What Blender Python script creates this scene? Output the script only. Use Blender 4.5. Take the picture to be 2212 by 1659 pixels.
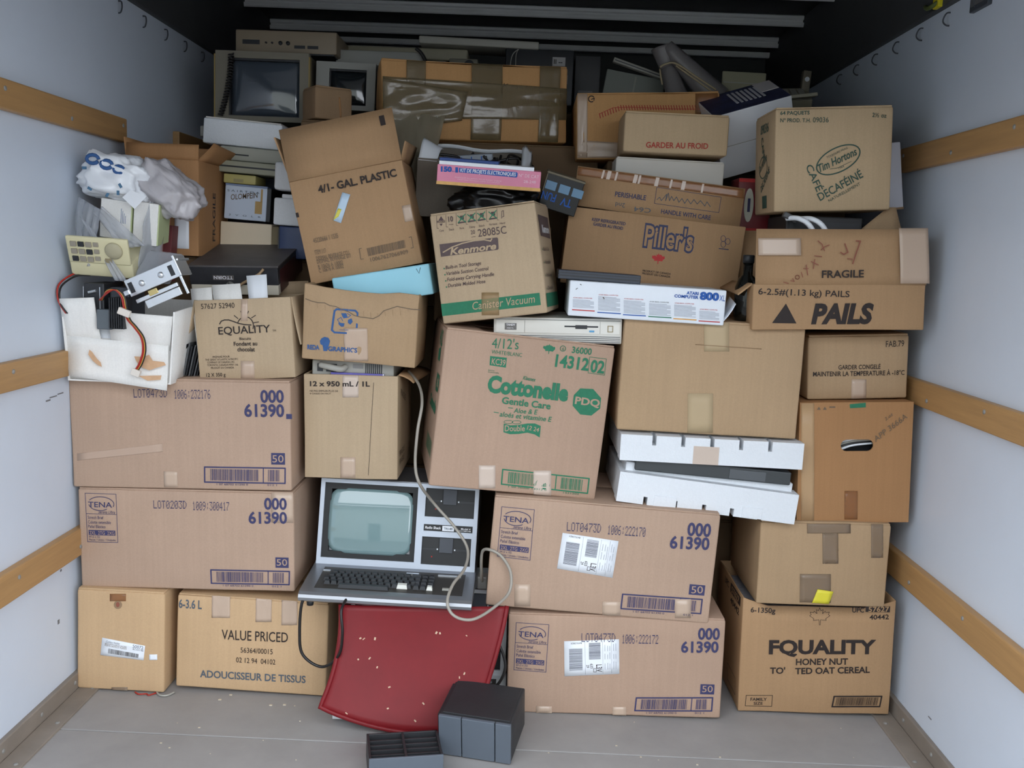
import bpy, bmesh, math, random
from mathutils import Vector, Matrix, noise

for _o in list(bpy.data.objects):
    bpy.data.objects.remove(_o)
SC = bpy.context.scene
COL = SC.collection

# ------------------------------------------------------------------ camera
def camera_matrix(yaw, pitch, roll, pos):
    f = Vector((-math.sin(yaw) * math.cos(pitch), math.cos(yaw) * math.cos(pitch), -math.sin(pitch)))
    r = Vector((math.cos(yaw), math.sin(yaw), 0))
    u = r.cross(f)
    r2 = r * math.cos(roll) + u * math.sin(roll)
    u2 = u * math.cos(roll) - r * math.sin(roll)
    m = Matrix((r2, u2, -f)).transposed().to_4x4()
    m.translation = Vector(pos)
    return m
_cd = bpy.data.cameras.new('camera')
_cd.sensor_width = 36.0
_cd.lens = 2100.1 / 2212 * 36.0
_cd.clip_start = 0.02
_cam = bpy.data.objects.new('camera', _cd)
COL.objects.link(_cam)
_cam.matrix_world = camera_matrix(0.0110, 0.1335, 0.0399, (0.0621, 0.0, 1.2786))
SC.camera = _cam

# ------------------------------------------------------------------ overcast daylight through the open rear of the truck
_w = bpy.data.worlds.new('overcast_sky')
SC.world = _w
_w.use_nodes = True
_bg = _w.node_tree.nodes['Background']
_bg.inputs[0].default_value = (0.87, 0.93, 1.0, 1)
_bg.inputs[1].default_value = 3.2
SC.view_settings.view_transform = 'Standard'
SC.view_settings.look = 'None'
SC.view_settings.gamma = 1.0
SC.view_settings.use_curve_mapping = False
SC.view_settings.exposure = 0.44

# ------------------------------------------------------------------ materials
def lin(c):
    return tuple((v / 255 / 12.92) if v / 255 <= 0.04045 else ((v / 255 + 0.055) / 1.055) ** 2.4 for v in c)
MATS = {}
def mat(name, rgb, rough=0.6, metal=0.0, var=0.0, vscale=6.0, bump=0.0, bscale=60.0, alpha=1.0, spec=0.5, stretch=None, coat=0.0, trans=0.0):
    if name in MATS:
        return MATS[name]
    m = bpy.data.materials.new(name)
    m.use_nodes = True
    nt = m.node_tree
    b = nt.nodes['Principled BSDF']
    col = (*lin(rgb), 1)
    b.inputs['Base Color'].default_value = col
    b.inputs['Roughness'].default_value = rough
    b.inputs['Metallic'].default_value = metal
    b.inputs['Specular IOR Level'].default_value = spec
    b.inputs['Alpha'].default_value = alpha
    b.inputs['Coat Weight'].default_value = coat
    b.inputs['Transmission Weight'].default_value = trans
    if var or bump:
        tc = nt.nodes.new('ShaderNodeTexCoord')
        mp = nt.nodes.new('ShaderNodeMapping')
        if stretch:
            mp.inputs['Scale'].default_value = stretch
        nt.links.new(tc.outputs['Object'], mp.inputs['Vector'])
    if var:
        n = nt.nodes.new('ShaderNodeTexNoise')
        n.inputs['Scale'].default_value = vscale
        n.inputs['Detail'].default_value = 6
        n.inputs['Roughness'].default_value = 0.65
        nt.links.new(mp.outputs[0], n.inputs['Vector'])
        r = nt.nodes.new('ShaderNodeMapRange')
        r.inputs['From Min'].default_value = 0.25
        r.inputs['From Max'].default_value = 0.75
        r.inputs['To Min'].default_value = 1 - var
        r.inputs['To Max'].default_value = 1 + var
        nt.links.new(n.outputs['Fac'], r.inputs['Value'])
        x = nt.nodes.new('ShaderNodeVectorMath')
        x.operation = 'SCALE'
        x.inputs[0].default_value = col[:3]
        nt.links.new(r.outputs[0], x.inputs['Scale'])
        nt.links.new(x.outputs[0], b.inputs['Base Color'])
    if bump:
        n2 = nt.nodes.new('ShaderNodeTexNoise')
        n2.inputs['Scale'].default_value = bscale
        n2.inputs['Detail'].default_value = 4
        nt.links.new(mp.outputs[0], n2.inputs['Vector'])
        bp = nt.nodes.new('ShaderNodeBump')
        bp.inputs['Strength'].default_value = bump
        bp.inputs['Distance'].default_value = 0.004
        nt.links.new(n2.outputs['Fac'], bp.inputs['Height'])
        nt.links.new(bp.outputs[0], b.inputs['Normal'])
    MATS[name] = m
    return m
def cardboard(name, rgb, streak=0.022, blot=0.05, bump=0.08):
    """kraft board: cloudy tone, faint vertical flutes, darker scuffs"""
    if name in MATS:
        return MATS[name]
    m = bpy.data.materials.new(name)
    m.use_nodes = True
    nt = m.node_tree
    N, L = nt.nodes, nt.links
    b = N['Principled BSDF']
    b.inputs['Roughness'].default_value = 0.72
    b.inputs['Specular IOR Level'].default_value = 0.25
    tc = N.new('ShaderNodeTexCoord')
    def nz(scale, vec, det=5):
        n = N.new('ShaderNodeTexNoise')
        n.inputs['Scale'].default_value = scale
        n.inputs['Detail'].default_value = det
        L.new(vec, n.inputs['Vector'])
        return n.outputs['Fac']
    def rng(v, a, c):
        r = N.new('ShaderNodeMapRange')
        r.inputs['From Min'].default_value = 0.3
        r.inputs['From Max'].default_value = 0.7
        r.inputs['To Min'].default_value = a
        r.inputs['To Max'].default_value = c
        L.new(v, r.inputs['Value'])
        return r.outputs[0]
    mp = N.new('ShaderNodeMapping')
    mp.inputs['Scale'].default_value = (130, 130, 2.5)
    L.new(tc.outputs['Object'], mp.inputs['Vector'])
    a = rng(nz(5.0, tc.outputs['Object'], 3), 1 - blot, 1 + blot * 0.7)
    s = nz(1.0, mp.outputs[0], 2)
    c = rng(s, 1 - streak, 1 + streak)
    g = rng(nz(260.0, tc.outputs['Object'], 2), 0.965, 1.03)
    m1 = N.new('ShaderNodeMath'); m1.operation = 'MULTIPLY'
    L.new(a, m1.inputs[0]); L.new(c, m1.inputs[1])
    m2 = N.new('ShaderNodeMath'); m2.operation = 'MULTIPLY'
    L.new(m1.outputs[0], m2.inputs[0]); L.new(g, m2.inputs[1])
    x = N.new('ShaderNodeVectorMath'); x.operation = 'SCALE'
    x.inputs[0].default_value = lin(rgb)
    L.new(m2.outputs[0], x.inputs['Scale'])
    L.new(x.outputs[0], b.inputs['Base Color'])
    bp = N.new('ShaderNodeBump')
    bp.inputs['Strength'].default_value = bump
    bp.inputs['Distance'].default_value = 0.002
    L.new(s, bp.inputs['Height'])
    L.new(bp.outputs[0], b.inputs['Normal'])
    MATS[name] = m
    return m

CB = {
 'pink': cardboard('kraft_pinkish', (178, 151, 131)),
 'pink2': cardboard('kraft_rosy', (175, 147, 127)),
 'yellow': cardboard('kraft_yellowish', (197, 165, 128)),
 'tan': cardboard('kraft_tan', (174, 146, 114)),
 'beige': cardboard('kraft_beige', (182, 160, 132)),
 'brown': cardboard('kraft_brown', (172, 138, 103)),
 'orange': cardboard('kraft_orange', (168, 125, 85)),
 'coffee': cardboard('kraft_coffee', (198, 172, 138)),
 'amber': cardboard('kraft_amber', (204, 156, 104)),
 'gap_shade': cardboard('kraft_gap_shade', (112, 90, 68)),  # kraft darkened to stand in for shade in the deep gaps
 'plain': cardboard('kraft_plain', (178, 150, 118)),
 'dim': cardboard('kraft_dim', (152, 124, 95)),
 'white': cardboard('white_board', (236, 234, 230), 0.015, 0.03, 0.05),
 'dull': cardboard('shaded_board', (112, 105, 96), 0.02, 0.05, 0.05),  # grey board darkened for the shadow on the cable carton's front
 'grey': cardboard('grey_board', (150, 146, 140), 0.02, 0.05, 0.05),
}
INK = {k: mat('ink_' + k, c, 0.6, spec=0.3, var=0.12, vscale=90) for k, c in {
 'navy': (62, 62, 98), 'ink': (48, 40, 38), 'green': (46, 118, 88), 'slate': (84, 94, 104), 'blue': (56, 92, 144),
 'stainink': (150, 124, 96), 'greyink': (112, 96, 80), 'plum': (84, 68, 70), 'plumbox': (92, 78, 78), 'redbrown': (142, 84, 68), 'darkgreen': (62, 88, 78),
 'navyink': (62, 66, 96), 'red': (190, 56, 56), 'ataribl': (44, 92, 170), 'palegrey': (176, 180, 190), 'orange': (226, 160, 60),
 'redink': (178, 70, 58), 'white': (235, 235, 238), 'palepink': (244, 206, 220), 'yelloworange': (226, 178, 112)}.items()}
TAPE = mat('clear_packing_tape', (192, 168, 148), 0.25, bump=0.1, bscale=45, spec=0.6)
TAPEB = mat('brown_packing_tape', (150, 128, 106), 0.18, alpha=0.66, bump=0.25, bscale=40, spec=0.6)
TAPEO = mat('amber_tape', (166, 112, 70), 0.2, alpha=0.5, bump=0.2, bscale=40, spec=0.6)
TAPEW = mat('milky_tape', (202, 184, 170), 0.3, bump=0.12, bscale=70)
TAPEP = mat('paper_tape', (184, 162, 128), 0.6)
LABELW = mat('label_paper', (236, 240, 246), 0.5)
BLACKP = mat('black_plastic', (38, 40, 44), 0.45, var=0.2, vscale=12)
FOAM = mat('white_styrofoam', (226, 230, 235), 0.7, var=0.03, vscale=120, bump=0.35, bscale=220)
BEIGE = mat('beige_plastic', (196, 188, 160), 0.5, var=0.05)
GREYP = mat('grey_plastic', (160, 158, 150), 0.5, var=0.06)
DARKP = mat('dark_grey_plastic', (62, 66, 74), 0.45, var=0.1)
STEEL = mat('bright_zinc', (226, 230, 234), 0.28, metal=0.85, var=0.05)

# ------------------------------------------------------------------ object helpers
def prop(o, label=None, cat=None, group=None, kind=None):
    if label: o['label'] = label
    if cat: o['category'] = cat
    if group: o['group'] = group
    if kind: o['kind'] = kind
    return o
def thing(name, label, cat, m=None, group=None):
    o = bpy.data.objects.new(name, None)
    o.empty_display_size = 0.05
    COL.objects.link(o)
    if m is not None:
        o.matrix_world = m
    return prop(o, label, cat, group)
def pose(x, y, z, roll=0, yaw=0, pitch=0):
    return (Matrix.Translation((x, y, z)) @ Matrix.Rotation(math.radians(yaw), 4, 'Z')
            @ Matrix.Rotation(math.radians(pitch), 4, 'X') @ Matrix.Rotation(math.radians(roll), 4, 'Y'))
def add(name, me, parent=None, m=None):
    o = bpy.data.objects.new(name, me)
    COL.objects.link(o)
    if parent is not None:
        o.parent = parent
    if m is not None:
        o.matrix_local = m
    return o
def mesh(name, vs, fs, material, parent=None, smooth=False, m=None):
    me = bpy.data.meshes.new(name)
    me.from_pydata([tuple(v) for v in vs], [], fs)
    me.materials.append(material)
    if smooth:
        me.polygons.foreach_set('use_smooth', [True] * len(me.polygons))
    me.update()
    return add(name, me, parent, m)
class MB:
    """collects simple solids into one mesh"""
    def __init__(s):
        s.v = []; s.f = []
    def box(s, x0, x1, y0, y1, z0, z1, m=None, bev=0.0):
        o = len(s.v)
        if bev > 0:
            vs, fs = rounded(x0, x1, y0, y1, z0, z1, bev, 1, 1, 1, 1)
        else:
            vs = [Vector(p) for p in ((x0, y0, z0), (x1, y0, z0), (x1, y1, z0), (x0, y1, z0), (x0, y0, z1), (x1, y0, z1), (x1, y1, z1), (x0, y1, z1))]
            fs = [(0, 3, 2, 1), (4, 5, 6, 7), (0, 1, 5, 4), (1, 2, 6, 5), (2, 3, 7, 6), (3, 0, 4, 7)]
        s.v += [m @ Vector(p) if m else Vector(p) for p in vs]
        s.f += [tuple(i + o for i in f) for f in fs]
        return s
    def prism(s, pts, a0, a1, axis='x'):
        """polygon pts extruded along axis: 'x' pts=(y,z); 'y' pts=(x,z); 'z' pts=(x,y)"""
        o = len(s.v); n = len(pts)
        for a in (a0, a1):
            for p, q in pts:
                s.v.append(Vector((a, p, q)) if axis == 'x' else Vector((p, a, q)) if axis == 'y' else Vector((p, q, a)))
        s.f.append(tuple(o + i for i in range(n)))
        s.f.append(tuple(o + n + i for i in reversed(range(n))))
        for i in range(n):
            j = (i + 1) % n
            s.f.append((o + j, o + i, o + n + i, o + n + j))
        return s
    def tube(s, pts, r, seg=8, cap=True):
        pts = [Vector(p) for p in pts]
        o = len(s.v); n = len(pts)
        rr = r if isinstance(r, (list, tuple)) else [r] * n
        t0 = (pts[1] - pts[0]).normalized()
        nrm = t0.orthogonal().normalized()
        for i, p in enumerate(pts):
            t = (pts[min(i + 1, n - 1)] - pts[max(i - 1, 0)]).normalized()
            nrm = (nrm - t * nrm.dot(t)).normalized()
            bi = t.cross(nrm)
            for k in range(seg):
                a = 2 * math.pi * k / seg
                s.v.append(p + (nrm * math.cos(a) + bi * math.sin(a)) * rr[i])
        for i in range(n - 1):
            for k in range(seg):
                k2 = (k + 1) % seg
                s.f.append((o + i * seg + k, o + i * seg + k2, o + (i + 1) * seg + k2, o + (i + 1) * seg + k))
        if cap:
            s.f.append(tuple(o + k for k in reversed(range(seg))))
            s.f.append(tuple(o + (n - 1) * seg + k for k in range(seg)))
        return s
    def lathe(s, prof, seg=20, m=None):
        o = len(s.v); n = len(prof)
        for r, z in prof:
            for k in range(seg):
                a = 2 * math.pi * k / seg
                p = Vector((r * math.cos(a), r * math.sin(a), z))
                s.v.append(m @ p if m else p)
        for i in range(n - 1):
            for k in range(seg):
                k2 = (k + 1) % seg
                s.f.append((o + i * seg + k, o + i * seg + k2, o + (i + 1) * seg + k2, o + (i + 1) * seg + k))
        s.f.append(tuple(o + k for k in reversed(range(seg))))
        s.f.append(tuple(o + (n - 1) * seg + k for k in range(seg)))
        return s
    def build(s, name, material, parent=None, smooth=False, m=None):
        return mesh(name, s.v, s.f, material, parent, smooth, m)
def rounded(x0, x1, y0, y1, z0, z1, r, nx=4, ny=3, nz=4, rs=2, disp=None):
    """box with rounded edges and subdivided faces; disp(p, n) moves each vertex"""
    lo = Vector((x0, y0, z0)); hi = Vector((x1, y1, z1))
    c = (lo + hi) / 2; h = (hi - lo) / 2
    r = min(r, min(h) * 0.9)
    def ticks(a, n):
        t = [-a + r * (1 - math.cos(math.pi / 2 * i / rs)) * 0.999 for i in range(rs)]
        mid = [-(a - r) + 2 * (a - r) * i / n for i in range(n + 1)]
        return t + mid + [-q for q in reversed(t)]
    T = [ticks(h[0], nx), ticks(h[1], ny), ticks(h[2], nz)]
    vs, idx, fs = [], {}, []
    def vid(p):
        k = (round(p[0], 6), round(p[1], 6), round(p[2], 6))
        if k not in idx:
            inner = Vector([max(-(h[i] - r), min(h[i] - r, p[i])) for i in range(3)])
            d = Vector(p) - inner
            n = d.normalized() if d.length > 1e-9 else Vector((0, 0, 1))
            q = c + inner + n * r
            if disp:
                q = q + disp(q, n)
            idx[k] = len(vs); vs.append(q)
        return idx[k]
    for ax in range(3):
        u, v = (ax + 1) % 3, (ax + 2) % 3
        for sgn in (-1, 1):
            for i in range(len(T[u]) - 1):
                for j in range(len(T[v]) - 1):
                    q = []
                    for a, b in ((i, j), (i + 1, j), (i + 1, j + 1), (i, j + 1)):
                        p = [0, 0, 0]; p[ax] = sgn * h[ax]; p[u] = T[u][a]; p[v] = T[v][b]
                        q.append(vid(p))
                    if len(set(q)) == 4:
                        fs.append(tuple(q) if sgn > 0 else tuple(reversed(q)))
    return vs, fs
def sheet(name, fn, nu, nv, thick, material, parent=None, smooth=True, m=None):
    """thin closed slab: fn(u, v) -> Vector for u, v in 0..1"""
    g = [[Vector(fn(i / nu, j / nv)) for j in range(nv + 1)] for i in range(nu + 1)]
    vs, fs = [], []
    nr = []
    for i in range(nu + 1):
        for j in range(nv + 1):
            du = g[min(i + 1, nu)][j] - g[max(i - 1, 0)][j]
            dv = g[i][min(j + 1, nv)] - g[i][max(j - 1, 0)]
            n = du.cross(dv)
            nr.append(n.normalized() if n.length > 1e-12 else Vector((0, -1, 0)))
            vs.append(g[i][j])
    K = len(vs)
    vs += [vs[k] - nr[k] * thick for k in range(K)]
    I = lambda i, j: i * (nv + 1) + j
    for i in range(nu):
        for j in range(nv):
            a = (I(i, j), I(i + 1, j), I(i + 1, j + 1), I(i, j + 1))
            fs.append(a); fs.append(tuple(K + q for q in reversed(a)))
    ring = [I(i, 0) for i in range(nu + 1)] + [I(nu, j) for j in range(1, nv + 1)] + [I(i, nv) for i in range(nu - 1, -1, -1)] + [I(0, j) for j in range(nv - 1, 0, -1)]
    for a, b in zip(ring, ring[1:] + ring[:1]):
        fs.append((b, a, K + a, K + b))
    o = mesh(name, vs, fs, material, parent, False, m)
    if smooth:
        flags = [True] * (2 * nu * nv) + [False] * len(ring)
        o.data.polygons.foreach_set('use_smooth', flags)
    return o
def quad_sheet(name, p00, p10, p11, p01, thick, material, parent=None, n=1, bend=0.0, m=None):
    a, b, c, d = Vector(p00), Vector(p10), Vector(p11), Vector(p01)
    nn = (b - a).cross(d - a).normalized()
    def fn(u, v):
        p = a * (1 - u) * (1 - v) + b * u * (1 - v) + c * u * v + d * (1 - u) * v
        return p + nn * bend * math.sin(math.pi * v) * (0.6 + 0.4 * math.sin(math.pi * u))
    return sheet(name, fn, n, n, thick, material, parent, n > 1, m)
def spline(pts, per=8):
    P = [Vector(p) for p in pts]
    out = []
    for i in range(len(P) - 1):
        p0, p1, p2, p3 = P[max(i - 1, 0)], P[i], P[i + 1], P[min(i + 2, len(P) - 1)]
        for k in range(per):
            t = k / per
            out.append(0.5 * ((2 * p1) + (p2 - p0) * t + (2 * p0 - 5 * p1 + 4 * p2 - p3) * t * t + (3 * p1 - p0 - 3 * p2 + p3) * t ** 3))
    return out + [P[-1]]
def frame_panel(u0, u1, v0, v1, holes, y0, y1, fn=None):
    """slab in the x-z plane between y0 (front) and y1 with rectangular holes; fn maps (x, y, z)"""
    xs = sorted({u0, u1, *[h[0] for h in holes], *[h[1] for h in holes]})
    zs = sorted({v0, v1, *[h[2] for h in holes], *[h[3] for h in holes]})
    solid = {}
    for i in range(len(xs) - 1):
        for j in range(len(zs) - 1):
            cx, cz = (xs[i] + xs[i + 1]) / 2, (zs[j] + zs[j + 1]) / 2
            solid[i, j] = not any(h[0] < cx < h[1] and h[2] < cz < h[3] for h in holes)
    vs, fs, idx = [], [], {}
    def vid(i, j, y):
        k = (i, j, y)
        if k not in idx:
            idx[k] = len(vs)
            p = Vector((xs[i], y, zs[j]))
            vs.append(fn(p) if fn else p)
        return idx[k]
    for (i, j), s in solid.items():
        if not s:
            continue
        fs.append((vid(i, j, y0), vid(i + 1, j, y0), vid(i + 1, j + 1, y0), vid(i, j + 1, y0)))
        fs.append((vid(i, j + 1, y1), vid(i + 1, j + 1, y1), vid(i + 1, j, y1), vid(i, j, y1)))
        for di, dj, a, b in ((-1, 0, (i, j + 1), (i, j)), (1, 0, (i + 1, j), (i + 1, j + 1)), (0, -1, (i, j), (i + 1, j)), (0, 1, (i + 1, j + 1), (i, j + 1))):
            if not solid.get((i + di, j + dj), False):
                fs.append((vid(*a, y0), vid(*a, y1), vid(*b, y1), vid(*b, y0)))
    return vs, fs

# ------------------------------------------------------------------ print on faces
_TX = {}
def text2d(txt, bold, shear):
    k = (txt, bold, shear)
    if k not in _TX:
        cu = bpy.data.curves.new('t', 'FONT')
        cu.body = txt; cu.size = 1.0; cu.offset = bold; cu.shear = shear; cu.resolution_u = 3
        ob = bpy.data.objects.new('t', cu)
        COL.objects.link(ob)
        me = bpy.data.meshes.new_from_object(ob.evaluated_get(_dg()))
        vs = [(v.co.x, v.co.y) for v in me.vertices]
        ok = [-0.6 < v[1] < 1.25 for v in vs]     # an offset glyph can throw a stray spike
        fs = [tuple(p.vertices) for p in me.polygons if all(ok[i] for i in p.vertices)]
        use = sorted({i for f in fs for i in f})
        re_ = {i: k for k, i in enumerate(use)}
        vs = [vs[i] for i in use]
        fs = [tuple(re_[i] for i in f) for f in fs]
        bpy.data.objects.remove(ob); bpy.data.curves.remove(cu); bpy.data.meshes.remove(me)
        _TX[k] = (vs, fs)
    return _TX[k]
def _dg():
    bpy.context.view_layer.update()
    return bpy.context.evaluated_depsgraph_get()
CAP = None
DOT = {'0': '01110100011001110101110011000101110', '1': '00100011000010000100001000010001110', '2': '01110100010000100010001000100011111', '3': '11111000100010000010000011000101110',
 '4': '00010001100101010010111110001000010', '5': '11111100001111000001000011000101110', '6': '00110010001000011110100011000101110', '7': '11111000010001000100010000100001000',
 '9': '01110100011000101111000010001001100', '8': '01110100011000101110100011000101110', 'L': '10000100001000010000100001000011111', 'O': '01110100011000110001100011000101110', 'T': '11111001000010000100001000010000100',
 'D': '11100100101000110001100011001011100', ':': '00000001000010000000001000010000000', ' ': '0' * 35}
def ink_shapes(e, out):
    """append (layer, colour, polygons) for one print entry; polygons are lists of 2-D points"""
    kind, col, lay = e[0], e[1], e[2]
    V, F = out.setdefault((col, lay), ([], []))
    def poly(pts):
        o = len(V); V.extend(pts); F.append(tuple(range(o, o + len(pts))))
    if kind == 't':
        _, _, _, txt, x, z, w, h, ang, bold, shear = e[:11]
        vs, fs = text2d(txt, bold, shear)
        if not vs:
            return
        rv_ = text2d(txt, e[11], shear)[0] if len(e) > 11 else vs
        x0 = min(v[0] for v in rv_); x1 = max(v[0] for v in rv_)
        sx = w / max(x1 - x0, 1e-6); sz = h / CAP
        ca, sa = math.cos(ang), math.sin(ang)
        o = len(V)
        for a, b in vs:
            p, q = (a - x0) * sx, b * sz
            V.append((x + p * ca - q * sa, z + p * sa + q * ca))
        F.extend(tuple(i + o for i in f) for f in fs)
    elif kind == 'd':
        _, _, _, txt, x, z, w, h, ang, bold, shear = e
        n = len(txt); cw = w / (n * 6 - 1); ch = h / 7
        ca, sa = math.cos(ang), math.sin(ang)
        rng = random.Random(txt)
        for i, c in enumerate(txt):
            bits = DOT.get(c, DOT['8'])
            for r in range(7):
                for k in range(5):
                    if bits[r * 5 + k] == '1':
                        p = (i * 6 + k) * cw + rng.uniform(-.1, .1) * cw; q = (6 - r) * ch
                        a, b = cw * 1.0, ch * 0.72
                        poly([(x + s * ca - t * sa, z + s * sa + t * ca) for s, t in ((p, q), (p + a, q), (p + a, q + b), (p, q + b))])
    elif kind == 'p':
        pts = [tuple(p) for p in e[3]]
        # ear clipping is left to Blender: n-gon, triangulated below
        poly(pts)
    elif kind == 'l':
        pts, lw, closed = e[3], e[4], e[5]
        P = [Vector(p) for p in pts]
        if closed:
            P = P + [P[0]]
        for a, b in zip(P, P[1:]):
            d = b - a
            if d.length < 1e-7:
                continue
            d.normalize()
            n = Vector((-d.y, d.x)) * lw / 2
            t = d * lw * 0.35
            poly([tuple(a - t - n), tuple(b + t - n), tuple(b + t + n), tuple(a - t + n)])
    elif kind == 'b':
        TL, TR, BR, BL = [Vector(p) for p in e[3]]
        rng = random.Random(e[4]); split = e[5]
        def P(u, v):
            return tuple(TL * (1 - u) * (1 - v) + TR * u * (1 - v) + BR * u * v + BL * (1 - u) * v)
        spans = [(0.07, split - 0.06), (split + 0.06, 0.93)] if split < 1 else [(0.06, 0.94)]
        if split < 1:
            poly([P(split - .006, 1), P(split + .006, 1), P(split + .006, 0), P(split - .006, 0)])
        for a, b in spans:
            u = a
            while u < b:
                w = rng.choice((.004, .004, .007, .011))
                poly([P(u, .88), P(min(u + w, b), .88), P(min(u + w, b), .12), P(u, .12)])
                u += w + rng.choice((.004, .006, .009))
def print_on(parent, entries, place, card=None, name='printing', eps=0.0009):
    """place(x, z, off) -> local point on the face"""
    global CAP
    if CAP is None:
        CAP = 1.0
        vs, _ = text2d('H', 0, 0)
        CAP = max(v[1] for v in vs)
    out = {}
    for e in entries:
        ink_shapes(e, out)
    for (col, lay), (V, F) in out.items():
        bm = bmesh.new()
        vv = [bm.verts.new((p[0], 0, p[1])) for p in V]
        for f in F:
            try:
                bm.faces.new([vv[i] for i in f])
            except ValueError:
                pass
        big = [f for f in bm.faces if len(f.verts) > 4]
        if big:
            bmesh.ops.triangulate(bm, faces=big, ngon_method='EAR_CLIP')
        wide = max((max(v.co.x for v in f.verts) - min(v.co.x for v in f.verts) for f in bm.faces), default=0)
        if wide > 0.06:
            xs = [v.co.x for v in bm.verts]
            k = min(xs) + 0.04
            while k < max(xs):
                bmesh.ops.bisect_plane(bm, geom=bm.verts[:] + bm.edges[:] + bm.faces[:], plane_co=(k, 0, 0), plane_no=(1, 0, 0))
                k += 0.04
        for f in bm.faces:
            f.normal_update()
            if f.normal.y > 0:
                f.normal_flip()
        off = eps + lay * 0.0007
        for v in bm.verts:
            v.co = place(v.co.x, v.co.z, off)
        me = bpy.data.meshes.new(name)
        bm.to_mesh(me); bm.free()
        me.materials.append(card if col == 'card' else INK[col])
        po = add(name, me, parent)
        if len(F) > 1:
            po['kind'] = 'stuff'

# ------------------------------------------------------------------ cartons
class Carton:
    """local frame: x across the front, y to the back, z up; origin at the foot of the front face"""
    def __init__(s, name, label, m, w, h, d, material, amp=0.0015, bulge=0.002, seed=0, closed=True, cat='box', r=0.006, sag=None, group=None, skew=None, wall=0.005, hole=None):
        s.root = thing(name, label, cat, m, group)
        s.w, s.h, s.d, s.mat, s.amp, s.bulge, s.seed = w, h, d, material, amp, bulge, seed
        s.sag, s.skew = sag, skew
        def dv(p, n):
            q = Vector()
            q += n * s.field(p, n)
            if sag and n.z > 0.5:
                q += Vector((0, 0, sag(p)))
            if skew:
                q += skew(p)
            return q
        if closed:
            t = 0.004
            vs, fs = rounded(-w / 2, w / 2, 0, d, 0, h - t, r, 7, 4, 6, 2, dv)
            mesh('carton_body', vs, fs, material, s.root, True)
            for k, (a, b) in enumerate(((0.003, d / 2 - 0.001), (d / 2 + 0.001, d - 0.003))):
                vs, fs = rounded(-w / 2 + .003, w / 2 - .003, a, b, h - t - .001, h, .0015, 5, 3, 1, 1, dv)
                mesh('top_flap', vs, fs, material, s.root, True)
        else:
            k = wall
            parts = [('front_wall', -w / 2, w / 2, 0, k), ('back_wall', -w / 2, w / 2, d - k, d), ('side_wall', -w / 2, -w / 2 + k, k, d - k), ('side_wall', w / 2 - k, w / 2, k, d - k)]
            for n, x0, x1, y0, y1 in parts:
                if n == 'front_wall' and hole:
                    vs, fs = frame_panel(x0, x1, 0, h, [hole], y0, y1)
                    mesh(n, vs, fs, material, s.root)
                    continue
                vs, fs = rounded(x0, x1, y0, y1, 0, h, .002, 6 if x1 - x0 > .02 else 1, 4 if y1 - y0 > .02 else 1, 5, 1, dv)
                mesh(n, vs, fs, material, s.root, True)
            vs, fs = rounded(-w / 2 + k, w / 2 - k, k, d - k, 0, k, .002, 2, 2, 1, 1)
            mesh('bottom', vs, fs, material, s.root)
    def field(s, p, n):
        a = s.amp * noise.noise(Vector((p.x * 5 + s.seed * 3.1, p.y * 5 + s.seed, p.z * 5)))
        ex = max(0, 1 - (2 * p.x / s.w) ** 2); ey = max(0, 1 - (2 * p.y / s.d - 1) ** 2); ez = max(0, 1 - (2 * p.z / s.h - 1) ** 2)
        g = abs(n.y) * ex * ez + abs(n.x) * ey * ez + abs(n.z) * ex * ey * 0.5
        return a + s.bulge * g
    def front(s, x, z, off):
        p = Vector((x, 0, z)); n = Vector((0, -1, 0))
        q = p + n * (s.field(p, n) + off)
        if s.skew:
            q += s.skew(p)
        return q
    def left(s, x, z, off):   # x = distance from the back edge
        p = Vector((-s.w / 2, s.d - x, z)); n = Vector((-1, 0, 0))
        return p + n * (s.field(p, n) + off)
    def right(s, x, z, off):  # x = distance from the front edge
        p = Vector((s.w / 2, x, z)); n = Vector((1, 0, 0))
        return p + n * (s.field(p, n) + off)
    def ink(s, entries, side='front'):
        print_on(s.root, entries, getattr(s, side), s.mat)
        return s
    def patch(s, name, quad, material, off=0.0002, thick=0.0009, side='front', n=4, parent=None, rough=0.0, seed=1):
        a, b, c, d = [Vector(q) for q in quad]
        pl = getattr(s, side)
        def fn(u, v):
            p = a * (1 - u) * (1 - v) + b * u * (1 - v) + c * u * v + d * (1 - u) * v
            z = min(p.y, s.h + 0.0) if side == 'front' else p.y
            k = rough * noise.noise(Vector((u * 4 + seed, v * 4, seed * 2.0))) if rough else 0
            return pl(p.x, max(z, 0.001), off + thick + k)
        return sheet(name, fn, n, n, thick, material, parent or s.root)
    def flap(s, edge, length, lean, material=None, taper=0.0, bend=0.0, name='flap', x0=None, x1=None):
        """edge: front/back/left/right of the open top; lean = degrees from upright, + outward"""
        w, h, d = s.w, s.h, s.d
        c, q = math.cos(math.radians(lean)), math.sin(math.radians(lean))
        if edge in ('front', 'back'):
            y = 0.002 if edge == 'front' else d - 0.002
            oy = -1 if edge == 'front' else 1
            a = -w / 2 if x0 is None else x0; b = w / 2 if x1 is None else x1
            P = [(a, y, h), (b, y, h), (b - taper, y + oy * q * length, h + c * length), (a + taper, y + oy * q * length, h + c * length)]
        else:
            x = -w / 2 + .002 if edge == 'left' else w / 2 - .002
            ox = -1 if edge == 'left' else 1
            P = [(x, .004, h), (x, d - .004, h), (x + ox * q * length, d - .004 - taper, h + c * length), (x + ox * q * length, .004 + taper, h + c * length)]
        return quad_sheet(name, *P, .004, material or s.mat, s.root, 4, bend)
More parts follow.
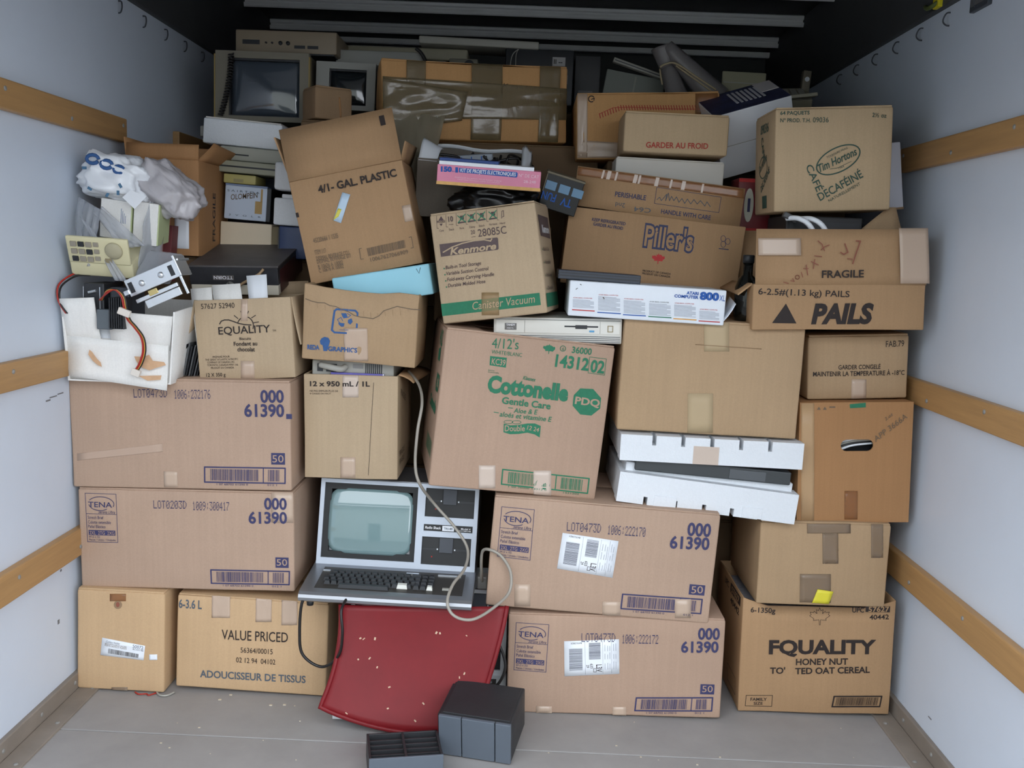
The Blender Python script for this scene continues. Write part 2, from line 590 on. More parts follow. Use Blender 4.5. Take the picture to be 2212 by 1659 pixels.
def carton(key, name, label, d, material, dz=0.0, dy=0.0, pitch=0, yaw=0, dh=0.0, **kw):
    x, y, z, w, h, roll = POSE[key][:6]
    yaw = yaw or (POSE[key][6] if len(POSE[key]) > 6 else 0)
    return Carton(name, label, pose(x, y + dy, z + dz, roll, yaw, pitch), w, h + dh, d, material, **kw)
POSE = {
 'A1': [-1.0433, 2.605, 0.0004, 0.2476, 0.296, 0.9],
 'A2': [-0.6789, 2.625, 0.0032, 0.4297, 0.2772, 1.41],
 'A3': [-0.8562, 2.62, 0.2986, 0.6036, 0.2874, -1.14],
 'A4': [-0.8692, 2.62, 0.5867, 0.6098, 0.3073, -1.38],
 'A5': [-1.045, 2.62, 0.8822, 0.3012, 0.22, 0.91],
 'A6': [-0.6996, 2.66, 0.9002, 0.2665, 0.2227, -4.38],
 'C3': [-0.3929, 2.66, 0.9626, 0.3109, 0.2017, 3.05],
 'C4': [-0.4116, 2.68, 0.6243, 0.2628, 0.2944, -1.0],
 'C1': [-0.3892, 2.75, 1.2037, 0.3218, 0.4351, -13.2],
 'C1b': [-0.3912, 2.75, 1.2032, 0.3267, 0.2886, -12.51],
 'C2': [-0.3286, 2.7, 1.1325, 0.2745, 0.0853, -10.89],
 'C10': [-0.0203, 2.62, 1.0984, 0.2898, 0.2987, -9.15, -9.0],
 'E8': [0.0474, 2.6, 0.6248, 0.464, 0.4314, 4.77, 9.0],
 'E7': [0.1528, 2.66, 1.0363, 0.3511, 0.0683, -1.16],
 'E9': [0.5722, 2.64, 0.7924, 0.4928, 0.3106, 0.87],
 'E10u': [0.5853, 2.615, 0.721, 0.4991, 0.0723, 0.65],
 'E10l': [0.5787, 2.615, 0.5801, 0.4945, 0.0916, 5.23],
 'E11': [0.294, 2.585, 0.2901, 0.6187, 0.3136, 2.43],
 'E12': [0.3547, 2.59, -0.0033, 0.6013, 0.2933, -0.82],
 'F1': [0.9324, 2.65, 0.0033, 0.4302, 0.339, -1.41],
 'F2': [0.9253, 2.645, 0.3258, 0.3628, 0.2418, -0.74],
 'F3': [1.0001, 2.66, 0.5664, 0.3112, 0.3442, -2.85],
 'F4': [0.9964, 2.7, 0.9112, 0.2774, 0.1803, -3.39],
 'F5': [0.9012, 2.62, 1.1061, 0.4572, 0.1204, -2.17],
 'F5f': [0.8991, 2.62, 1.2264, 0.4535, 0.1466, -2.02],
 'F6': [0.8904, 2.72, 1.4282, 0.3173, 0.2798, -3.35],
 'E4': [0.4203, 2.9, 1.179, 0.5215, 0.2241, 4.52],
 'E4f': [0.4329, 2.9, 1.403, 0.4941, 0.1137, 5.37],
 'E6': [0.3853, 2.62, 1.1135, 0.4204, 0.0948, 1.45],
 'E2': [0.4841, 2.95, 1.5934, 0.3088, 0.118, 0.53],
 'E1': [0.4283, 3.17, 1.5937, 0.4502, 0.2063, -2.71],
 'E3': [0.4782, 2.99, 1.4733, 0.3262, 0.1005, 1.0],
 'C14': [-0.1221, 3.25, 1.6381, 0.6106, 0.2455, -1.94, 13.01],
 'C11': [-0.056, 2.74, 1.4561, 0.2869, 0.0534, 2.17],
 'C12': [-0.1118, 2.92, 1.4801, 0.3272, 0.0733, 2.3],
 'mon': [-0.8393, 3.3, 1.6917, 0.3091, 0.2113, 0.06],
 'B2': [-0.7727, 3.35, 1.9281, 0.3389, 0.055, -0.24],
 'B3': [-0.8483, 3.2, 1.5783, 0.2469, 0.0817, 4.57],
 'B6': [-0.8224, 3.05, 1.3486, 0.1311, 0.1024, 2.97],
 'B7': [-0.8209, 3.05, 1.2331, 0.1609, 0.1073, 1.56],
 'A7': [-0.7757, 2.8, 1.1211, 0.2583, 0.0881, -1.59],
 'trsKey': [-0.2803, 2.49, 0.3315, 0.465, 0.0219, 1.35],
 'trsPan': [-0.2865, 2.7, 0.3666, 0.4691, 0.2399, 0.57],
}
EXTRA = {
 'A1': {"label":[[-0.0567,0.103],[0.066,0.095],[0.0703,0.1384],[-0.0514,0.1549]],"label2":[[0.0821,0.0968],[0.1046,0.0982],[0.1045,0.1147],[0.082,0.1133]],"tape":[[-0.026,-0.0066],[0.02,-0.0037],[0.02,0.011],[-0.026,0.0081]],"tape2":[[-0.0304,0.2629],[0.015,0.2657],[0.015,0.2869],[-0.0304,0.2841]]},
 'A2': {"t1":[[-0.1155,0.2126],[-0.0632,0.2163],[-0.065,0.2861],[-0.1172,0.2825]],"t2":[[0.01,0.2097],[0.0549,0.2129],[0.0523,0.2943],[0.0076,0.2912]],"t3":[[0.0832,0.2051],[0.128,0.2082],[0.1248,0.2994],[0.0802,0.2962]]},
 'A6': {"t1":[[-0.0186,0.0007],[0.0192,-0.0007],[0.0229,0.05],[-0.0148,0.0513]],"t2":[[-0.0066,0.1619],[0.0119,0.1613],[0.0162,0.2194],[-0.0022,0.2201]]},
 'C3': {"t1":[[-0.0391,0.0009],[0.0271,0.0071],[0.0202,0.1008],[-0.0457,0.0945]]},
 'C4': {"t1":[[-0.0232,0.2317],[0.0217,0.2328],[0.0216,0.2939],[-0.0232,0.2929]],"t2":[[-0.0291,0.0007],[0.0133,0.0018],[0.0132,0.062],[-0.0291,0.0609]]},
 'C1': {"label":[[-0.0616,0.1628],[-0.0416,0.151],[0.0009,0.2229],[-0.0196,0.2335]],"yel":[[-0.0616,0.1628],[-0.0441,0.1702],[-0.0316,0.1876],[-0.04,0.1925]]},
 'C10': {"t1":[[-0.034,0.013],[0.0133,0.0078],[0.0207,0.0686],[-0.0264,0.074]]},
 'E8': {"t1":[[-0.0949,0.0046],[-0.0496,0.0086],[-0.0573,0.0725],[-0.1025,0.0684]],"t2":[[0.058,-0.0028],[0.1076,0.0015],[0.0985,0.0719],[0.0491,0.0674]]},
 'E9': {"t1":[[-0.0249,0.2282],[0.0429,0.232],[0.0361,0.3128],[-0.0314,0.309]],"t2":[[-0.052,0.0018],[0.017,0.0058],[0.008,0.1157],[-0.0606,0.1118]]},
 'E11': {"label":[[-0.1219,0.1228],[0.0323,0.1097],[0.039,0.2145],[-0.1154,0.2246]],"t1":[[-0.2295,0.0041],[-0.1855,0.0079],[-0.1909,0.0715],[-0.2348,0.0676]],"t2":[[0.0148,-0.0018],[0.0647,0.0026],[0.0608,0.0434],[0.011,0.039]],"t3":[[0.2151,0.0095],[0.2589,0.0133],[0.2532,0.0673],[0.2094,0.0635]]},
 'E12': {"label":[[-0.1403,0.1122],[0.0126,0.1243],[0.0074,0.2252],[-0.1448,0.2141]],"t1":[[-0.216,-0.0106],[-0.1719,-0.0092],[-0.1728,0.0219],[-0.2169,0.0204]],"t2":[[-0.0018,-0.0054],[0.0369,-0.0041],[0.0357,0.0265],[-0.003,0.0252]]},
 'F2': {"t1":[[-0.0515,0.2098],[0.0692,0.2135],[0.0673,0.2404],[-0.0533,0.2367]],"t2":[[-0.0038,0.1246],[0.0402,0.126],[0.0339,0.2136],[-0.0099,0.2122]],"t3":[[0.1314,0.1444],[0.1649,0.1454],[0.1573,0.2432],[0.124,0.2421]],"t4":[[-0.0586,0.0084],[0.0278,0.0111],[0.0218,0.0951],[-0.0642,0.0924]],"sticker":[[-0.0248,0.0091],[0.0224,0.0074],[0.0318,0.0446],[-0.0125,0.0502]]},
 'F3': {"t1":[[-0.1431,0.0039],[-0.1069,0.0037],[-0.1172,0.3385],[-0.1527,0.3387]],"t2":[[-0.0227,0.0091],[0.0134,0.0089],[0.0104,0.0908],[-0.0255,0.091]],"hole":[[-0.0389,0.2038],[0.0498,0.2032],[0.0485,0.2353],[-0.04,0.2359]]},
 'F4': {"t1":[[-0.0164,0.0011],[0.0248,0.0004],[0.0233,0.0554],[-0.0178,0.0562]]},
 'F5f': {"t1":[[-0.2213,0.0766],[-0.1082,0.0771],[-0.1102,0.1228],[-0.223,0.1223]],"t2":[[0.1575,0.0038],[0.2347,0.0041],[0.2258,0.1502],[0.1491,0.1499]]},
 'E4f': {"t1":[[-0.2448,0.0871],[0.2462,0.0846],[0.2418,0.1108],[-0.2457,0.1112]]},
 'A5': {"flap":[[-0.1466,0.0034],[0.1532,0.0208],[0.1525,0.1433],[-0.1455,0.1263]],"piece1":[[-0.1688,0.1177],[-0.044,0.1248],[-0.0435,0.2437],[-0.1675,0.2367]],"piece2":[[-0.0,0.1224],[0.1513,0.1311],[0.1508,0.2088],[0.0001,0.2002]]},
}
PRINT = {
 'A4': [
  ["d","navy",1,"LOT0473D",-0.1253,0.2547,0.0925,0.024,0.0305,0,0],
  ["d","navy",1,"1006:232176",-0.0138,0.254,0.1,0.0248,0.018,0,0],
  ["t","navy",1,"000",0.223,0.2475,0.0645,0.0328,0.0181,0.028,0],
  ["t","navy",1,"61390",0.1781,0.2079,0.1096,0.033,0.0112,0.028,0],
  ["p","navy",0,[[0.2493,0.0743],[0.2874,0.0743],[0.2874,0.107],[0.2493,0.107]]],
  ["t","card",1,"50",0.2527,0.0807,0.0309,0.0201,0.0064,0,0],
  ["l","navy",0,[[0.0646,0.0641],[0.2873,0.0645],[0.2866,0.0218],[0.0634,0.0214]],0.0039,1],
  ["b","navy",0,[[0.0646,0.0641],[0.2873,0.0645],[0.2866,0.0218],[0.0634,0.0214]],4,0.73],
  ["t","navy",1,"1 07 68702 61390 0",0.0967,0.0136,0.0871,0.0052,0.0018,0,0],
  ["t","navy",1,"012 1",0.2374,0.0138,0.0268,0.0052,0.0018,0,0],
  ["p","navy",0,[[0.2927,0.2025],[0.3086,0.2025],[0.3086,0.2166],[0.2927,0.2166]]],
 ],
 'A3': [
  ["d","navy",1,"LOT0203D",-0.0897,0.233,0.0926,0.0232,0.0119,0,0],
  ["d","navy",1,"1009:300417",0.0197,0.2306,0.1023,0.0248,0.0092,0,0],
  ["l","navy",0,[[-0.2811,0.2714],[-0.1944,0.2703],[-0.1934,0.1321],[-0.2788,0.1319]],0.0014,1],
  ["l","navy",0,[[-0.2802,0.213],[-0.194,0.2125]],0.0012,0],
  ["t","navy",1,"TENA",-0.2736,0.2325,0.0674,0.0147,-0.0083,0.01,0],
  ["l","navy",0,[[-0.2032,0.2347],[-0.2017,0.2377],[-0.2011,0.2408],[-0.2013,0.2439],[-0.2025,0.247],[-0.2045,0.2499],[-0.2073,0.2526],[-0.2108,0.2551],[-0.215,0.2573],[-0.2197,0.2591],[-0.2248,0.2605],[-0.2303,0.2614],[-0.2359,0.2618],[-0.2416,0.2618],[-0.2472,0.2613],[-0.2525,0.2603],[-0.2575,0.2588],[-0.262,0.257],[-0.2658,0.2547],[-0.269,0.2522]],0.002,0],
  ["l","navy",0,[[-0.2715,0.2388],[-0.2704,0.2362],[-0.2688,0.2336],[-0.2666,0.2313],[-0.264,0.2291],[-0.261,0.2272],[-0.2575,0.2256],[-0.2538,0.2243],[-0.2498,0.2233],[-0.2457,0.2227],[-0.2415,0.2225],[-0.2373,0.2227],[-0.2332,0.2232],[-0.2292,0.2241],[-0.2255,0.2253],[-0.2221,0.2269]],0.002,0],
  ["t","navy",1,"Serena Ultra",-0.2457,0.2149,0.0474,0.0084,-0.0066,0,0.4],
  ["t","navy",1,"Stretch Brief",-0.2756,0.1984,0.0439,0.0087,-0.0049,0,0],
  ["t","navy",1,"Culotte extensible",-0.2754,0.1851,0.0645,0.0087,-0.0036,0,0],
  ["t","navy",1,"Pañal Elástico",-0.2752,0.1726,0.0489,0.0087,-0.0023,0,0],
  ["p","navy",0,[[-0.2751,0.1663],[-0.1996,0.1661],[-0.1995,0.1516],[-0.2749,0.1516]]],
  ["t","card",1,"2XL  2TG  2XG",-0.2723,0.1537,0.0702,0.0099,-0.0003,0,0],
  ["t","navy",1,"64 (2 x 32)",-0.2739,0.1446,0.0308,0.0056,0.0006,0,0],
  ["t","navy",1,"Pieces / Unités / Unidades",-0.2738,0.1359,0.0752,0.0056,0.0015,0,0],
  ["t","navy",1,"000",0.2195,0.2379,0.0631,0.0311,0.0059,0.028,0],
  ["t","navy",1,"61390",0.1759,0.1969,0.1073,0.0312,0.0177,0.028,0],
  ["p","navy",0,[[0.2488,0.0697],[0.2857,0.0697],[0.2857,0.0999],[0.2488,0.0999]]],
  ["t","card",1,"50",0.2524,0.0761,0.0294,0.0187,0.0123,0,0],
  ["l","navy",0,[[0.0666,0.0591],[0.2875,0.0596],[0.2863,0.021],[0.0673,0.0201]],0.0039,1],
  ["b","navy",0,[[0.0666,0.0591],[0.2875,0.0596],[0.2863,0.021],[0.0673,0.0201]],5,0.73],
  ["t","navy",1,"1 07 68702 61390 0",0.1,0.012,0.0855,0.0053,0.0041,0,0],
  ["t","navy",1,"012 1",0.2381,0.0126,0.0263,0.0053,0.0041,0,0],
 ],
 'E11': [
  ["d","navy",1,"LOT0473D",-0.1048,0.2309,0.0934,0.0253,0.0293,0,0],
  ["d","navy",1,"1006:222170",0.0067,0.2311,0.1034,0.0265,0.019,0,0],
  ["l","navy",0,[[-0.2871,0.2827],[-0.1976,0.2822],[-0.1975,0.1395],[-0.2882,0.1428]],0.0014,1],
  ["l","navy",0,[[-0.2876,0.2242],[-0.1976,0.2225]],0.0012,0],
  ["t","navy",1,"TENA",-0.2802,0.2436,0.0701,0.0146,-0.0139,0.01,0],
  ["l","navy",0,[[-0.2071,0.2455],[-0.2055,0.2486],[-0.2048,0.2517],[-0.205,0.255],[-0.2062,0.2581],[-0.2082,0.2611],[-0.2111,0.264],[-0.2147,0.2665],[-0.219,0.2687],[-0.2239,0.2705],[-0.2292,0.2719],[-0.2349,0.2729],[-0.2407,0.2733],[-0.2465,0.2732],[-0.2523,0.2727],[-0.2578,0.2717],[-0.263,0.2702],[-0.2677,0.2683],[-0.2717,0.266],[-0.275,0.2634]],0.002,0],
  ["l","navy",0,[[-0.2779,0.25],[-0.2769,0.2473],[-0.2752,0.2447],[-0.2731,0.2424],[-0.2704,0.2402],[-0.2672,0.2382],[-0.2637,0.2365],[-0.2598,0.2352],[-0.2557,0.2342],[-0.2514,0.2336],[-0.247,0.2333],[-0.2427,0.2334],[-0.2384,0.2339],[-0.2342,0.2348],[-0.2303,0.236],[-0.2268,0.2376]],0.002,0],
  ["t","navy",1,"Serena Ultra",-0.2516,0.2256,0.0495,0.0084,-0.0178,0,0.4],
  ["t","navy",1,"Stretch Brief",-0.2832,0.2094,0.046,0.0087,-0.0215,0,0],
  ["t","navy",1,"Culotte extensible",-0.2833,0.1961,0.0677,0.0087,-0.0245,0,0],
  ["t","navy",1,"Pañal Elástico",-0.2834,0.1834,0.0515,0.0087,-0.0273,0,0],
  ["p","navy",0,[[-0.2834,0.1771],[-0.2038,0.1748],[-0.2038,0.1598],[-0.2835,0.1623]]],
  ["t","card",1,"2XL  2TG  2XG",-0.2808,0.1644,0.0743,0.0098,-0.0315,0,0],
  ["t","navy",1,"64 (2 x 32)",-0.2827,0.1553,0.0326,0.0056,-0.0335,0,0],
  ["t","navy",1,"Pieces / Unités / Unidades",-0.2828,0.1465,0.0799,0.0056,-0.0354,0,0],
  ["t","navy",1,"000",0.2232,0.2469,0.0643,0.0347,0.0227,0.028,0],
  ["t","navy",1,"61390",0.1796,0.2074,0.108,0.0328,0.0372,0.028,0],
  ["p","navy",0,[[0.2454,0.08],[0.2887,0.08],[0.2887,0.1096],[0.2454,0.1096]]],
  ["t","card",1,"50",0.2521,0.0843,0.0319,0.0199,0.0742,0,0],
  ["l","navy",0,[[0.0647,0.0654],[0.2843,0.0688],[0.2843,0.0282],[0.0643,0.0235]],0.004,1],
  ["b","navy",0,[[0.0647,0.0654],[0.2843,0.0688],[0.2843,0.0282],[0.0643,0.0235]],6,0.73],
  ["t","navy",1,"1 07 68702 61390 0",0.0982,0.0159,0.0858,0.0054,0.021,0,0],
  ["t","navy",1,"012 1",0.2368,0.0188,0.0264,0.0054,0.021,0,0],
 ],
 'E12': [
  ["d","navy",1,"LOT0473D",-0.0963,0.2143,0.094,0.0253,0.0313,0,0],
  ["d","navy",1,"1006:222172",0.0159,0.2136,0.1008,0.0262,0.0103,0,0],
  ["l","navy",0,[[-0.2791,0.2635],[-0.1882,0.26],[-0.1926,0.1221],[-0.282,0.1256]],0.0014,1],
  ["l","navy",0,[[-0.2803,0.2058],[-0.19,0.2023]],0.0012,0],
  ["t","navy",1,"TENA",-0.2727,0.2248,0.0706,0.0144,-0.0389,0.01,0],
  ["l","navy",0,[[-0.1989,0.2248],[-0.1972,0.2277],[-0.1964,0.2308],[-0.1966,0.2339],[-0.1976,0.237],[-0.1996,0.24],[-0.2024,0.2428],[-0.206,0.2454],[-0.2103,0.2476],[-0.2152,0.2496],[-0.2205,0.2511],[-0.2262,0.2522],[-0.2321,0.2528],[-0.2381,0.2529],[-0.2439,0.2525],[-0.2496,0.2517],[-0.2548,0.2504],[-0.2596,0.2487],[-0.2637,0.2466],[-0.2671,0.2442]],0.002,0],
  ["l","navy",0,[[-0.2702,0.231],[-0.2692,0.2284],[-0.2676,0.2258],[-0.2655,0.2234],[-0.2628,0.2212],[-0.2597,0.2192],[-0.2561,0.2175],[-0.2523,0.2161],[-0.2481,0.215],[-0.2438,0.2142],[-0.2394,0.2139],[-0.235,0.2139],[-0.2307,0.2143],[-0.2265,0.215],[-0.2226,0.2162],[-0.219,0.2176]],0.002,0],
  ["t","navy",1,"Serena Ultra",-0.2441,0.2065,0.0497,0.0083,-0.039,0,0.4],
  ["t","navy",1,"Stretch Brief",-0.2761,0.1912,0.046,0.0086,-0.0392,0,0],
  ["t","navy",1,"Culotte extensible",-0.2764,0.1781,0.0675,0.0086,-0.0393,0,0],
  ["t","navy",1,"Pañal Elástico",-0.2767,0.1656,0.0513,0.0086,-0.0394,0,0],
  ["p","navy",0,[[-0.2768,0.1594],[-0.1978,0.1563],[-0.1982,0.1417],[-0.2771,0.1449]]],
  ["t","card",1,"2XL  2TG  2XG",-0.2744,0.1468,0.0736,0.0097,-0.0396,0,0],
  ["t","navy",1,"64 (2 x 32)",-0.2764,0.1379,0.0323,0.0055,-0.0397,0,0],
  ["t","navy",1,"Pieces / Unités / Unidades",-0.2766,0.1293,0.0788,0.0056,-0.0398,0,0],
  ["t","navy",1,"000",0.2259,0.2316,0.0603,0.0316,0.0173,0.028,0],
  ["t","navy",1,"61390",0.1811,0.1921,0.1039,0.0304,0.0315,0.028,0],
  ["p","navy",0,[[0.2402,0.0709],[0.2794,0.0709],[0.2794,0.1004],[0.2402,0.1004]]],
  ["t","card",1,"50",0.2454,0.0775,0.0296,0.0185,0.0176,0,0],
  ["l","navy",0,[[0.063,0.0544],[0.2759,0.0613],[0.2751,0.0222],[0.0605,0.0165]],0.0041,1],
  ["b","navy",0,[[0.063,0.0544],[0.2759,0.0613],[0.2751,0.0222],[0.0605,0.0165]],7,0.73],
  ["t","navy",1,"1 07 68702 61390 0",0.0931,0.0087,0.0838,0.0056,0.0264,0,0],
  ["t","navy",1,"012 1",0.2284,0.0123,0.0257,0.0056,0.0264,0,0],
 ],
 'A1': [
  ["p","stainink",0,[[0.0046,0.2547],[0.0034,0.2491],[-0.0001,0.2445],[-0.0051,0.2419],[-0.0105,0.2418],[-0.0153,0.2443],[-0.0184,0.2487],[-0.0192,0.2543],[-0.0175,0.2597],[-0.0136,0.264],[-0.0085,0.2661],[-0.0031,0.2657],[0.0014,0.2628],[0.0041,0.2581]]],
  ["p","redbrown",1,[[-0.0021,0.255],[-0.0029,0.251],[-0.0049,0.248],[-0.0076,0.247],[-0.0103,0.2482],[-0.0121,0.2513],[-0.0125,0.2554],[-0.0114,0.2593],[-0.0091,0.2618],[-0.0063,0.2623],[-0.0038,0.2606],[-0.0023,0.2572]]],
 ],
 'A2': [
  ["t","slate",1,"6-3.6 L",-0.2097,0.2353,0.0655,0.0241,0.0104,0.02,0],
  ["t","ink",1,"VALUE PRICED",-0.0848,0.1522,0.1884,0.0282,0.0225,0.004,0],
  ["t","ink",1,"56364/00015",-0.0298,0.1168,0.0914,0.015,0.0146,0,0],
  ["t","ink",1,"02 12 94  04102",-0.0418,0.0864,0.1119,0.015,0.0107,0,0],
  ["t","slate",1,"ADOUCISSEUR DE TISSUS",-0.1447,0.0335,0.3024,0.021,0.0146,0.02,0],
 ],
 'A6': [
  ["t","ink",1,"57627 52940",-0.1136,0.1985,0.0923,0.014,0.0,0,0],
  ["t","ink",1,"EQUALITY",-0.0705,0.1267,0.1438,0.0201,0.011,0.012,0],
  ["t","ink",1,"TM",0.0791,0.1294,0.0094,0.0053,0.0354,0,0],
  ["l","ink",0,[[-0.0153,0.1573],[-0.0139,0.1603],[-0.0121,0.1631],[-0.01,0.1656],[-0.0077,0.1678],[-0.0051,0.1696],[-0.0023,0.1711],[0.0006,0.1721],[0.0035,0.1727],[0.0065,0.1728],[0.0095,0.1725],[0.0124,0.1717],[0.0151,0.1706],[0.0177,0.169],[0.02,0.167],[0.022,0.1647],[0.0238,0.1621],[0.0252,0.1592],[0.0262,0.1561],[0.0268,0.1529],[0.027,0.1496],[0.0269,0.1463],[0.0263,0.143],[0.0253,0.1398]],0.0027,0],
  ["l","ink",0,[[-0.0659,0.1557],[-0.0609,0.1632],[-0.0516,0.1662],[-0.0399,0.1658],[-0.0268,0.161],[-0.0138,0.1555],[0.0027,0.1516],[0.0211,0.1499]],0.003,0],
  ["l","ink",0,[[-0.0144,0.1689],[-0.0239,0.1772]],0.0023,0],
  ["l","ink",0,[[-0.0027,0.1778],[-0.0052,0.1886]],0.0023,0],
  ["l","ink",0,[[0.0114,0.178],[0.0162,0.1878]],0.0023,0],
  ["l","ink",0,[[0.0235,0.1692],[0.0348,0.1758]],0.0023,0],
  ["l","ink",0,[[0.0286,0.1557],[0.0425,0.1575]],0.0023,0],
  ["t","ink",1,"Biscuits",-0.0138,0.1096,0.032,0.0074,-0.0145,0.01,0],
  ["t","ink",1,"Fondant au",-0.0309,0.0941,0.0654,0.0108,-0.0097,0.02,0],
  ["t","ink",1,"chocolat",-0.0219,0.0786,0.0485,0.0115,-0.0353,0.02,0],
  ["t","ink",1,"PRÉPARÉ POUR",-0.0917,0.0625,0.0473,0.0051,0.0005,0,0],
  ["t","ink",1,"THE GREAT ATLANTIC & PACIFIC",-0.1133,0.0555,0.0919,0.0051,-0.0057,0,0],
  ["t","ink",1,"COMPANY OF CANADA LTD.",-0.1081,0.0478,0.0761,0.0051,-0.0084,0,0],
  ["t","ink",1,"TORONTO, CANADA M9W 1A6",-0.1097,0.0405,0.0865,0.0051,-0.0155,0,0],
  ["t","ink",1,"PRODUIT DU CANADA",-0.0992,0.0323,0.0643,0.0051,-0.0086,0,0],
  ["t","ink",1,"12 X 350 g",-0.1138,0.0108,0.0536,0.0095,-0.0031,0.01,0],
 ],
 'C3': [
  ["l","blue",0,[[-0.0683,0.1452],[-0.0183,0.1473],[-0.0115,0.1412],[-0.01,0.0878],[-0.0152,0.0813],[-0.0704,0.0788],[-0.0775,0.0848],[-0.0736,0.1394]],0.0053,1],
  ["p","blue",0,[[-0.0559,0.1354],[-0.0427,0.1376],[-0.0368,0.1255],[-0.0483,0.1218],[-0.052,0.1274]]],
  ["p","blue",0,[[-0.0363,0.1189],[-0.0267,0.1248],[-0.0227,0.1151],[-0.0287,0.1062],[-0.0357,0.1106]]],
  ["p","blue",0,[[-0.0614,0.1081],[-0.0446,0.108],[-0.046,0.0985],[-0.0532,0.0972],[-0.0604,0.1032]]],
  ["l","blue",0,[[-0.0555,0.1053],[-0.0646,0.1162],[-0.0551,0.1238],[-0.0501,0.1142]],0.0017,0],
  ["l","blue",0,[[-0.0393,0.137],[-0.0296,0.1329],[-0.0368,0.1255]],0.0017,0],
  ["t","blue",1,"recyclable",-0.0575,0.0867,0.0268,0.004,0.0566,0,0],
  ["t","blue",1,"REDA",-0.1423,0.0249,0.0336,0.0121,0.0543,0.035,0],
  ["t","blue",1,"GRAPHICS",-0.0853,0.0262,0.0806,0.0121,0.0276,0.035,0],
  ["p","blue",0,[[-0.0976,0.024],[-0.0879,0.025],[-0.0904,0.0382],[-0.0831,0.044],[-0.0811,0.0536],[-0.086,0.0622],[-0.0962,0.0636],[-0.1043,0.0588],[-0.1088,0.051],[-0.1065,0.0424],[-0.0968,0.0376]]],
  ["l","greyink",0,[[-0.1512,0.1615],[-0.1343,0.158],[-0.1176,0.1573],[-0.101,0.1595],[-0.0872,0.1535],[-0.0705,0.1524],[-0.0533,0.1457],[-0.0363,0.1422],[-0.019,0.1332],[-0.002,0.1304],[0.0147,0.1303],[0.0348,0.1296],[0.0509,0.1388],[0.0631,0.1533],[0.0795,0.1581],[0.099,0.165],[0.1191,0.1635],[0.1392,0.1621],[0.161,0.1615]],0.0023,0],
  ["l","stainink",0,[[-0.1409,0.1558],[-0.1389,0.146]],0.001,0],
  ["l","stainink",0,[[-0.1201,0.1547],[-0.1179,0.1426]],0.001,0],
  ["l","stainink",0,[[-0.0993,0.1537],[-0.097,0.1392]],0.001,0],
  ["l","stainink",0,[[-0.0785,0.1526],[-0.076,0.1358]],0.001,0],
  ["l","stainink",0,[[-0.0577,0.1516],[-0.055,0.1325]],0.001,0],
  ["l","stainink",0,[[-0.0369,0.1505],[-0.0348,0.1391]],0.001,0],
  ["l","stainink",0,[[-0.0161,0.1495],[-0.0138,0.1357]],0.001,0],
  ["l","stainink",0,[[0.0047,0.1484],[0.0072,0.1323]],0.001,0],
  ["l","stainink",0,[[0.0255,0.1474],[0.0282,0.1289]],0.001,0],
  ["l","stainink",0,[[0.0462,0.1467],[0.0484,0.1359]],0.001,0],
  ["l","stainink",0,[[0.0666,0.1513],[0.069,0.1381]],0.001,0],
  ["l","stainink",0,[[0.087,0.1558],[0.0895,0.1404]],0.001,0],
  ["l","stainink",0,[[0.1073,0.1604],[0.1101,0.1427]],0.001,0],
  ["l","stainink",0,[[0.1277,0.165],[0.1298,0.1549]],0.001,0],
 ],
 'C4': [
  ["t","ink",1,"12 x 950 mL / 1L",-0.1143,0.2615,0.1676,0.0132,0.0175,0.03,0],
  ["t","ink",1,"NE PAS EMPILER PLUS DE",-0.1144,0.2455,0.0787,0.0046,0.0186,0,0],
  ["t","ink",1,"8 CAISSES DE HAUT",-0.1144,0.2382,0.0595,0.0041,0.0244,0,0],
  ["l","ink",0,[[0.0639,0.2749],[0.0585,0.1833],[0.0499,0.0116]],0.0011,0],
 ],
 'C1': [
  ["t","ink",1,"1",0.1221,0.3917,0.0144,0.0252,0.0284,0.03,0],
  ["t","ink",1,"4/1- GAL. PLASTIC",-0.0846,0.2432,0.224,0.0198,0.0199,0.03,0],
  ["p","ink",0,[[-0.161,0.1897],[-0.1531,0.1897],[-0.1531,0.2028],[-0.161,0.2028]]],
  ["t","greyink",1,"45220666 1 1535",-0.1286,0.1115,0.072,0.013,0.023,0,0],
  ["t","greyink",1,"ITEM 117",-0.1316,0.0795,0.0321,0.0124,-0.0067,0,0],
  ["t","greyink",1,"DESMAIL BEVERAGE CO L",-0.1309,0.0627,0.0971,0.0111,-0.0044,0,0],
  ["t","greyink",1,"DESMAIL BEVERAGE 071",-0.1312,0.0535,0.0973,0.0111,-0.0115,0,0],
  ["t","greyink",1,"B 10676 A 10002",-0.1305,0.0386,0.0713,0.0111,0.0038,0,0],
  ["t","greyink",1,"C 10676 A 10002",-0.1308,0.0276,0.0714,0.0111,0.0085,0,0],
  ["l","greyink",0,[[0.0004,0.0723],[-0.0064,0.072],[-0.0077,0.0423],[-0.0003,0.0422]],0.0017,0],
  ["l","greyink",0,[[0.1378,0.0766],[0.1446,0.0769],[0.1439,0.0462],[0.1365,0.046]],0.0016,0],
  ["b","greyink",0,[[0.0073,0.0726],[0.1325,0.0756],[0.13,0.0473],[0.0076,0.0426]],9,2],
  ["t","greyink",1,"10067627066909",0.0185,0.0305,0.1085,0.0111,0.0216,0,0],
 ],
 'C10': [
  ["l","plum",0,[[-0.1244,0.2911],[-0.1273,0.2581],[-0.1224,0.2575]],0.0009,0],
  ["l","plum",0,[[-0.0987,0.2912],[-0.1015,0.2586],[-0.0965,0.258]],0.0009,0],
  ["l","plum",0,[[-0.0702,0.291],[-0.0729,0.2588],[-0.068,0.2582]],0.0009,0],
  ["l","plum",0,[[-0.0436,0.291],[-0.0462,0.2592],[-0.0413,0.2586]],0.0009,0],
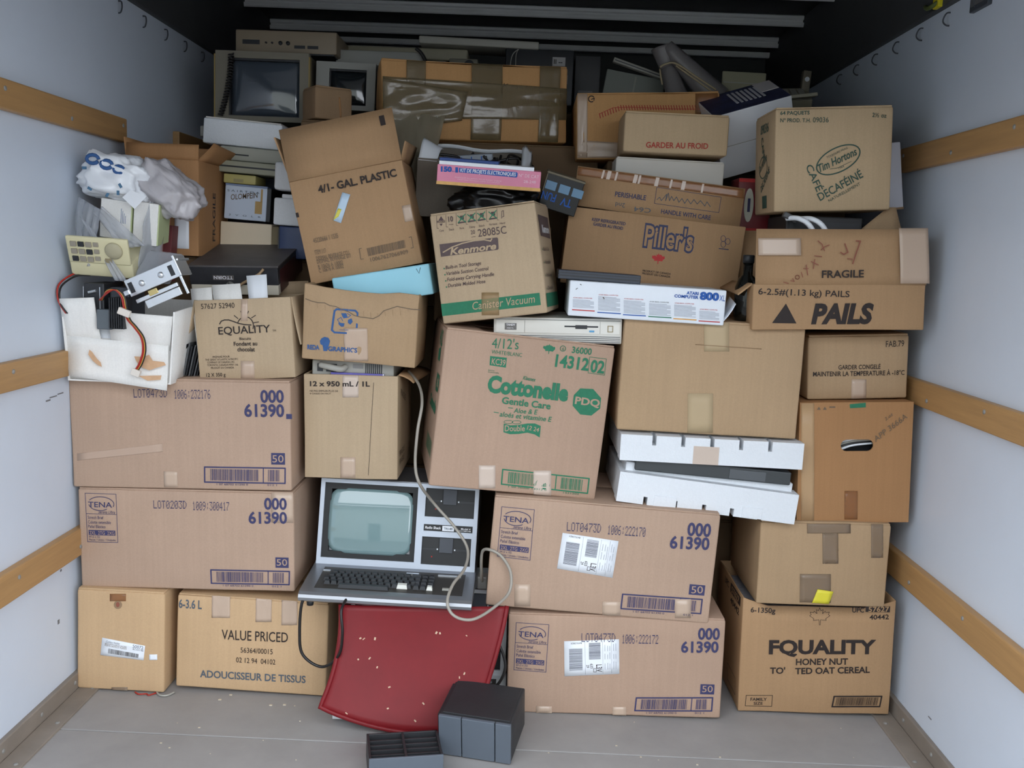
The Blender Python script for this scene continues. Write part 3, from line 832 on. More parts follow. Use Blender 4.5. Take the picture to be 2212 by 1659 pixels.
  ["l","plum",0,[[-0.0154,0.2908],[-0.0179,0.2594],[-0.013,0.2588]],0.0009,0],
  ["l","plum",0,[[0.0127,0.2906],[0.0103,0.2596],[0.0152,0.259]],0.0009,0],
  ["l","plum",0,[[0.0414,0.2903],[0.0391,0.2597],[0.0439,0.2591]],0.0009,0],
  ["p","plum",0,[[-0.1125,0.2892],[-0.1062,0.2774],[-0.1208,0.2779]]],
  ["t","plum",1,"FRAGILE",-0.1254,0.2723,0.0228,0.0055,-0.036,0.02,0],
  ["p","plum",0,[[-0.1194,0.2695],[-0.1101,0.269],[-0.1152,0.2628]]],
  ["t","plum",1,"10",-0.0934,0.2714,0.0135,0.0136,-0.0,0.02,0],
  ["t","plum",1,"max",-0.0924,0.2626,0.0121,0.0034,-0.0126,0,0],
  ["p","plum",0,[[-0.0686,0.2672],[-0.0473,0.2672],[-0.0467,0.2637],[-0.0681,0.263]]],
  ["p","plum",0,[[-0.0606,0.2833],[-0.0499,0.2833],[-0.0502,0.2724],[-0.0609,0.2724]]],
  ["l","green",1,[[-0.0668,0.2841],[-0.0465,0.2651]],0.0025,0],
  ["l","green",1,[[-0.0461,0.2855],[-0.0671,0.2656]],0.0025,0],
  ["p","plum",0,[[-0.0413,0.2672],[-0.0201,0.2672],[-0.0195,0.2637],[-0.0408,0.263]]],
  ["p","plum",0,[[-0.0333,0.2832],[-0.0227,0.2832],[-0.023,0.2723],[-0.0336,0.2723]]],
  ["l","green",1,[[-0.0396,0.284],[-0.0193,0.2651]],0.0025,0],
  ["l","green",1,[[-0.0189,0.2854],[-0.0398,0.2656]],0.0025,0],
  ["p","plum",0,[[-0.0141,0.2671],[0.007,0.2672],[0.0076,0.2637],[-0.0136,0.263]]],
  ["p","plum",0,[[-0.0061,0.2831],[0.0044,0.2831],[0.0041,0.2723],[-0.0064,0.2723]]],
  ["l","green",1,[[-0.0124,0.2839],[0.0078,0.265]],0.0024,0],
  ["l","green",1,[[0.0082,0.2854],[-0.0125,0.2656]],0.0024,0],
  ["p","plum",0,[[0.0168,0.2666],[0.0378,0.2666],[0.0385,0.2632],[0.0173,0.2624]]],
  ["p","plum",0,[[0.0247,0.2826],[0.0352,0.2826],[0.035,0.2718],[0.0244,0.2717]]],
  ["l","green",1,[[0.0185,0.2834],[0.0386,0.2645]],0.0024,0],
  ["l","green",1,[[0.039,0.2848],[0.0184,0.265]],0.0024,0],
  ["l","plum",0,[[0.0513,0.2625],[0.0536,0.2809],[0.0582,0.282],[0.0578,0.2668],[0.0535,0.2657]],0.0014,0],
  ["t","plum",1,"Care",-0.1214,0.2484,0.0121,0.0055,-0.0189,0,0],
  ["t","plum",1,"Stack",-0.0943,0.2478,0.0142,0.0055,-0.0189,0,0],
  ["t","plum",1,"Fork",-0.0651,0.2476,0.0121,0.0054,-0.0189,0,0],
  ["t","plum",1,"Clamp",-0.0385,0.2476,0.0159,0.0054,-0.0189,0,0],
  ["t","plum",1,"Stack",-0.0119,0.2477,0.0158,0.0054,-0.019,0,0],
  ["t","plum",1,"No hook",0.0162,0.2476,0.0217,0.0054,-0.019,0,0],
  ["t","plum",1,"Hand",0.045,0.2474,0.014,0.0054,-0.019,0,0],
  ["t","plum",1,"20",-0.0363,0.2309,0.0117,0.0102,-0.007,0,0],
  ["l","plum",0,[[-0.0355,0.2233],[-0.0249,0.2234]],0.0011,0],
  ["t","plum",1,"28085C",-0.0169,0.2217,0.0773,0.0197,-0.005,0,0],
  ["p","plumbox",0,[[-0.1264,0.2152],[0.0332,0.2141],[0.0355,0.2104],[0.0341,0.184],[0.031,0.1816],[-0.1265,0.1817]]],
  ["t","card",1,"Kenmore",-0.1,0.1837,0.1285,0.0171,0.0019,0.03,0.25],
  ["l","card",1,[[-0.1185,0.1929],[-0.0921,0.2035],[-0.0627,0.2102],[-0.0304,0.2131],[-0.0022,0.2123],[0.0147,0.2068],[0.0189,0.2121]],0.0032,0],
  ["t","plum",1,"Built-in Tool Storage",-0.1173,0.147,0.0993,0.0093,0.0068,0.008,0.2],
  ["p","green",0,[[-0.1232,0.1512],[-0.1196,0.1511],[-0.1197,0.1476],[-0.1233,0.1477]]],
  ["t","plum",1,"Variable Suction Control",-0.1172,0.1307,0.118,0.0093,0.0026,0.008,0.2],
  ["p","green",0,[[-0.1232,0.1345],[-0.1196,0.1344],[-0.1197,0.131],[-0.1233,0.131]]],
  ["t","plum",1,"Fold-away Carrying Handle",-0.1172,0.1143,0.1311,0.0093,-0.0004,0.008,0.2],
  ["p","green",0,[[-0.1232,0.1178],[-0.1196,0.1177],[-0.1197,0.1143],[-0.1233,0.1143]]],
  ["t","plum",1,"Durable Molded Hose",-0.1171,0.098,0.105,0.0093,0.0003,0.008,0.2],
  ["p","green",0,[[-0.1232,0.1011],[-0.1196,0.101],[-0.1197,0.0976],[-0.1233,0.0976]]],
  ["p","green",0,[[-0.1428,0.0555],[0.1296,0.0552],[0.1293,0.0226],[-0.1435,0.0226]]],
  ["t","card",1,"Canister Vacuum",-0.0562,0.0301,0.1714,0.0207,0.0056,0,0.2],
 ],
 'E8': [
  ["t","green",1,"4/12's",-0.1057,0.3897,0.0722,0.0264,0.0581,0,0],
  ["t","green",1,"WHITE/BLANC",-0.1046,0.3749,0.0828,0.0102,-0.0047,0,0],
  ["p","green",0,[[-0.1074,0.368],[-0.062,0.3679],[-0.0614,0.3412],[-0.1061,0.3431]]],
  ["t","card",1,"KC39",-0.1015,0.3466,0.0372,0.0159,-0.019,0.01,0],
  ["p","green",0,[[0.0491,0.4179],[0.0514,0.4131],[0.0548,0.4149],[0.054,0.4085],[0.0584,0.4125],[0.0595,0.4103],[0.0651,0.4112],[0.0635,0.407],[0.0662,0.4051],[0.0593,0.4004],[0.0602,0.3976],[0.0511,0.3986],[0.0508,0.3903],[0.049,0.3903],[0.0483,0.3986],[0.0392,0.3974],[0.04,0.4002],[0.0328,0.4048],[0.0354,0.4067],[0.0336,0.4109],[0.0392,0.41],[0.0402,0.4123],[0.0448,0.4084],[0.0436,0.4148],[0.0472,0.4131]]],
  ["l","green",0,[[0.0947,0.4099],[0.0947,0.408],[0.0941,0.4062],[0.0932,0.4045],[0.0918,0.4032],[0.0901,0.4023],[0.0882,0.4018],[0.0863,0.4019],[0.0844,0.4024],[0.0827,0.4034],[0.0813,0.4048],[0.0804,0.4064],[0.0799,0.4083],[0.0799,0.4102],[0.0804,0.412],[0.0814,0.4137],[0.0827,0.415],[0.0844,0.4159],[0.0863,0.4164],[0.0883,0.4163],[0.0901,0.4158],[0.0918,0.4148],[0.0932,0.4134],[0.0942,0.4118]],0.0017,1],
  ["t","green",1,"6",0.0852,0.4042,0.0055,0.0087,-0.0143,0,0],
  ["t","green",1,"36000",0.1123,0.4007,0.0549,0.0167,-0.0023,0.02,0],
  ["t","green",1,"14312",0.0706,0.3592,0.0931,0.0317,-0.021,0.03,0],
  ["l","green",0,[[0.1635,0.3945],[0.2105,0.3938],[0.2114,0.3494],[0.1653,0.3507]],0.0014,1],
  ["t","green",1,"02",0.1692,0.3545,0.0394,0.0319,-0.0065,0.03,0],
  ["t","green",1,"Kleenex",-0.0119,0.3146,0.0353,0.01,-0.0679,0.015,0.2],
  ["t","green",1,"Cottonelle",-0.105,0.2727,0.2226,0.0416,-0.015,0.05,0],
  ["t","green",1,"Gentle Care",-0.0613,0.2442,0.1346,0.0174,-0.023,0.025,0],
  ["t","green",1,"Aloe & E",-0.0258,0.222,0.0654,0.0128,0.0215,0.012,0.15],
  ["l","green",0,[[-0.0415,0.234],[-0.0296,0.2338]],0.002,0],
  ["t","green",1,"aloés et vitamine E",-0.063,0.2082,0.144,0.0134,-0.0078,0.012,0.15],
  ["l","green",0,[[-0.079,0.2181],[-0.0664,0.2173]],0.002,0],
  ["p","green",0,[[0.1488,0.3065],[0.1848,0.3085],[0.2104,0.2856],[0.2116,0.2566],[0.1895,0.2349],[0.1583,0.2352],[0.1336,0.2573],[0.1332,0.2862]]],
  ["t","card",1,"PDQ",0.1383,0.2636,0.0702,0.0189,-0.0309,0.03,0],
  ["p","green",0,[[-0.0485,0.1893],[-0.0306,0.1866],[-0.0072,0.1899],[0.0158,0.1962],[0.036,0.1982],[0.053,0.193],[0.054,0.1778],[0.0544,0.1607],[0.0398,0.1679],[0.019,0.171],[-0.0042,0.1653],[-0.0276,0.1621],[-0.0466,0.1657]]],
  ["t","card",1,"Double",-0.0437,0.1693,0.055,0.0156,0.0964,0.012,0],
  ["t","card",1,"12 24",0.0161,0.1799,0.0333,0.0115,-0.1302,0.01,0],
  ["l","green",0,[[-0.0247,0.1963],[-0.0249,0.1952],[-0.026,0.194],[-0.0278,0.1929],[-0.0302,0.192],[-0.0331,0.1913],[-0.0362,0.1908],[-0.0393,0.1906],[-0.0423,0.1908],[-0.0448,0.1912],[-0.0469,0.192],[-0.0482,0.1929],[-0.0487,0.194],[-0.0485,0.1952],[-0.0474,0.1963],[-0.0456,0.1974],[-0.0432,0.1983],[-0.0403,0.1991],[-0.0372,0.1995],[-0.0341,0.1997],[-0.0312,0.1995],[-0.0286,0.1991],[-0.0265,0.1984],[-0.0252,0.1974]],0.0013,1],
  ["l","green",0,[[-0.0021,0.1979],[-0.0024,0.1967],[-0.0035,0.1955],[-0.0053,0.1944],[-0.0077,0.1935],[-0.0105,0.1928],[-0.0137,0.1923],[-0.0168,0.1922],[-0.0198,0.1923],[-0.0223,0.1928],[-0.0244,0.1935],[-0.0257,0.1944],[-0.0263,0.1955],[-0.026,0.1967],[-0.0249,0.1979],[-0.0231,0.1989],[-0.0207,0.1999],[-0.0178,0.2006],[-0.0147,0.2011],[-0.0116,0.2012],[-0.0086,0.2011],[-0.006,0.2006],[-0.004,0.1999],[-0.0027,0.199]],0.0013,1],
  ["t","green",1,"Same Great",-0.1084,0.3285,0.0175,0.004,-0.0472,0,0],
  ["t","green",1,"Cottonelle",-0.1078,0.3233,0.0295,0.0033,-0.0081,0,0],
  ["l","green",0,[[-0.0358,0.0631],[0.2073,0.0591],[0.2084,0.0173],[-0.0342,0.022]],0.0037,1],
  ["b","green",0,[[-0.0358,0.0631],[0.2073,0.0591],[0.2084,0.0173],[-0.0342,0.022]],11,0.62],
  ["t","green",1,"1 00 36000 14312 0",-0.0146,0.0151,0.1067,0.0048,-0.0095,0,0],
  ["t","green",1,"1431202",0.1393,0.0112,0.0454,0.0048,-0.0053,0,0],
 ],
 'F1': [
  ["t","ink",1,"6-1350g",-0.1928,0.2965,0.0692,0.0142,-0.0102,0.015,0],
  ["t","ink",1,"UPC",0.0928,0.3018,0.0332,0.0142,0.0183,0.015,0],
  ["p","ink",0,[[0.1304,0.3037],[0.1987,0.3037],[0.1987,0.3214],[0.1304,0.3214]]],
  ["t","card",1,"57627",0.1383,0.3042,0.058,0.0142,0.0319,0.02,0],
  ["t","ink",1,"40442",0.1424,0.2817,0.0546,0.0135,0.0401,0.015,0],
  ["l","ink",0,[[0.0008,0.3139],[0.0049,0.3051],[0.0107,0.3084],[0.0096,0.2967],[0.017,0.3041],[0.0191,0.3],[0.0287,0.3018],[0.0261,0.2942],[0.0308,0.2908],[0.0193,0.282],[0.0211,0.277],[0.0053,0.2786],[0.0052,0.2634],[0.0022,0.2633],[0.0004,0.2785],[-0.0152,0.2763],[-0.014,0.2814],[-0.0265,0.2897],[-0.0222,0.2933],[-0.0256,0.3008],[-0.0159,0.2994],[-0.0143,0.3035],[-0.0061,0.2964],[-0.0086,0.3081],[-0.0023,0.305]],0.0011,1],
  ["t","ink",1,"FQUALITY",-0.1363,0.1763,0.3024,0.0379,0.0214,0.04,0],
  ["t","ink",1,"HONEY NUT",-0.0578,0.1438,0.147,0.0177,0.0325,0.025,0],
  ["t","ink",1,"TO'",-0.1298,0.1163,0.043,0.0177,0.0283,0.025,0],
  ["t","ink",1,"TED OAT CEREAL",-0.0582,0.1164,0.211,0.0177,0.0437,0.025,0],
  ["l","ink",0,[[-0.1933,0.0484],[-0.1184,0.0499],[-0.1189,0.0166],[-0.1944,0.016]],0.0015,1],
  ["t","ink",1,"FAMILY",-0.1806,0.0325,0.0467,0.0089,0.0192,0.015,0],
  ["t","ink",1,"SIZE",-0.1709,0.0205,0.026,0.0081,0.0192,0.015,0],
  ["l","ink",0,[[0.0562,0.052],[0.1917,0.0546],[0.188,0.0233],[0.0524,0.0207]],0.0042,1],
  ["b","ink",0,[[0.0562,0.052],[0.1917,0.0546],[0.188,0.0233],[0.0524,0.0207]],13,2],
 ],
 'F3': [
  ["p","greyink",0,[[-0.1093,0.3205],[-0.104,0.3292],[-0.0986,0.3205]]],
  ["p","greyink",0,[[-0.093,0.3204],[-0.0878,0.3291],[-0.0823,0.3203]]],
  ["p","greyink",0,[[-0.0753,0.3258],[-0.059,0.3258],[-0.059,0.3294],[-0.0753,0.3294]]],
  ["p","green",0,[[-0.0199,0.3351],[0.024,0.3391],[0.0245,0.3261],[-0.0187,0.3242]]],
  ["t","greyink",1,"APP 3666A",0.0548,0.2287,0.1085,0.0152,0.6692,0,0.2],
  ["t","greyink",1,"2.oz",0.0803,0.2877,0.027,0.0089,0.6969,0,0.3],
 ],
 'F4': [
  ["t","ink",1,"FAB.79",0.0746,0.1441,0.0503,0.0166,0.0253,0,0],
  ["t","ink",1,"GARDER CONGELÉ",-0.0553,0.0844,0.1166,0.0118,-0.0026,0.012,0],
  ["t","ink",1,"MAINTENIR LA TEMPERATURE À -18°C",-0.1241,0.0659,0.2528,0.0127,-0.0002,0.012,0],
 ],
 'F5': [
  ["t","ink",1,"6-2.5#(1.13 kg) PAILS",-0.2168,0.0944,0.2428,0.0159,-0.0289,0.01,0],
  ["p","ink",0,[[-0.1768,0.0176],[-0.1419,0.0699],[-0.1113,0.0166]]],
  ["t","ink",1,"PAILS",-0.0726,0.0179,0.1651,0.0488,0.0074,0.05,0.18],
 ],
 'F5f': [
  ["t","ink",1,"FRAGILE",-0.0516,0.0179,0.1113,0.0189,0.0216,0.02,0],
  ["l","redbrown",0,[[0.0366,0.1159],[0.0479,0.1152],[0.0356,0.0785],[0.0292,0.0559]],0.0034,0],
  ["l","redbrown",0,[[0.007,0.1083],[0.0156,0.0859],[0.0046,0.0802],[-0.0039,0.0858]],0.003,0],
  ["l","redbrown",0,[[0.0146,0.069],[0.0278,0.0679]],0.0023,0],
  ["l","redbrown",0,[[-0.064,0.1155],[-0.0531,0.1062],[-0.0466,0.0894]],0.0023,0],
  ["l","redbrown",0,[[-0.0342,0.1051],[-0.0471,0.0999],[-0.0561,0.0912]],0.0023,0],
  ["l","redbrown",0,[[-0.0724,0.0761],[-0.0534,0.0743]],0.0023,0],
  ["l","redbrown",0,[[-0.0811,0.0611],[-0.0618,0.0518]],0.0023,0],
  ["l","redbrown",0,[[-0.0719,0.0668],[-0.0746,0.0423]],0.0023,0],
  ["l","redbrown",0,[[-0.0939,0.0516],[-0.0889,0.0253]],0.0023,0],
  ["l","redbrown",0,[[-0.101,0.0422],[-0.0878,0.0422]],0.0019,0],
  ["l","redbrown",0,[[-0.1063,0.0327],[-0.1019,0.0195]],0.0019,0],
  ["l","redbrown",0,[[-0.111,0.0195],[-0.1111,0.0182],[-0.1115,0.0169],[-0.1123,0.0158],[-0.1133,0.015],[-0.1146,0.0144],[-0.1159,0.0142],[-0.1173,0.0143],[-0.1186,0.0148],[-0.1197,0.0156],[-0.1206,0.0166],[-0.1212,0.0179],[-0.1215,0.0192],[-0.1215,0.0206],[-0.1211,0.0219],[-0.1204,0.023],[-0.1194,0.0239],[-0.1182,0.0245],[-0.1168,0.0247],[-0.1155,0.0247],[-0.1142,0.0243],[-0.113,0.0235],[-0.112,0.0225],[-0.1114,0.0213]],0.0019,1],
  ["l","redbrown",0,[[-0.1282,0.0156],[-0.1241,0.0081],[-0.1336,0.01]],0.0019,0],
  ["l","redbrown",0,[[-0.1524,0.0061],[-0.139,0.0024]],0.0019,0],
 ],
 'F6': [
  ["t","darkgreen",1,"64 PAQUETS",-0.146,0.2596,0.0791,0.0094,-0.0067,0.02,0],
  ["t","darkgreen",1,"Nº PROD. T.H.",-0.1457,0.24,0.0819,0.0102,-0.0209,0.012,0],
  ["t","darkgreen",1,"09036",-0.058,0.2378,0.0423,0.0135,-0.0209,0,0],
  ["t","darkgreen",1,"2½ oz",0.1009,0.2488,0.0385,0.0112,-0.0794,0.01,0],
  ["l","darkgreen",0,[[0.0687,0.1646],[0.0702,0.1607],[0.0707,0.1564],[0.0703,0.1517],[0.0689,0.1469],[0.0665,0.1419],[0.0632,0.1367],[0.0591,0.1316],[0.0542,0.1266],[0.0486,0.1218],[0.0424,0.1172],[0.0357,0.113],[0.0285,0.1092],[0.0212,0.1058],[0.0136,0.103],[0.0061,0.1008],[-0.0014,0.0991],[-0.0086,0.0981],[-0.0154,0.0978],[-0.0218,0.0982],[-0.0276,0.0992],[-0.0327,0.1008],[-0.037,0.1031],[-0.0405,0.1059],[-0.0431,0.1093],[-0.0448,0.1132],[-0.0454,0.1174],[-0.0451,0.122],[-0.0439,0.1268],[-0.0416,0.1319],[-0.0385,0.137],[-0.0345,0.1421],[-0.0297,0.1471],[-0.0242,0.152],[-0.018,0.1566],[-0.0114,0.1608],[-0.0044,0.1647],[0.003,0.1681],[0.0105,0.171],[0.018,0.1734],[0.0254,0.1751],[0.0327,0.1762],[0.0395,0.1766],[0.046,0.1764],[0.0518,0.1755],[0.0571,0.1739],[0.0615,0.1718],[0.0652,0.1691]],0.0035,1],
  ["t","darkgreen",1,"Tim Hortons",-0.0368,0.1048,0.1118,0.0202,0.4225,0.02,0.3],
  ["t","darkgreen",1,"TOUJOURS FRAIS",-0.0182,0.141,0.0615,0.0054,0.4254,0,0],
  ["t","darkgreen",1,"1964",0.0149,0.1114,0.0156,0.0054,0.3795,0,0],
  ["l","darkgreen",0,[[-0.0091,0.113],[0.0082,0.1146],[0.0178,0.1182],[0.0483,0.132]],0.0012,0],
  ["t","darkgreen",1,"CAFÉ",-0.0757,0.1208,0.0766,0.0182,-1.1344,0.01,0],
  ["t","darkgreen",1,"DECAFÉINÉ",-0.0336,0.0275,0.1317,0.0211,0.4966,0.012,0],
  ["t","darkgreen",1,"NATURELLEMENT",-0.009,0.0239,0.0956,0.0078,0.4955,0,0],
 ],
 'E4': [
  ["t","navyink",1,"KEEP REFRIGERATED",-0.19,0.1893,0.0989,0.0088,-0.0198,0.02,0],
  ["t","navyink",1,"GARDER AU FROID",-0.1851,0.1765,0.0885,0.0088,-0.0362,0.02,0],
  ["t","navyink",0,"Piller's",-0.0335,0.1361,0.1502,0.0585,0.0018,0.085,0],
  ["t","card",1,"Piller's",-0.0335,0.1361,0.1502,0.0585,0.0018,0.012,0,0.085],
  ["p","red",0,[[0.0173,0.1187],[0.02,0.1133],[0.0239,0.1154],[0.0231,0.1081],[0.028,0.1128],[0.0293,0.1103],[0.0357,0.1116],[0.0339,0.1068],[0.0371,0.1047],[0.0294,0.0991],[0.0306,0.096],[0.0202,0.0967],[0.0201,0.0873],[0.0181,0.0872],[0.017,0.0966],[0.0067,0.095],[0.0075,0.0982],[-0.0007,0.1032],[0.0021,0.1055],[-0.0001,0.1102],[0.0063,0.1094],[0.0073,0.112],[0.0128,0.1077],[0.0112,0.1149],[0.0152,0.1131]]],
  ["t","ink",1,"PRODUCT OF CANADA",-0.0232,0.0603,0.0843,0.0054,-0.0029,0.01,0],
  ["t","ink",1,"PRODUIT DU CANADA",-0.0231,0.0523,0.0838,0.0054,-0.0076,0.01,0],
  ["l","navyink",0,[[0.221,0.1775],[0.2209,0.1737],[0.2194,0.1704],[0.217,0.1684],[0.2139,0.1679],[0.2109,0.1692],[0.2085,0.1719],[0.2071,0.1755],[0.2071,0.1794],[0.2084,0.1827],[0.2108,0.1849],[0.2139,0.1855],[0.2169,0.1844],[0.2194,0.1818]],0.0013,1],
  ["l","navyink",0,[[0.2089,0.1678],[0.2088,0.164],[0.2073,0.1607],[0.2048,0.1586],[0.2018,0.1582],[0.1988,0.1595],[0.1963,0.1622],[0.195,0.1658],[0.195,0.1697],[0.1963,0.173],[0.1987,0.1752],[0.2018,0.1758],[0.2048,0.1747],[0.2073,0.1721]],0.0013,1],
  ["l","navyink",0,[[0.2065,0.1841],[0.2064,0.1803],[0.2049,0.177],[0.2024,0.175],[0.1994,0.1745],[0.1964,0.1758],[0.1939,0.1785],[0.1926,0.1821],[0.1926,0.1859],[0.1939,0.1893],[0.1963,0.1915],[0.1993,0.1921],[0.2024,0.191],[0.2049,0.1884]],0.0013,1],
  ["l","navyink",0,[[0.1917,0.1533],[0.2191,0.1534]],0.0026,0],
 ],
 'E4f': [
  ["t","navyink",1,"PERISHABLE",-0.1282,0.0411,0.0916,0.0138,0.0053,0.015,0],
  ["l","navyink",0,[[-0.01,0.0837],[0.1808,0.0797],[0.1804,0.0347],[-0.01,0.0363]],0.0013,1],
  ["t","navyink",1,"HANDLE WITH CARE",0.0127,0.0101,0.1466,0.0126,0.0012,0.015,0],
  ["l","slate",0,[[-0.0045,0.0481],[0.0024,0.056],[0.0086,0.0467],[0.0164,0.0588],[0.0215,0.0673],[0.0212,0.0483],[0.0257,0.0711],[0.0323,0.0498],[0.0366,0.063],[0.0449,0.0515],[0.051,0.0634],[0.0604,0.0488],[0.0675,0.0608],[0.0776,0.0479],[0.0835,0.0614],[0.0952,0.0487],[0.1026,0.0623],[0.1141,0.0512],[0.122,0.0618],[0.1371,0.048],[0.1414,0.0612],[0.1531,0.0485]],0.0019,0],
  ["t","slate",1,"C64",-0.0179,0.0203,0.0497,0.0132,-3.1167,0,0],
  ["t","slate",1,"2nd",-0.0949,0.025,0.0283,0.0125,-3.1206,0,0],
 ],
 'E6': [
  ["t","ataribl",1,"ATARI",0.1031,0.0777,0.0321,0.0078,-0.0069,0.035,0],
  ["t","ataribl",1,"COMPUTER",0.0713,0.0677,0.0648,0.0075,-0.0062,0.035,0],
  ["t","ataribl",1,"800",0.139,0.0669,0.0519,0.0186,-0.0016,0.06,0],
  ["t","ataribl",1,"XL",0.1922,0.066,0.0146,0.0151,-0.014,0,0],
  ["t","red",1,"ATARI 800XL COMPUTER",-0.1984,0.0477,0.0512,0.0029,0.0144,0,0],
  ["l","palegrey",0,[[-0.1987,0.0435],[-0.1527,0.0437]],0.0015,0],
  ["l","palegrey",0,[[-0.1984,0.0403],[-0.1425,0.0406]],0.0015,0],
  ["l","palegrey",0,[[-0.1982,0.0372],[-0.1423,0.0374]],0.0015,0],
  ["l","palegrey",0,[[-0.198,0.034],[-0.1421,0.0342]],0.0015,0],
  ["l","palegrey",0,[[-0.1977,0.0307],[-0.1518,0.0309]],0.0015,0],
  ["l","palegrey",0,[[-0.1975,0.0275],[-0.1416,0.0278]],0.0015,0],
  ["l","palegrey",0,[[-0.1973,0.0243],[-0.1413,0.0246]],0.0015,0],
  ["l","red",0,[[-0.1984,0.0164],[-0.139,0.0167]],0.0026,0],
  ["t","red",1,"ATARI 800XL COMPUTER",-0.1312,0.0599,0.0531,0.0029,0.0163,0,0],
  ["l","palegrey",0,[[-0.1314,0.0558],[-0.0835,0.056]],0.0015,0],
  ["l","palegrey",0,[[-0.1312,0.0527],[-0.0733,0.0529]],0.0015,0],
  ["l","palegrey",0,[[-0.1309,0.0495],[-0.073,0.0497]],0.0015,0],
  ["l","palegrey",0,[[-0.1307,0.0463],[-0.0728,0.0465]],0.0015,0],
  ["l","palegrey",0,[[-0.1304,0.0431],[-0.0825,0.0432]],0.0015,0],
  ["l","palegrey",0,[[-0.1302,0.0399],[-0.0723,0.0401]],0.0015,0],
  ["l","palegrey",0,[[-0.13,0.0367],[-0.072,0.0369]],0.0015,0],
  ["l","palegrey",0,[[-0.1297,0.0335],[-0.0718,0.0337]],0.0015,0],
  ["l","palegrey",0,[[-0.1295,0.0303],[-0.0815,0.0305]],0.0015,0],
  ["l","palegrey",0,[[-0.1292,0.0271],[-0.0713,0.0273]],0.0015,0],
  ["l","palegrey",0,[[-0.129,0.0239],[-0.071,0.0241]],0.0015,0],
  ["l","palegrey",0,[[-0.1287,0.0207],[-0.0707,0.0209]],0.0015,0],
  ["l","ataribl",0,[[-0.13,0.0138],[-0.0685,0.0142]],0.0026,0],
  ["t","red",1,"ATARI 800XL COMPUTER",-0.062,0.0537,0.0517,0.0029,0.0149,0,0],
  ["l","palegrey",0,[[-0.0622,0.0496],[-0.0157,0.0498]],0.0015,0],
  ["l","palegrey",0,[[-0.062,0.0464],[-0.0055,0.0466]],0.0015,0],
  ["l","palegrey",0,[[-0.0617,0.0432],[-0.0053,0.0434]],0.0015,0],
  ["l","palegrey",0,[[-0.0614,0.04],[-0.005,0.0402]],0.0015,0],
  ["l","palegrey",0,[[-0.0612,0.0368],[-0.0147,0.037]],0.0015,0],
  ["l","palegrey",0,[[-0.0609,0.0336],[-0.0045,0.0338]],0.0015,0],
  ["l","palegrey",0,[[-0.0607,0.0304],[-0.0042,0.0306]],0.0015,0],
  ["l","palegrey",0,[[-0.0604,0.0272],[-0.0039,0.0274]],0.0015,0],
  ["l","palegrey",0,[[-0.0602,0.024],[-0.0136,0.0242]],0.0015,0],
  ["l","palegrey",0,[[-0.0599,0.0208],[-0.0034,0.021]],0.0015,0],
  ["l","palegrey",0,[[-0.0596,0.0176],[-0.0031,0.0178]],0.0015,0],
  ["l","ataribl",0,[[-0.061,0.0122],[-0.001,0.0126]],0.0026,0],
  ["t","ink",1,"ATARI 800XL COMPUTER",0.0064,0.0503,0.0522,0.0029,0.0155,0,0],
  ["l","palegrey",0,[[0.0062,0.0462],[0.0532,0.0464]],0.0015,0],
  ["l","palegrey",0,[[0.0065,0.043],[0.0634,0.0433]],0.0015,0],
  ["l","palegrey",0,[[0.0067,0.0398],[0.0637,0.0401]],0.0015,0],
  ["l","palegrey",0,[[0.007,0.0366],[0.064,0.0369]],0.0015,0],
  ["l","palegrey",0,[[0.0073,0.0334],[0.0543,0.0336]],0.0015,0],
  ["l","palegrey",0,[[0.0075,0.0302],[0.0646,0.0305]],0.0015,0],
  ["l","palegrey",0,[[0.0078,0.027],[0.0648,0.0273]],0.0015,0],
  ["l","palegrey",0,[[0.0081,0.0238],[0.0651,0.0241]],0.0015,0],
  ["l","palegrey",0,[[0.0083,0.0206],[0.0554,0.0208]],0.0015,0],
  ["l","palegrey",0,[[0.0086,0.0174],[0.0657,0.0177]],0.0015,0],
  ["l","green",0,[[0.0073,0.0118],[0.0679,0.0121]],0.0026,0],
  ["t","red",1,"ATARI 800XL COMPUTER",0.0736,0.0509,0.0522,0.0029,0.0155,0,0],
  ["l","palegrey",0,[[0.0734,0.0468],[0.1204,0.047]],0.0015,0],
  ["l","palegrey",0,[[0.0736,0.0436],[0.1306,0.0439]],0.0015,0],
  ["l","palegrey",0,[[0.0739,0.0405],[0.1309,0.0407]],0.0015,0],
  ["l","palegrey",0,[[0.0742,0.0373],[0.1312,0.0375]],0.0015,0],
  ["l","palegrey",0,[[0.0745,0.0341],[0.1215,0.0342]],0.0015,0],
  ["l","palegrey",0,[[0.0748,0.0309],[0.1318,0.0311]],0.0015,0],
  ["l","palegrey",0,[[0.075,0.0277],[0.132,0.0279]],0.0015,0],
  ["l","palegrey",0,[[0.0753,0.0245],[0.1323,0.0247]],0.0015,0],
  ["l","palegrey",0,[[0.0756,0.0213],[0.1227,0.0214]],0.0015,0],
  ["l","palegrey",0,[[0.0759,0.0181],[0.1329,0.0183]],0.0015,0],
  ["l","orange",0,[[0.0748,0.0104],[0.1354,0.0107]],0.0026,0],
  ["t","red",1,"ATARI 800XL COMPUTER",0.1425,0.0388,0.0473,0.0029,0.0103,0,0],
  ["l","palegrey",0,[[0.1422,0.0347],[0.1843,0.0349]],0.0015,0],
  ["l","palegrey",0,[[0.1425,0.0315],[0.1945,0.0317]],0.0015,0],
  ["l","palegrey",0,[[0.1428,0.0283],[0.1948,0.0285]],0.0015,0],
  ["l","palegrey",0,[[0.1431,0.0251],[0.1951,0.0253]],0.0015,0],
  ["l","palegrey",0,[[0.1434,0.0219],[0.1855,0.0221]],0.0015,0],
  ["l","palegrey",0,[[0.1437,0.0187],[0.1957,0.0189]],0.0015,0],
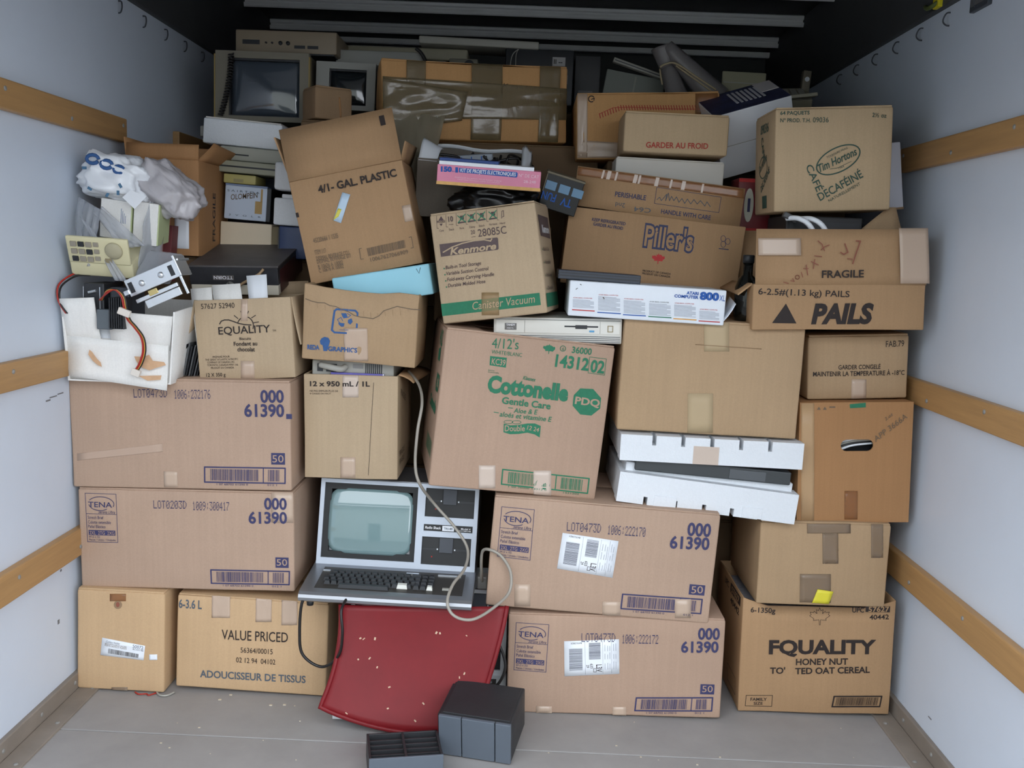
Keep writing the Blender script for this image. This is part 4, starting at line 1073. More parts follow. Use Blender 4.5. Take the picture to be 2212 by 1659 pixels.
  ["l","palegrey",0,[[0.144,0.0155],[0.196,0.0157]],0.0015,0],
  ["l","red",0,[[0.1429,0.0087],[0.1984,0.009]],0.0026,0],
  ["l","ink",0,[[-0.1822,0.0857],[-0.1792,0.0842]],0.0017,0],
  ["l","ink",0,[[-0.1928,0.0713],[-0.1887,0.0751]],0.0015,0],
  ["l","greyink",0,[[-0.1184,0.0544],[-0.1154,0.0522]],0.0023,0],
 ],
 'E2': [
  ["t","redink",1,"GARDER AU FROID",-0.0868,0.0138,0.1835,0.0157,0.0257,0.02,0],
 ],
 'E1': [
  ["l","redink",0,[[-0.1523,0.1412],[-0.149,0.1276]],0.0029,0],
  ["l","redink",0,[[-0.1439,0.1443],[-0.1406,0.1307]],0.0029,0],
  ["l","redink",0,[[-0.1355,0.1473],[-0.1322,0.1337]],0.0029,0],
  ["l","redink",0,[[-0.1271,0.1504],[-0.1238,0.1368]],0.0029,0],
  ["l","redink",0,[[-0.1187,0.1534],[-0.1154,0.1398]],0.0029,0],
  ["l","redink",0,[[-0.1103,0.1565],[-0.1071,0.1429]],0.0029,0],
  ["l","redink",0,[[-0.102,0.1595],[-0.0987,0.1459]],0.0029,0],
  ["l","redink",0,[[-0.0936,0.1626],[-0.0903,0.149]],0.0029,0],
  ["l","redink",0,[[-0.0852,0.1656],[-0.0819,0.152]],0.0029,0],
  ["l","redink",0,[[-0.0769,0.1655],[-0.0735,0.1519]],0.0029,0],
  ["l","redink",0,[[-0.0685,0.1654],[-0.0651,0.1519]],0.0029,0],
  ["l","redink",0,[[-0.0601,0.1654],[-0.0568,0.1518]],0.0029,0],
  ["l","redink",0,[[-0.0517,0.1653],[-0.0484,0.1517]],0.0029,0],
  ["l","redink",0,[[-0.0433,0.1652],[-0.04,0.1516]],0.0029,0],
  ["l","redink",0,[[-0.0349,0.1651],[-0.0316,0.1515]],0.0029,0],
  ["l","redink",0,[[-0.0265,0.165],[-0.0232,0.1514]],0.0029,0],
  ["l","redink",0,[[-0.0182,0.1649],[-0.0148,0.1513]],0.0029,0],
  ["l","redink",0,[[-0.0098,0.1648],[-0.0064,0.1513]],0.0029,0],
  ["l","redink",0,[[-0.0014,0.1648],[0.002,0.1512]],0.0029,0],
  ["l","redink",0,[[0.007,0.1647],[0.0103,0.1511]],0.0029,0],
  ["l","redink",0,[[0.0154,0.1646],[0.0187,0.151]],0.0029,0],
  ["l","redink",0,[[0.0237,0.1645],[0.0271,0.1509]],0.0029,0],
  ["l","redink",0,[[0.0321,0.1644],[0.0355,0.1508]],0.0029,0],
  ["l","redink",0,[[0.0405,0.1643],[0.0439,0.1508]],0.0029,0],
  ["l","redink",0,[[0.0489,0.1643],[0.0522,0.1507]],0.0029,0],
  ["l","redink",0,[[0.0572,0.1642],[0.0606,0.1506]],0.0029,0],
  ["l","redink",0,[[0.0656,0.1641],[0.069,0.1505]],0.0029,0],
  ["l","redink",0,[[0.074,0.164],[0.0774,0.1504]],0.0029,0],
  ["l","redink",0,[[0.0824,0.1639],[0.0858,0.1503]],0.0029,0],
  ["l","redink",0,[[0.0907,0.1638],[0.0941,0.1503]],0.0029,0],
  ["l","redink",0,[[0.0991,0.1637],[0.1025,0.1502]],0.0028,0],
  ["l","redink",0,[[0.1075,0.1637],[0.1109,0.1501]],0.0028,0],
  ["l","redink",0,[[0.1158,0.1636],[0.1193,0.15]],0.0028,0],
  ["l","redink",0,[[0.1242,0.1635],[0.1276,0.1499]],0.0028,0],
  ["l","redink",0,[[0.1326,0.1634],[0.136,0.1498]],0.0028,0],
  ["l","redink",0,[[0.141,0.1633],[0.1444,0.1498]],0.0028,0],
  ["l","redink",0,[[0.1493,0.1632],[0.1528,0.1497]],0.0028,0],
  ["l","redink",0,[[0.1577,0.1632],[0.1611,0.1496]],0.0028,0],
  ["l","redink",0,[[0.1661,0.1631],[0.1695,0.1495]],0.0028,0],
  ["l","redink",0,[[0.1744,0.163],[0.1779,0.1494]],0.0028,0],
  ["l","redink",0,[[0.1828,0.1629],[0.1862,0.1493]],0.0028,0],
  ["l","redink",0,[[0.1911,0.1628],[0.1946,0.1492]],0.0028,0],
  ["l","redink",0,[[0.1995,0.1627],[0.203,0.1492]],0.0028,0],
  ["l","redink",0,[[0.2079,0.1626],[0.2113,0.1491]],0.0028,0],
  ["l","redink",0,[[-0.1523,0.1402],[-0.1095,0.1589],[-0.0559,0.1601],[0.0761,0.1536],[0.2151,0.1504]],0.0018,0],
  ["l","ink",0,[[-0.1728,0.1788],[-0.1744,0.1781],[-0.1762,0.1777],[-0.178,0.1777],[-0.1798,0.178],[-0.1815,0.1787],[-0.1831,0.1796],[-0.1844,0.1809],[-0.1855,0.1823],[-0.1862,0.1839],[-0.1866,0.1857],[-0.1867,0.1875],[-0.1864,0.1892],[-0.1857,0.1909],[-0.1847,0.1923],[-0.1835,0.1936],[-0.182,0.1946],[-0.1803,0.1953],[-0.1785,0.1957],[-0.1767,0.1957],[-0.1749,0.1953],[-0.1732,0.1946],[-0.1716,0.1937],[-0.1703,0.1924]],0.0032,0],
  ["l","ink",0,[[-0.1774,0.1856],[-0.1685,0.189],[-0.1696,0.1821]],0.0029,0],
 ],
 'C11': [
  ["t","ataribl",1,"150",-0.1332,0.0344,0.0306,0.0125,0.042,0.06,0],
  ["t","ataribl",1,"in",-0.1019,0.0351,0.0064,0.0042,0.0218,0,0],
  ["t","ataribl",1,"1",-0.0933,0.035,0.0075,0.0125,0.0295,0.05,0],
  ["p","ataribl",0,[[-0.0832,0.0477],[0.0752,0.0482],[0.0789,0.0454],[0.0786,0.0356],[0.0763,0.0333],[-0.0834,0.0354]]],
  ["t","white",1,"KIT DE PROJETS ELECTRONIQUES",-0.0796,0.0371,0.1538,0.0094,-0.0031,0.015,0.1],
  ["t","palepink",1,"N° DE CAT",0.0825,0.0359,0.0559,0.0083,-0.011,0.01,0],
  ["t","palepink",1,"28-248",0.0969,0.0206,0.0338,0.007,0.0247,0.01,0],
  ["t","palepink",1,"FABRIQUÉ AU JAPON POUR RADIO SHACK",-0.093,0.02,0.1295,0.0031,-0.0127,0,0],
  ["t","palepink",1,"TANDY ELECTRONIQUE BARRIE ONT CANADA",-0.0869,0.0146,0.1184,0.0031,-0.0063,0,0],
  ["p","yelloworange",0,[[-0.1435,0.0081],[0.1445,0.0092],[0.1449,0.0004],[-0.144,-0.0007]]],
 ],
}
# ================================================================== the truck body
XL, XR, YB, YF = -1.18, 1.18, 4.85, 1.15
WALLM = mat('white_frp_panel', (212, 221, 234), 0.42, var=0.035, vscale=2.2, bump=0.04, bscale=9)
RAILW = mat('varnished_wood', (178, 138, 90), 0.5, var=0.14, vscale=5, stretch=(6, 0.7, 14), bump=0.1, bscale=40)
FLOORM = mat('worn_grey_deck', (156, 153, 151), 0.6, var=0.13, vscale=4, bump=0.12, bscale=22)
KICKM = mat('worn_kick_strip', (138, 128, 118), 0.6, var=0.16, vscale=7, bump=0.1, bscale=30)
DARKM = mat('dark_roof_metal', (70, 71, 73), 0.62, var=0.12, vscale=4)
BOWM = mat('roof_bow_highlight', (244, 245, 246), 0.35, metal=0.0, var=0.05)  # near-white colour stands in for sky highlights on the metal bows
def struct(o):
    o['kind'] = 'structure'
    return o
fl = bpy.data.objects.new('floor', None); COL.objects.link(fl); struct(fl)
def plate(x0, x1, y0, y1, z1, name='floor_plate', material=FLOORM):
    MB().box(x0, x1, y0, y1, -0.04, z1, bev=0.002).build(name, material, fl)
plate(XL - .02, 1.2, YF, 2.378, 0.0)
plate(XL - .02, 1.2, 2.382, YB, 0.0)
plate(-1.165, -1.108, YF, YB, 0.006, 'edge_strip', KICKM)
plate(1.108, 1.165, YF, YB, 0.006, 'edge_strip', KICKM)
rv = MB()
rv.lathe([(0.006, 0), (0.006, .0015), (.004, .003), (.001, .0035)], 10)
RIV = bpy.data.meshes.new('rivet'); RIV.from_pydata([tuple(v) for v in rv.v], [], rv.f); RIV.materials.append(mat('dull_rivet', (150, 148, 144), .5, metal=.3))
for sx in (-1, 1):
    for k in range(8):
        add('rivet', RIV, fl, Matrix.Translation((sx * 1.125, 1.35 + k * .21, .006)))
for sx, side in ((-1, 'left'), (1, 'right')):
    a, b = sorted((sx * 1.18, sx * 1.21))
    wl = struct(MB().box(a, b, YF, YB, -0.02, 2.3).build('wall_' + side, WALLM))
    # tie hooks under the roof rail
    hk = MB().tube(spline([(0, 0.008, .022), (.012, 0.006, .02), (.018, -.002, .006), (.018, -.004, -.008), (.01, .004, -.02), (0, .008, -.022)], 4), .0028, 6)
    hk.v = [v * .78 for v in hk.v]
    hm = bpy.data.meshes.new('tie_hook'); hm.from_pydata([tuple(v) for v in hk.v], [], hk.f); hm.materials.append(DARKP)
    for k in range(9):
        y = (2.24 if sx < 0 else 2.22) + k * .184
        add('tie_hook', hm, wl, Matrix.Translation((sx * 1.18, y, 1.955)) @ Matrix.Rotation(0 if sx < 0 else math.pi, 4, 'Z'))
    # dark roof rail above the wall panel
    a, b = sorted((sx * 1.162, sx * 1.20))
    struct(MB().box(a, b, YF, YB, 1.99, 2.30, bev=.004).build('trim_%d' % (1 if sx < 0 else 2), DARKM))
    # three wooden rub rails
    for k, (z0, z1) in enumerate(((.39, .468), (.904, .974), (1.562, 1.632))):
        a, b = sorted((sx * 1.157, sx * 1.181))
        r = struct(MB().box(a, b, YF, 3.05 if k < 2 else 2.98, z0, z1, bev=.004).build('trim_%d' % (3 + k + (0 if sx < 0 else 3)), RAILW))
        for q in range(6):
            add('screw', RIV, r, Matrix.Translation((sx * 1.157, 1.3 + q * .33, (z0 + z1) / 2 + (.012 if q % 2 else -.012))) @ Matrix.Rotation(-sx * math.pi / 2, 4, 'Y'))
    a, b = sorted((sx * 1.166, sx * 1.181))
    bb = struct(MB().box(a, b, YF, YB, .0, .051, bev=.003).build('baseboard_' + side, KICKM))
    for q in range(8):
        add('rivet', RIV, bb, Matrix.Translation((sx * 1.166, 1.45 + q * .19, .028)) @ Matrix.Rotation(-sx * math.pi / 2, 4, 'Y'))
SCUFF = mat('grey_scuff', (120, 120, 124), .8)
for nm, sx, marks in (('wall_left', -1, ((2.502, .848, .012, .004), (2.53, .854, .02, .003), (2.57, .857, .016, .003), (2.55, .37, .004, .006), (2.53, .231, .005, .012))), ('wall_right', 1, ((2.46, .10, .010, .003),))):
    for y_, z_, a_, b_ in marks:
        MB().box(sx * 1.1795 - .0004, sx * 1.1795 + .0004, y_ - a_, y_ + a_, z_ - b_ / 2, z_ + b_ / 2).build('scuff', SCUFF, bpy.data.objects[nm])
# end pieces of the upper rails, seen past the monitor and behind the coffee carton
struct(MB().box(-1.181, -1.157, 3.42, 3.9, 1.58, 1.65, bev=.004).build('trim_9', RAILW))
struct(MB().box(-1.2, 1.2, YB, YB + .05, -0.02, 2.3).build('wall_back', DARKM))
ce = struct(MB().box(-1.2, 1.2, YF, YB, 2.30, 2.33).build('ceiling', DARKM))
for k in range(12):
    y = 4.60 - k * .41
    if y < YF + .1:
        break
    pts = [(y + .05, 2.30), (y + .05, 2.262), (y + .012, 2.252), (y + .005, 2.251), (y + .001, 2.256), (y, 2.262), (y - .0005, 2.268), (y + .006, 2.270),
           (y + .016, 2.272), (y + .016, 2.280), (y + .008, 2.281), (y + .004, 2.284), (y + .002, 2.294), (y + .006, 2.297), (y + .012, 2.30)]
    MB().prism(pts, -1.16, 1.16, 'x').build('roof_bow', BOWM, ce, False)
struct(MB().prism([(4.80, 2.262), (4.80, 2.240), (4.766, 2.238), (4.762, 2.243), (4.760, 2.262)], -1.16, 1.16, 'x').build('trim_10', BOWM))
struct(MB().box(-1.2, 1.2, YF, YF + .06, 2.03, 2.30, bev=.004).build('trim_11', DARKM))  # unseen rear header, set low to keep sky light off the upper pile
hs = struct(MB().box(-11, 1.6, -7.4, -7.2, -.9, 3.6).build('wall_house', mat('house_siding', (176, 178, 172), .8, var=.03)))
MB().box(-1.9, -.9, -7.2, -7.14, -.9, 1.3, bev=.01).build('house_door', mat('house_door', (84, 90, 88), .6), hs)
MB().prism([(-7.6, 3.9), (-6.6, 3.5), (-6.6, 3.6), (-7.6, 4.05)], -11.2, 1.9, 'x').build('eave', DARKM, hs)
dr = bpy.data.objects.new('unseen_door_1', None); COL.objects.link(dr); struct(dr)  # unseen raised door, added to darken the upper pile
DOORM = mat('door_panel_grey', (150, 152, 154), .6)
for k in range(4):
    MB().box(-1.10, 1.10, YF + .08 + k * .36, YF + .43 + k * .36, 2.10, 2.125, bev=.003).build('unseen_door_section', DOORM, dr)
struct(MB().box(-40, 40, -40, YF - .01, -0.9, -0.86).build('ground', mat('asphalt', (104, 102, 100), 0.9, var=0.1, vscale=1)))

# ================================================================== cartons by the left wall
def ship_label(c, quad, seed, name='shipping_label'):
    lb = c.patch(name, quad, LABELW, off=.001, thick=.0006)
    lb['label'] = 'white paper shipping label with barcodes'
    a, b, cc, d = [Vector(q) for q in quad]
    P = lambda u, v: list(a * (1 - u) * (1 - v) + b * u * (1 - v) + cc * u * v + d * (1 - u) * v)
    R = lambda u0, v0, u1, v1: [P(u0, v0), P(u1, v0), P(u1, v1), P(u0, v1)]
    E = []
    rng = random.Random(seed)
    def bars(u0, v0, u1, v1):
        v = v0
        while v < v1:
            t = rng.choice((.006, .009, .014))
            E.append(['p', 'greyink2', 0, R(u0, v, u1, min(v + t, v1))]); v += t + rng.choice((.006, .01))
    bars(.09, .16, .33, .78); bars(.45, .46, .66, .93)
    ang = math.atan2(b.y - a.y, b.x - a.x)
    W = (b - a).length; H = (d - a).length
    def vt(t, u, v, ln, h):
        p = P(u, v)
        E.append(['t', 'ink', 0, t, p[0], p[1], ln * H, h * W, ang - math.pi / 2, .01, 0])
    vt('L3V', .58, .30, .21, .10); vt('633', .47, .33, .13, .05); vt('29', .40, .30, .08, .05)
    E.append(['l', 'ink', 0, [P(.53, .09), P(.58, .09), P(.58, .19), P(.53, .19)], .0012, 1])
    for u in (.38, .70, .86):
        E.append(['l', 'greyink2', 0, [P(u, .03), P(u, .97)], .0005, 0])
    for u in (.74, .79, .83, .90, .94):
        for v in (.15, .45, .68):
            E.append(['l', 'palegrey', 0, [P(u, v), P(u, v + rng.uniform(.12, .22))], .0016, 0])
    E.append(['t', 'ink', 0, 'BAYLOREX', *P(.32, .955), .20 * W, .045 * H, ang + math.pi, 0, 0])
    print_on(lb, E, lambda x, z, o: c.front(x, z, o + .0012), None)
INK['greyink2'] = mat('ink_greyink2', (96, 98, 112), .6)

c = carton('A1', 'white_labelled_carton', 'small plain yellowish carton with white barcode label, on the floor by the wall', .30, CB['yellow'], seed=1, dz=.004)
lb = c.patch('barcode_label', EXTRA['A1']['label'], LABELW, off=.001, thick=.0006)
q = [Vector(v) for v in EXTRA['A1']['label']]
def lp(u, v):
    return list(q[0] * (1 - u) * (1 - v) + q[1] * u * (1 - v) + q[2] * u * v + q[3] * (1 - u) * v)
E = [['b', 'ink', 0, [lp(.12, .5), lp(.92, .42), lp(.92, .08), lp(.12, .12)], 3, 2]]
E += [['t', 'slate', 0, '50072', *lp(.72, .74), .030, .009, -.12, 0, 0], ['t', 'slate', 0, 'BC3201786', *lp(.73, .60), .030, .005, -.12, 0, 0], ['t', 'slate', 0, 'Cutlery Holder', *lp(.1, .78), .04, .006, -.12, 0, .2],
      ['t', 'greyink', 0, 'BROCHETTE DISPLAY HOLDERS', *lp(.08, .66), .062, .0045, -.12, 0, 0], ['t', 'greyink', 0, 'PORTE-CARTES ET PLIANTS', *lp(.08, .56), .062, .0045, -.12, 0, 0]]
print_on(lb, E, lambda x, z, o: c.front(x, z, o + .0012), None)
c.ink(PRINT['A1'])
c.patch('small_sticker', EXTRA['A1']['label2'], LABELW, off=.001)
c.patch('packing_tape', EXTRA['A1']['tape'], TAPEB); c.patch('packing_tape', EXTRA['A1']['tape2'], TAPEO, n=3)
c = carton('A2', 'softener_carton', 'yellowish fabric softener carton stamped VALUE PRICED, on the floor', .34, CB['yellow'], seed=2, dz=.006, bulge=.004)
c.ink(PRINT['A2'])
for k, n in enumerate(('t1', 't2', 't3')):
    c.patch('packing_tape', EXTRA['A2'][n], TAPE, rough=.0015, seed=k, n=8)
c = carton('A3', 'diaper_case', 'TENA case stamped LOT0203D, between the white-labelled carton and another case', .42, CB['pink'], seed=3, dz=.006, dy=.004)
c.ink(PRINT['A3'])
MB().box(.3005, .3012, .03, .14, .05, .20).build('side_label', INK['navy'], c.root)
MB().box(.3005, .3012, .18, .38, .03, .26).build('side_label', mat('blue_label', (150, 165, 200), .5), c.root)
c.patch('packing_tape', [(.24, .20), (.30, .20), (.30, .286), (.24, .286)], TAPE)
c = carton('A4', 'diaper_case', 'case printed 000 61390 without TENA panel, under the white open carton', .42, CB['pink'], seed=4, dz=.008)
c.ink(PRINT['A4'])
c.patch('packing_tape', [(-.05, .005), (-.012, .005), (-.012, .05), (-.05, .05)], TAPE)
c.patch('tape_scuff', [(-.29, .075), (-.05, .105), (-.05, .128), (-.29, .095)], mat('tape_residue', (184, 158, 139), .6), n=8)

# ---- white open carton of parts on the top case
WB = CB['white']
root = thing('white_parts_carton', 'open white carton of electronic parts with torn stained front flap', 'box', pose(-1.02, 2.58, .895))
def wq(name, p, m_=WB, t=.004, n=4, bend=0):
    return quad_sheet(name, *p, t, m_, root, n, bend)
LX0, LX1, LT0, LT1 = -.143, .135, -.143, .160
wq('side_wall', [(LX0, .28, 0), (LX0, .0, 0), (LT0, -.035, .215), (LT0, .28, .22)])
wq('side_wall', [(LX1, .0, .0), (LX1, .28, 0), (LT1 + .01, .28, .215), (LT1, -.035, .195)])
wq('back_wall', [(LX1, .28, 0), (LX0, .28, 0), (LT0, .28, .21), (LT1, .28, .21)])
wq('bottom', [(LX0, .0, .001), (LX1, .0, .001), (LX1, .28, .001), (LX0, .28, .001)])
wq('front_panel', [(LX0, -.004, .10), (-.048, -.004, .10), (-.052, -.040, .225), (LT0, -.040, .218)], bend=.004)
wq('front_panel', [(-.02, -.002, .09), (LX1, -.002, .09), (LT1 - .006, -.036, .183), (-.018, -.036, .190)], bend=.004)
wq('front_lower', [(LX0 + .004, .004, 0.002), (LX1, .004, 0.002), (LX1, .0, .115), (LX0 + .004, .0, .115)])
fp = wq('front_flap', [(-.135, -.012, .012), (.128, -.012, -.018), (.134, -.012, .103), (-.147, -.012, .120)], bend=-.006, n=5)
wq('inner_foam', [(-.07, .012, .04), (.0, .012, .04), (.0, .0, .17), (-.07, .0, .17)], FOAM, .01)
STAIN = mat('torn_brown_kraft', (206, 166, 130), .8, var=.15, vscale=40)
def stain(pts, n_):
    return mesh(n_, [(x, -.0195, z) for x, z in pts], [tuple(range(len(pts)))], STAIN, fp)
stain([(-.075, .085), (-.068, .080), (-.055, .062), (-.045, .052), (-.042, .040), (-.052, .044), (-.066, .055), (-.078, .072)], 'torn_patch')
stain([(.045, .072), (.070, .072), (.085, .078), (.095, .062), (.125, .060), (.130, .052), (.105, .044), (.085, .036), (.06, .045), (.05, .060)], 'torn_patch')
stain([(.055, .020), (.09, .022), (.118, .024), (.115, .012), (.08, .008)], 'torn_patch')
mesh('printing', [(LX1 + .0225, .16 + a, .10 + b) for a, b in ((0, 0), (.02, .006), (.024, .026), (.004, .02))], [(0, 1, 2, 3)], INK['ink'], root)

# ---- things in and on the white carton
t = thing('power_supply', 'dark grey boxed power supply with fins lying in the white carton', 'power supply', pose(-1.055, 2.565, 1.062, 0, 0))
MB().box(-.055, .0, .0, .13, .0, .095, bev=.003).build('housing', BLACKP, t)
MB().box(.002, .055, .03, .14, -.01, .085, bev=.004).build('cover', DARKP, t)
MB().box(-.012, .028, -.022, .008, -.025, .028, bev=.003).build('transformer', mat('slate_block', (92, 100, 106), .5), t)
for k in range(7):
    MB().box(.024 + k * .006, .027 + k * .006, -.028, .03, -.022, .060).build('cooling_fin', BLACKP, t)
MB().box(-.0555, -.054, -.001, .0, .01, .085).box(-.012, -.010, -.001, .0, .01, .085).build('edge_clip', STEEL, t)
MB().tube([(-.04, -.004, .07), (-.02, -.004, .075)], .004, 8).build('terminal', STEEL, t)
REDW = mat('red_wire', (170, 46, 36), .4); YELW = mat('yellow_wire', (196, 160, 60), .4); BLKW = mat('black_wire', (30, 28, 28), .4)
t = thing('wire_bundle', 'red and black wire bundle with white plugs hanging over the white carton', 'wires')
for k, (mm, dx) in enumerate(((REDW, 0), (BLKW, .004), (REDW, -.004), (YELW, .002))):
    pts = [(-1.05 + dx, 2.535, 1.115), (-1.02, 2.505, 1.140 + dx), (-.995 + dx, 2.50, 1.145), (-.978 + dx, 2.50, 1.128), (-.973 + dx, 2.502, 1.10), (-.969 + dx, 2.512, 1.07), (-.955 + dx, 2.522, 1.048), (-.942 + dx, 2.535, 1.02), (-.94 + dx, 2.54, .985), (-.951 + dx, 2.545, .952), (-.965 + dx, 2.552, .932)]
    MB().tube(spline(pts, 5), .0022, 6).build('wire', mm, t, True)
for p, s_ in (((-.974, 2.498, 1.088), .016), ((-.966, 2.548, .925), .012)):
    MB().box(-s_, s_, -.006, .006, -.009, .009, bev=.002).build('plug', mat('ivory_plug', (222, 214, 204), .5), t, False, pose(*p, 20))
t = thing('red_wire_loop', 'red wire loop curling out beside the wall behind the white carton', 'wire')
MB().tube(spline([(-1.15, 2.55, 1.075), (-1.168, 2.545, 1.11), (-1.172, 2.56, 1.15), (-1.15, 2.60, 1.178), (-1.12, 2.62, 1.18)], 6), .0025, 6).build('wire', REDW, t, True)
MB().tube(spline([(-1.146, 2.55, 1.075), (-1.163, 2.545, 1.105), (-1.166, 2.56, 1.145), (-1.145, 2.60, 1.172), (-1.115, 2.62, 1.175)], 6), .0025, 6).build('wire', BLKW, t, True)

t = thing('drive_bracket', 'shiny zinc drive bracket with screws lying across the white carton', 'bracket', pose(-.975, 2.545, 1.125, -25, 0, 0))
MB().box(0, .145, 0, .006, .0, .046, bev=.0015).build('plate', STEEL, t)
MB().box(.0, .155, .004, .09, .04, .046, bev=.0015).build('top_flange', STEEL, t)
MB().box(.01, .13, -.006, .004, -.022, -.012, bev=.001).box(.03, .13, -.004, .004, -.045, -.024, bev=.001).build('lower_rail', STEEL, t)
MB().box(.05, .075, -.009, -.004, -.018, -.004, bev=.001).build('brass_block', mat('brass', (210, 190, 130), .35, metal=.7), t)
MB().box(.146, .152, -.01, .07, .0, .055, bev=.001).build('end_tab', STEEL, t)
MB().box(-.012, .002, -.004, .002, .008, .020, bev=.001).build('tab', STEEL, t)
MB().box(.142, .149, -.006, 0, -.05, .0, bev=.001).build('tab', STEEL, t)
for x in (.043, .098):
    MB().lathe([(.0085, 0), (.0085, .003), (.006, .006), (.002, .007)], 16, pose(x, 0, .022, 0, 0, 90)).build('screw', STEEL, t, True)
for x in (.012, .128):
    MB().box(x - .006, x + .006, -.0012, .001, .008, .036).build('slot', BLACKP, t)

t = thing('keypad_console', 'cream keypad unit with round dial, wedged by the wall on the white carton', 'device', pose(-1.072, 2.60, 1.172, 2, 0, 24))
CREAM = mat('cream_plastic', (214, 206, 168), .5, var=.04)
vs, fs = rounded(-.084, .084, 0, .16, 0, .045, .006, 3, 2, 2, 2)
mesh('case', vs, fs, CREAM, t, True)
vs, fs = rounded(-.082, .082, -.004, .006, .04, .115, .005, 3, 1, 3, 2)
mesh('face_plate', vs, fs, CREAM, t, True)
MB().lathe([(.023, 0), (.023, .004), (.020, .007), (.004, .008)], 28, pose(.043, -.004, .082, 0, 0, 90)).build('dial', mat('dial_grey', (176, 168, 140), .5), t, True)
for r in range(3):
    for k in range(3):
        MB().box(-.070 + k * .020, -.054 + k * .020, -.008, .0, .046 + r * .021, .060 + r * .021, bev=.0015).build('key', BLACKP if (r + k) % 3 == 0 else mat('grey_key', (150, 142, 128), .5), t)
for r in range(3):
    MB().box(-.010, .004, -.007, .0, .050 + r * .02, .062 + r * .02, bev=.0015).build('key', mat('grey_key', (150, 142, 128), .5), t)
MB().box(.016, .034, -.0065, .0, .046, .058, bev=.001).build('badge', mat('tan_badge', (140, 128, 100), .5), t)
for k, (x, z, a, w_, h_) in enumerate(((-1.068, 1.275, -6, .082, .105), (-.988, 1.262, -6, .066, .115))):
    t = thing('paper_box', ['white booklet box with small blue print, inside the grey carrier bag', 'blank white booklet box with green edge, inside the grey carrier bag'][k], 'box', pose(x, 2.665 + k * .004, z, 7, 0, 8))
    MB().box(-w_ / 2, w_ / 2, 0, .09, 0, h_, bev=.002).build('sleeve', WB, t)
    MB().box(w_ / 2 - .001, w_ / 2 + .003, .003, .085, .002, h_ - .002).build('page_edge', mat('green_edge', (186, 196, 150), .6), t)
    if k == 0:
        for q in range(4):
            MB().box(.015 + q * .004, .016 + q * .004, -.0006, .001, .045, .085 - q * .006).build('printing', INK['blue'], t)
        MB().box(-.004, .004, -.0006, .001, .018, .024).build('printing', INK['ink'], t)
t = thing('ribbed_strip', 'dark ribbed connector strip under the plastic bag', 'connector', pose(-1.06, 2.67, 1.392, 2))
MB().box(-.07, .06, 0, .04, 0, .014, bev=.002).build('strip_body', BLACKP, t)
for k in range(15):
    MB().box(-.05 + k * .007, -.047 + k * .007, -.003, 0, .001, .013).build('rib', mat('rib_brown', (120, 104, 92), .5), t)
CLEAR = mat('grey_translucent_film', (190, 194, 202), .25, alpha=.42, bump=.5, bscale=30, spec=.7)
t = thing('grey_carrier_bag', 'see-through grey carrier bag around booklets and keypad unit', 'bag')
def film(name, P, amp, seed, nu=14, nv=18, mm=CLEAR):
    a, b, c_, d_ = [Vector(p) for p in P]
    def fn(u, v):
        p = a * (1 - u) * (1 - v) + b * u * (1 - v) + c_ * u * v + d_ * (1 - u) * v
        n = noise.noise(Vector((u * 5 + seed, v * 2.2, seed))) + .5 * noise.noise(Vector((u * 13, v * 5 + seed, seed)))
        return p + Vector((0, -1, .15)) * amp * n
    return sheet(name, fn, nu, nv, .0006, mm, t)
film('side_film', [(-1.168, 2.635, 1.19), (-1.10, 2.585, 1.20), (-1.075, 2.60, 1.35), (-1.16, 2.65, 1.385)], .012, 1)
film('front_strip', [(-1.03, 2.575, 1.165), (-.995, 2.570, 1.165), (-1.09, 2.575, 1.30), (-1.125, 2.585, 1.33)], .006, 4)
film('front_strip', [(-1.02, 2.60, 1.25), (-.96, 2.61, 1.26), (-1.08, 2.62, 1.36), (-1.10, 2.61, 1.34)], .008, 8)
film('side_film', [(-.995, 2.62, 1.17), (-.955, 2.70, 1.18), (-.945, 2.72, 1.37), (-.965, 2.65, 1.38)], .014, 6)
film('bottom_film', [(-.99, 2.59, 1.16), (-.90, 2.62, 1.16), (-.90, 2.72, 1.24), (-.98, 2.66, 1.25)], .010, 11)

# ---- big white plastic bag
BAGW = mat('white_bag_plastic', (232, 235, 240), .32, bump=.5, bscale=18, spec=.6, var=.03)
BAGG = mat('grey_bag_plastic', (196, 192, 196), .28, bump=.5, bscale=22, spec=.7, alpha=.85)
def blob(name, cx, cy, cz, rx, ry, rz, amp, seed, material, parent, rot=0, nu=64, nv=40, flat=.0):
    vs, fs = [], []
    M_ = Matrix.Rotation(math.radians(rot), 3, 'Y')
    for i in range(nv + 1):
        th = math.pi * i / nv
        for j in range(nu):
            ph = 2 * math.pi * j / nu
            d = Vector((math.sin(th) * math.cos(ph), math.sin(th) * math.sin(ph), math.cos(th)))
            e = Vector([math.copysign(abs(k) ** .75, k) for k in d])
            n = noise.noise(d * 1.7 + Vector((seed, 0, 0))) + .55 * noise.noise(d * 4 + Vector((0, seed, 0))) + .4 * abs(noise.noise(d * 7 + Vector((0, 0, seed)))) + .25 * abs(noise.noise(d * 14 + Vector((seed, 0, seed))))
            p = Vector((e.x * rx, e.y * ry, e.z * rz)) * (1 + amp * n)
            vs.append(Vector((cx, cy, cz)) + M_ @ p)
    for i in range(nv):
        for j in range(nu):
            k = (j + 1) % nu
            fs.append((i * nu + j, (i + 1) * nu + j, (i + 1) * nu + k, i * nu + k))
    return mesh(name, vs, fs, material, parent, True)
t = thing('plastic_bag', 'crumpled white plastic bag with blue print on top of the wall-side pile', 'bag')
blob('bag_body', -1.065, 2.70, 1.44, .098, .085, .058, .26, 3.1, BAGW, t, 12)
blob('knotted_end', -.935, 2.72, 1.415, .092, .075, .055, .24, 7.7, BAGG, t, 38)
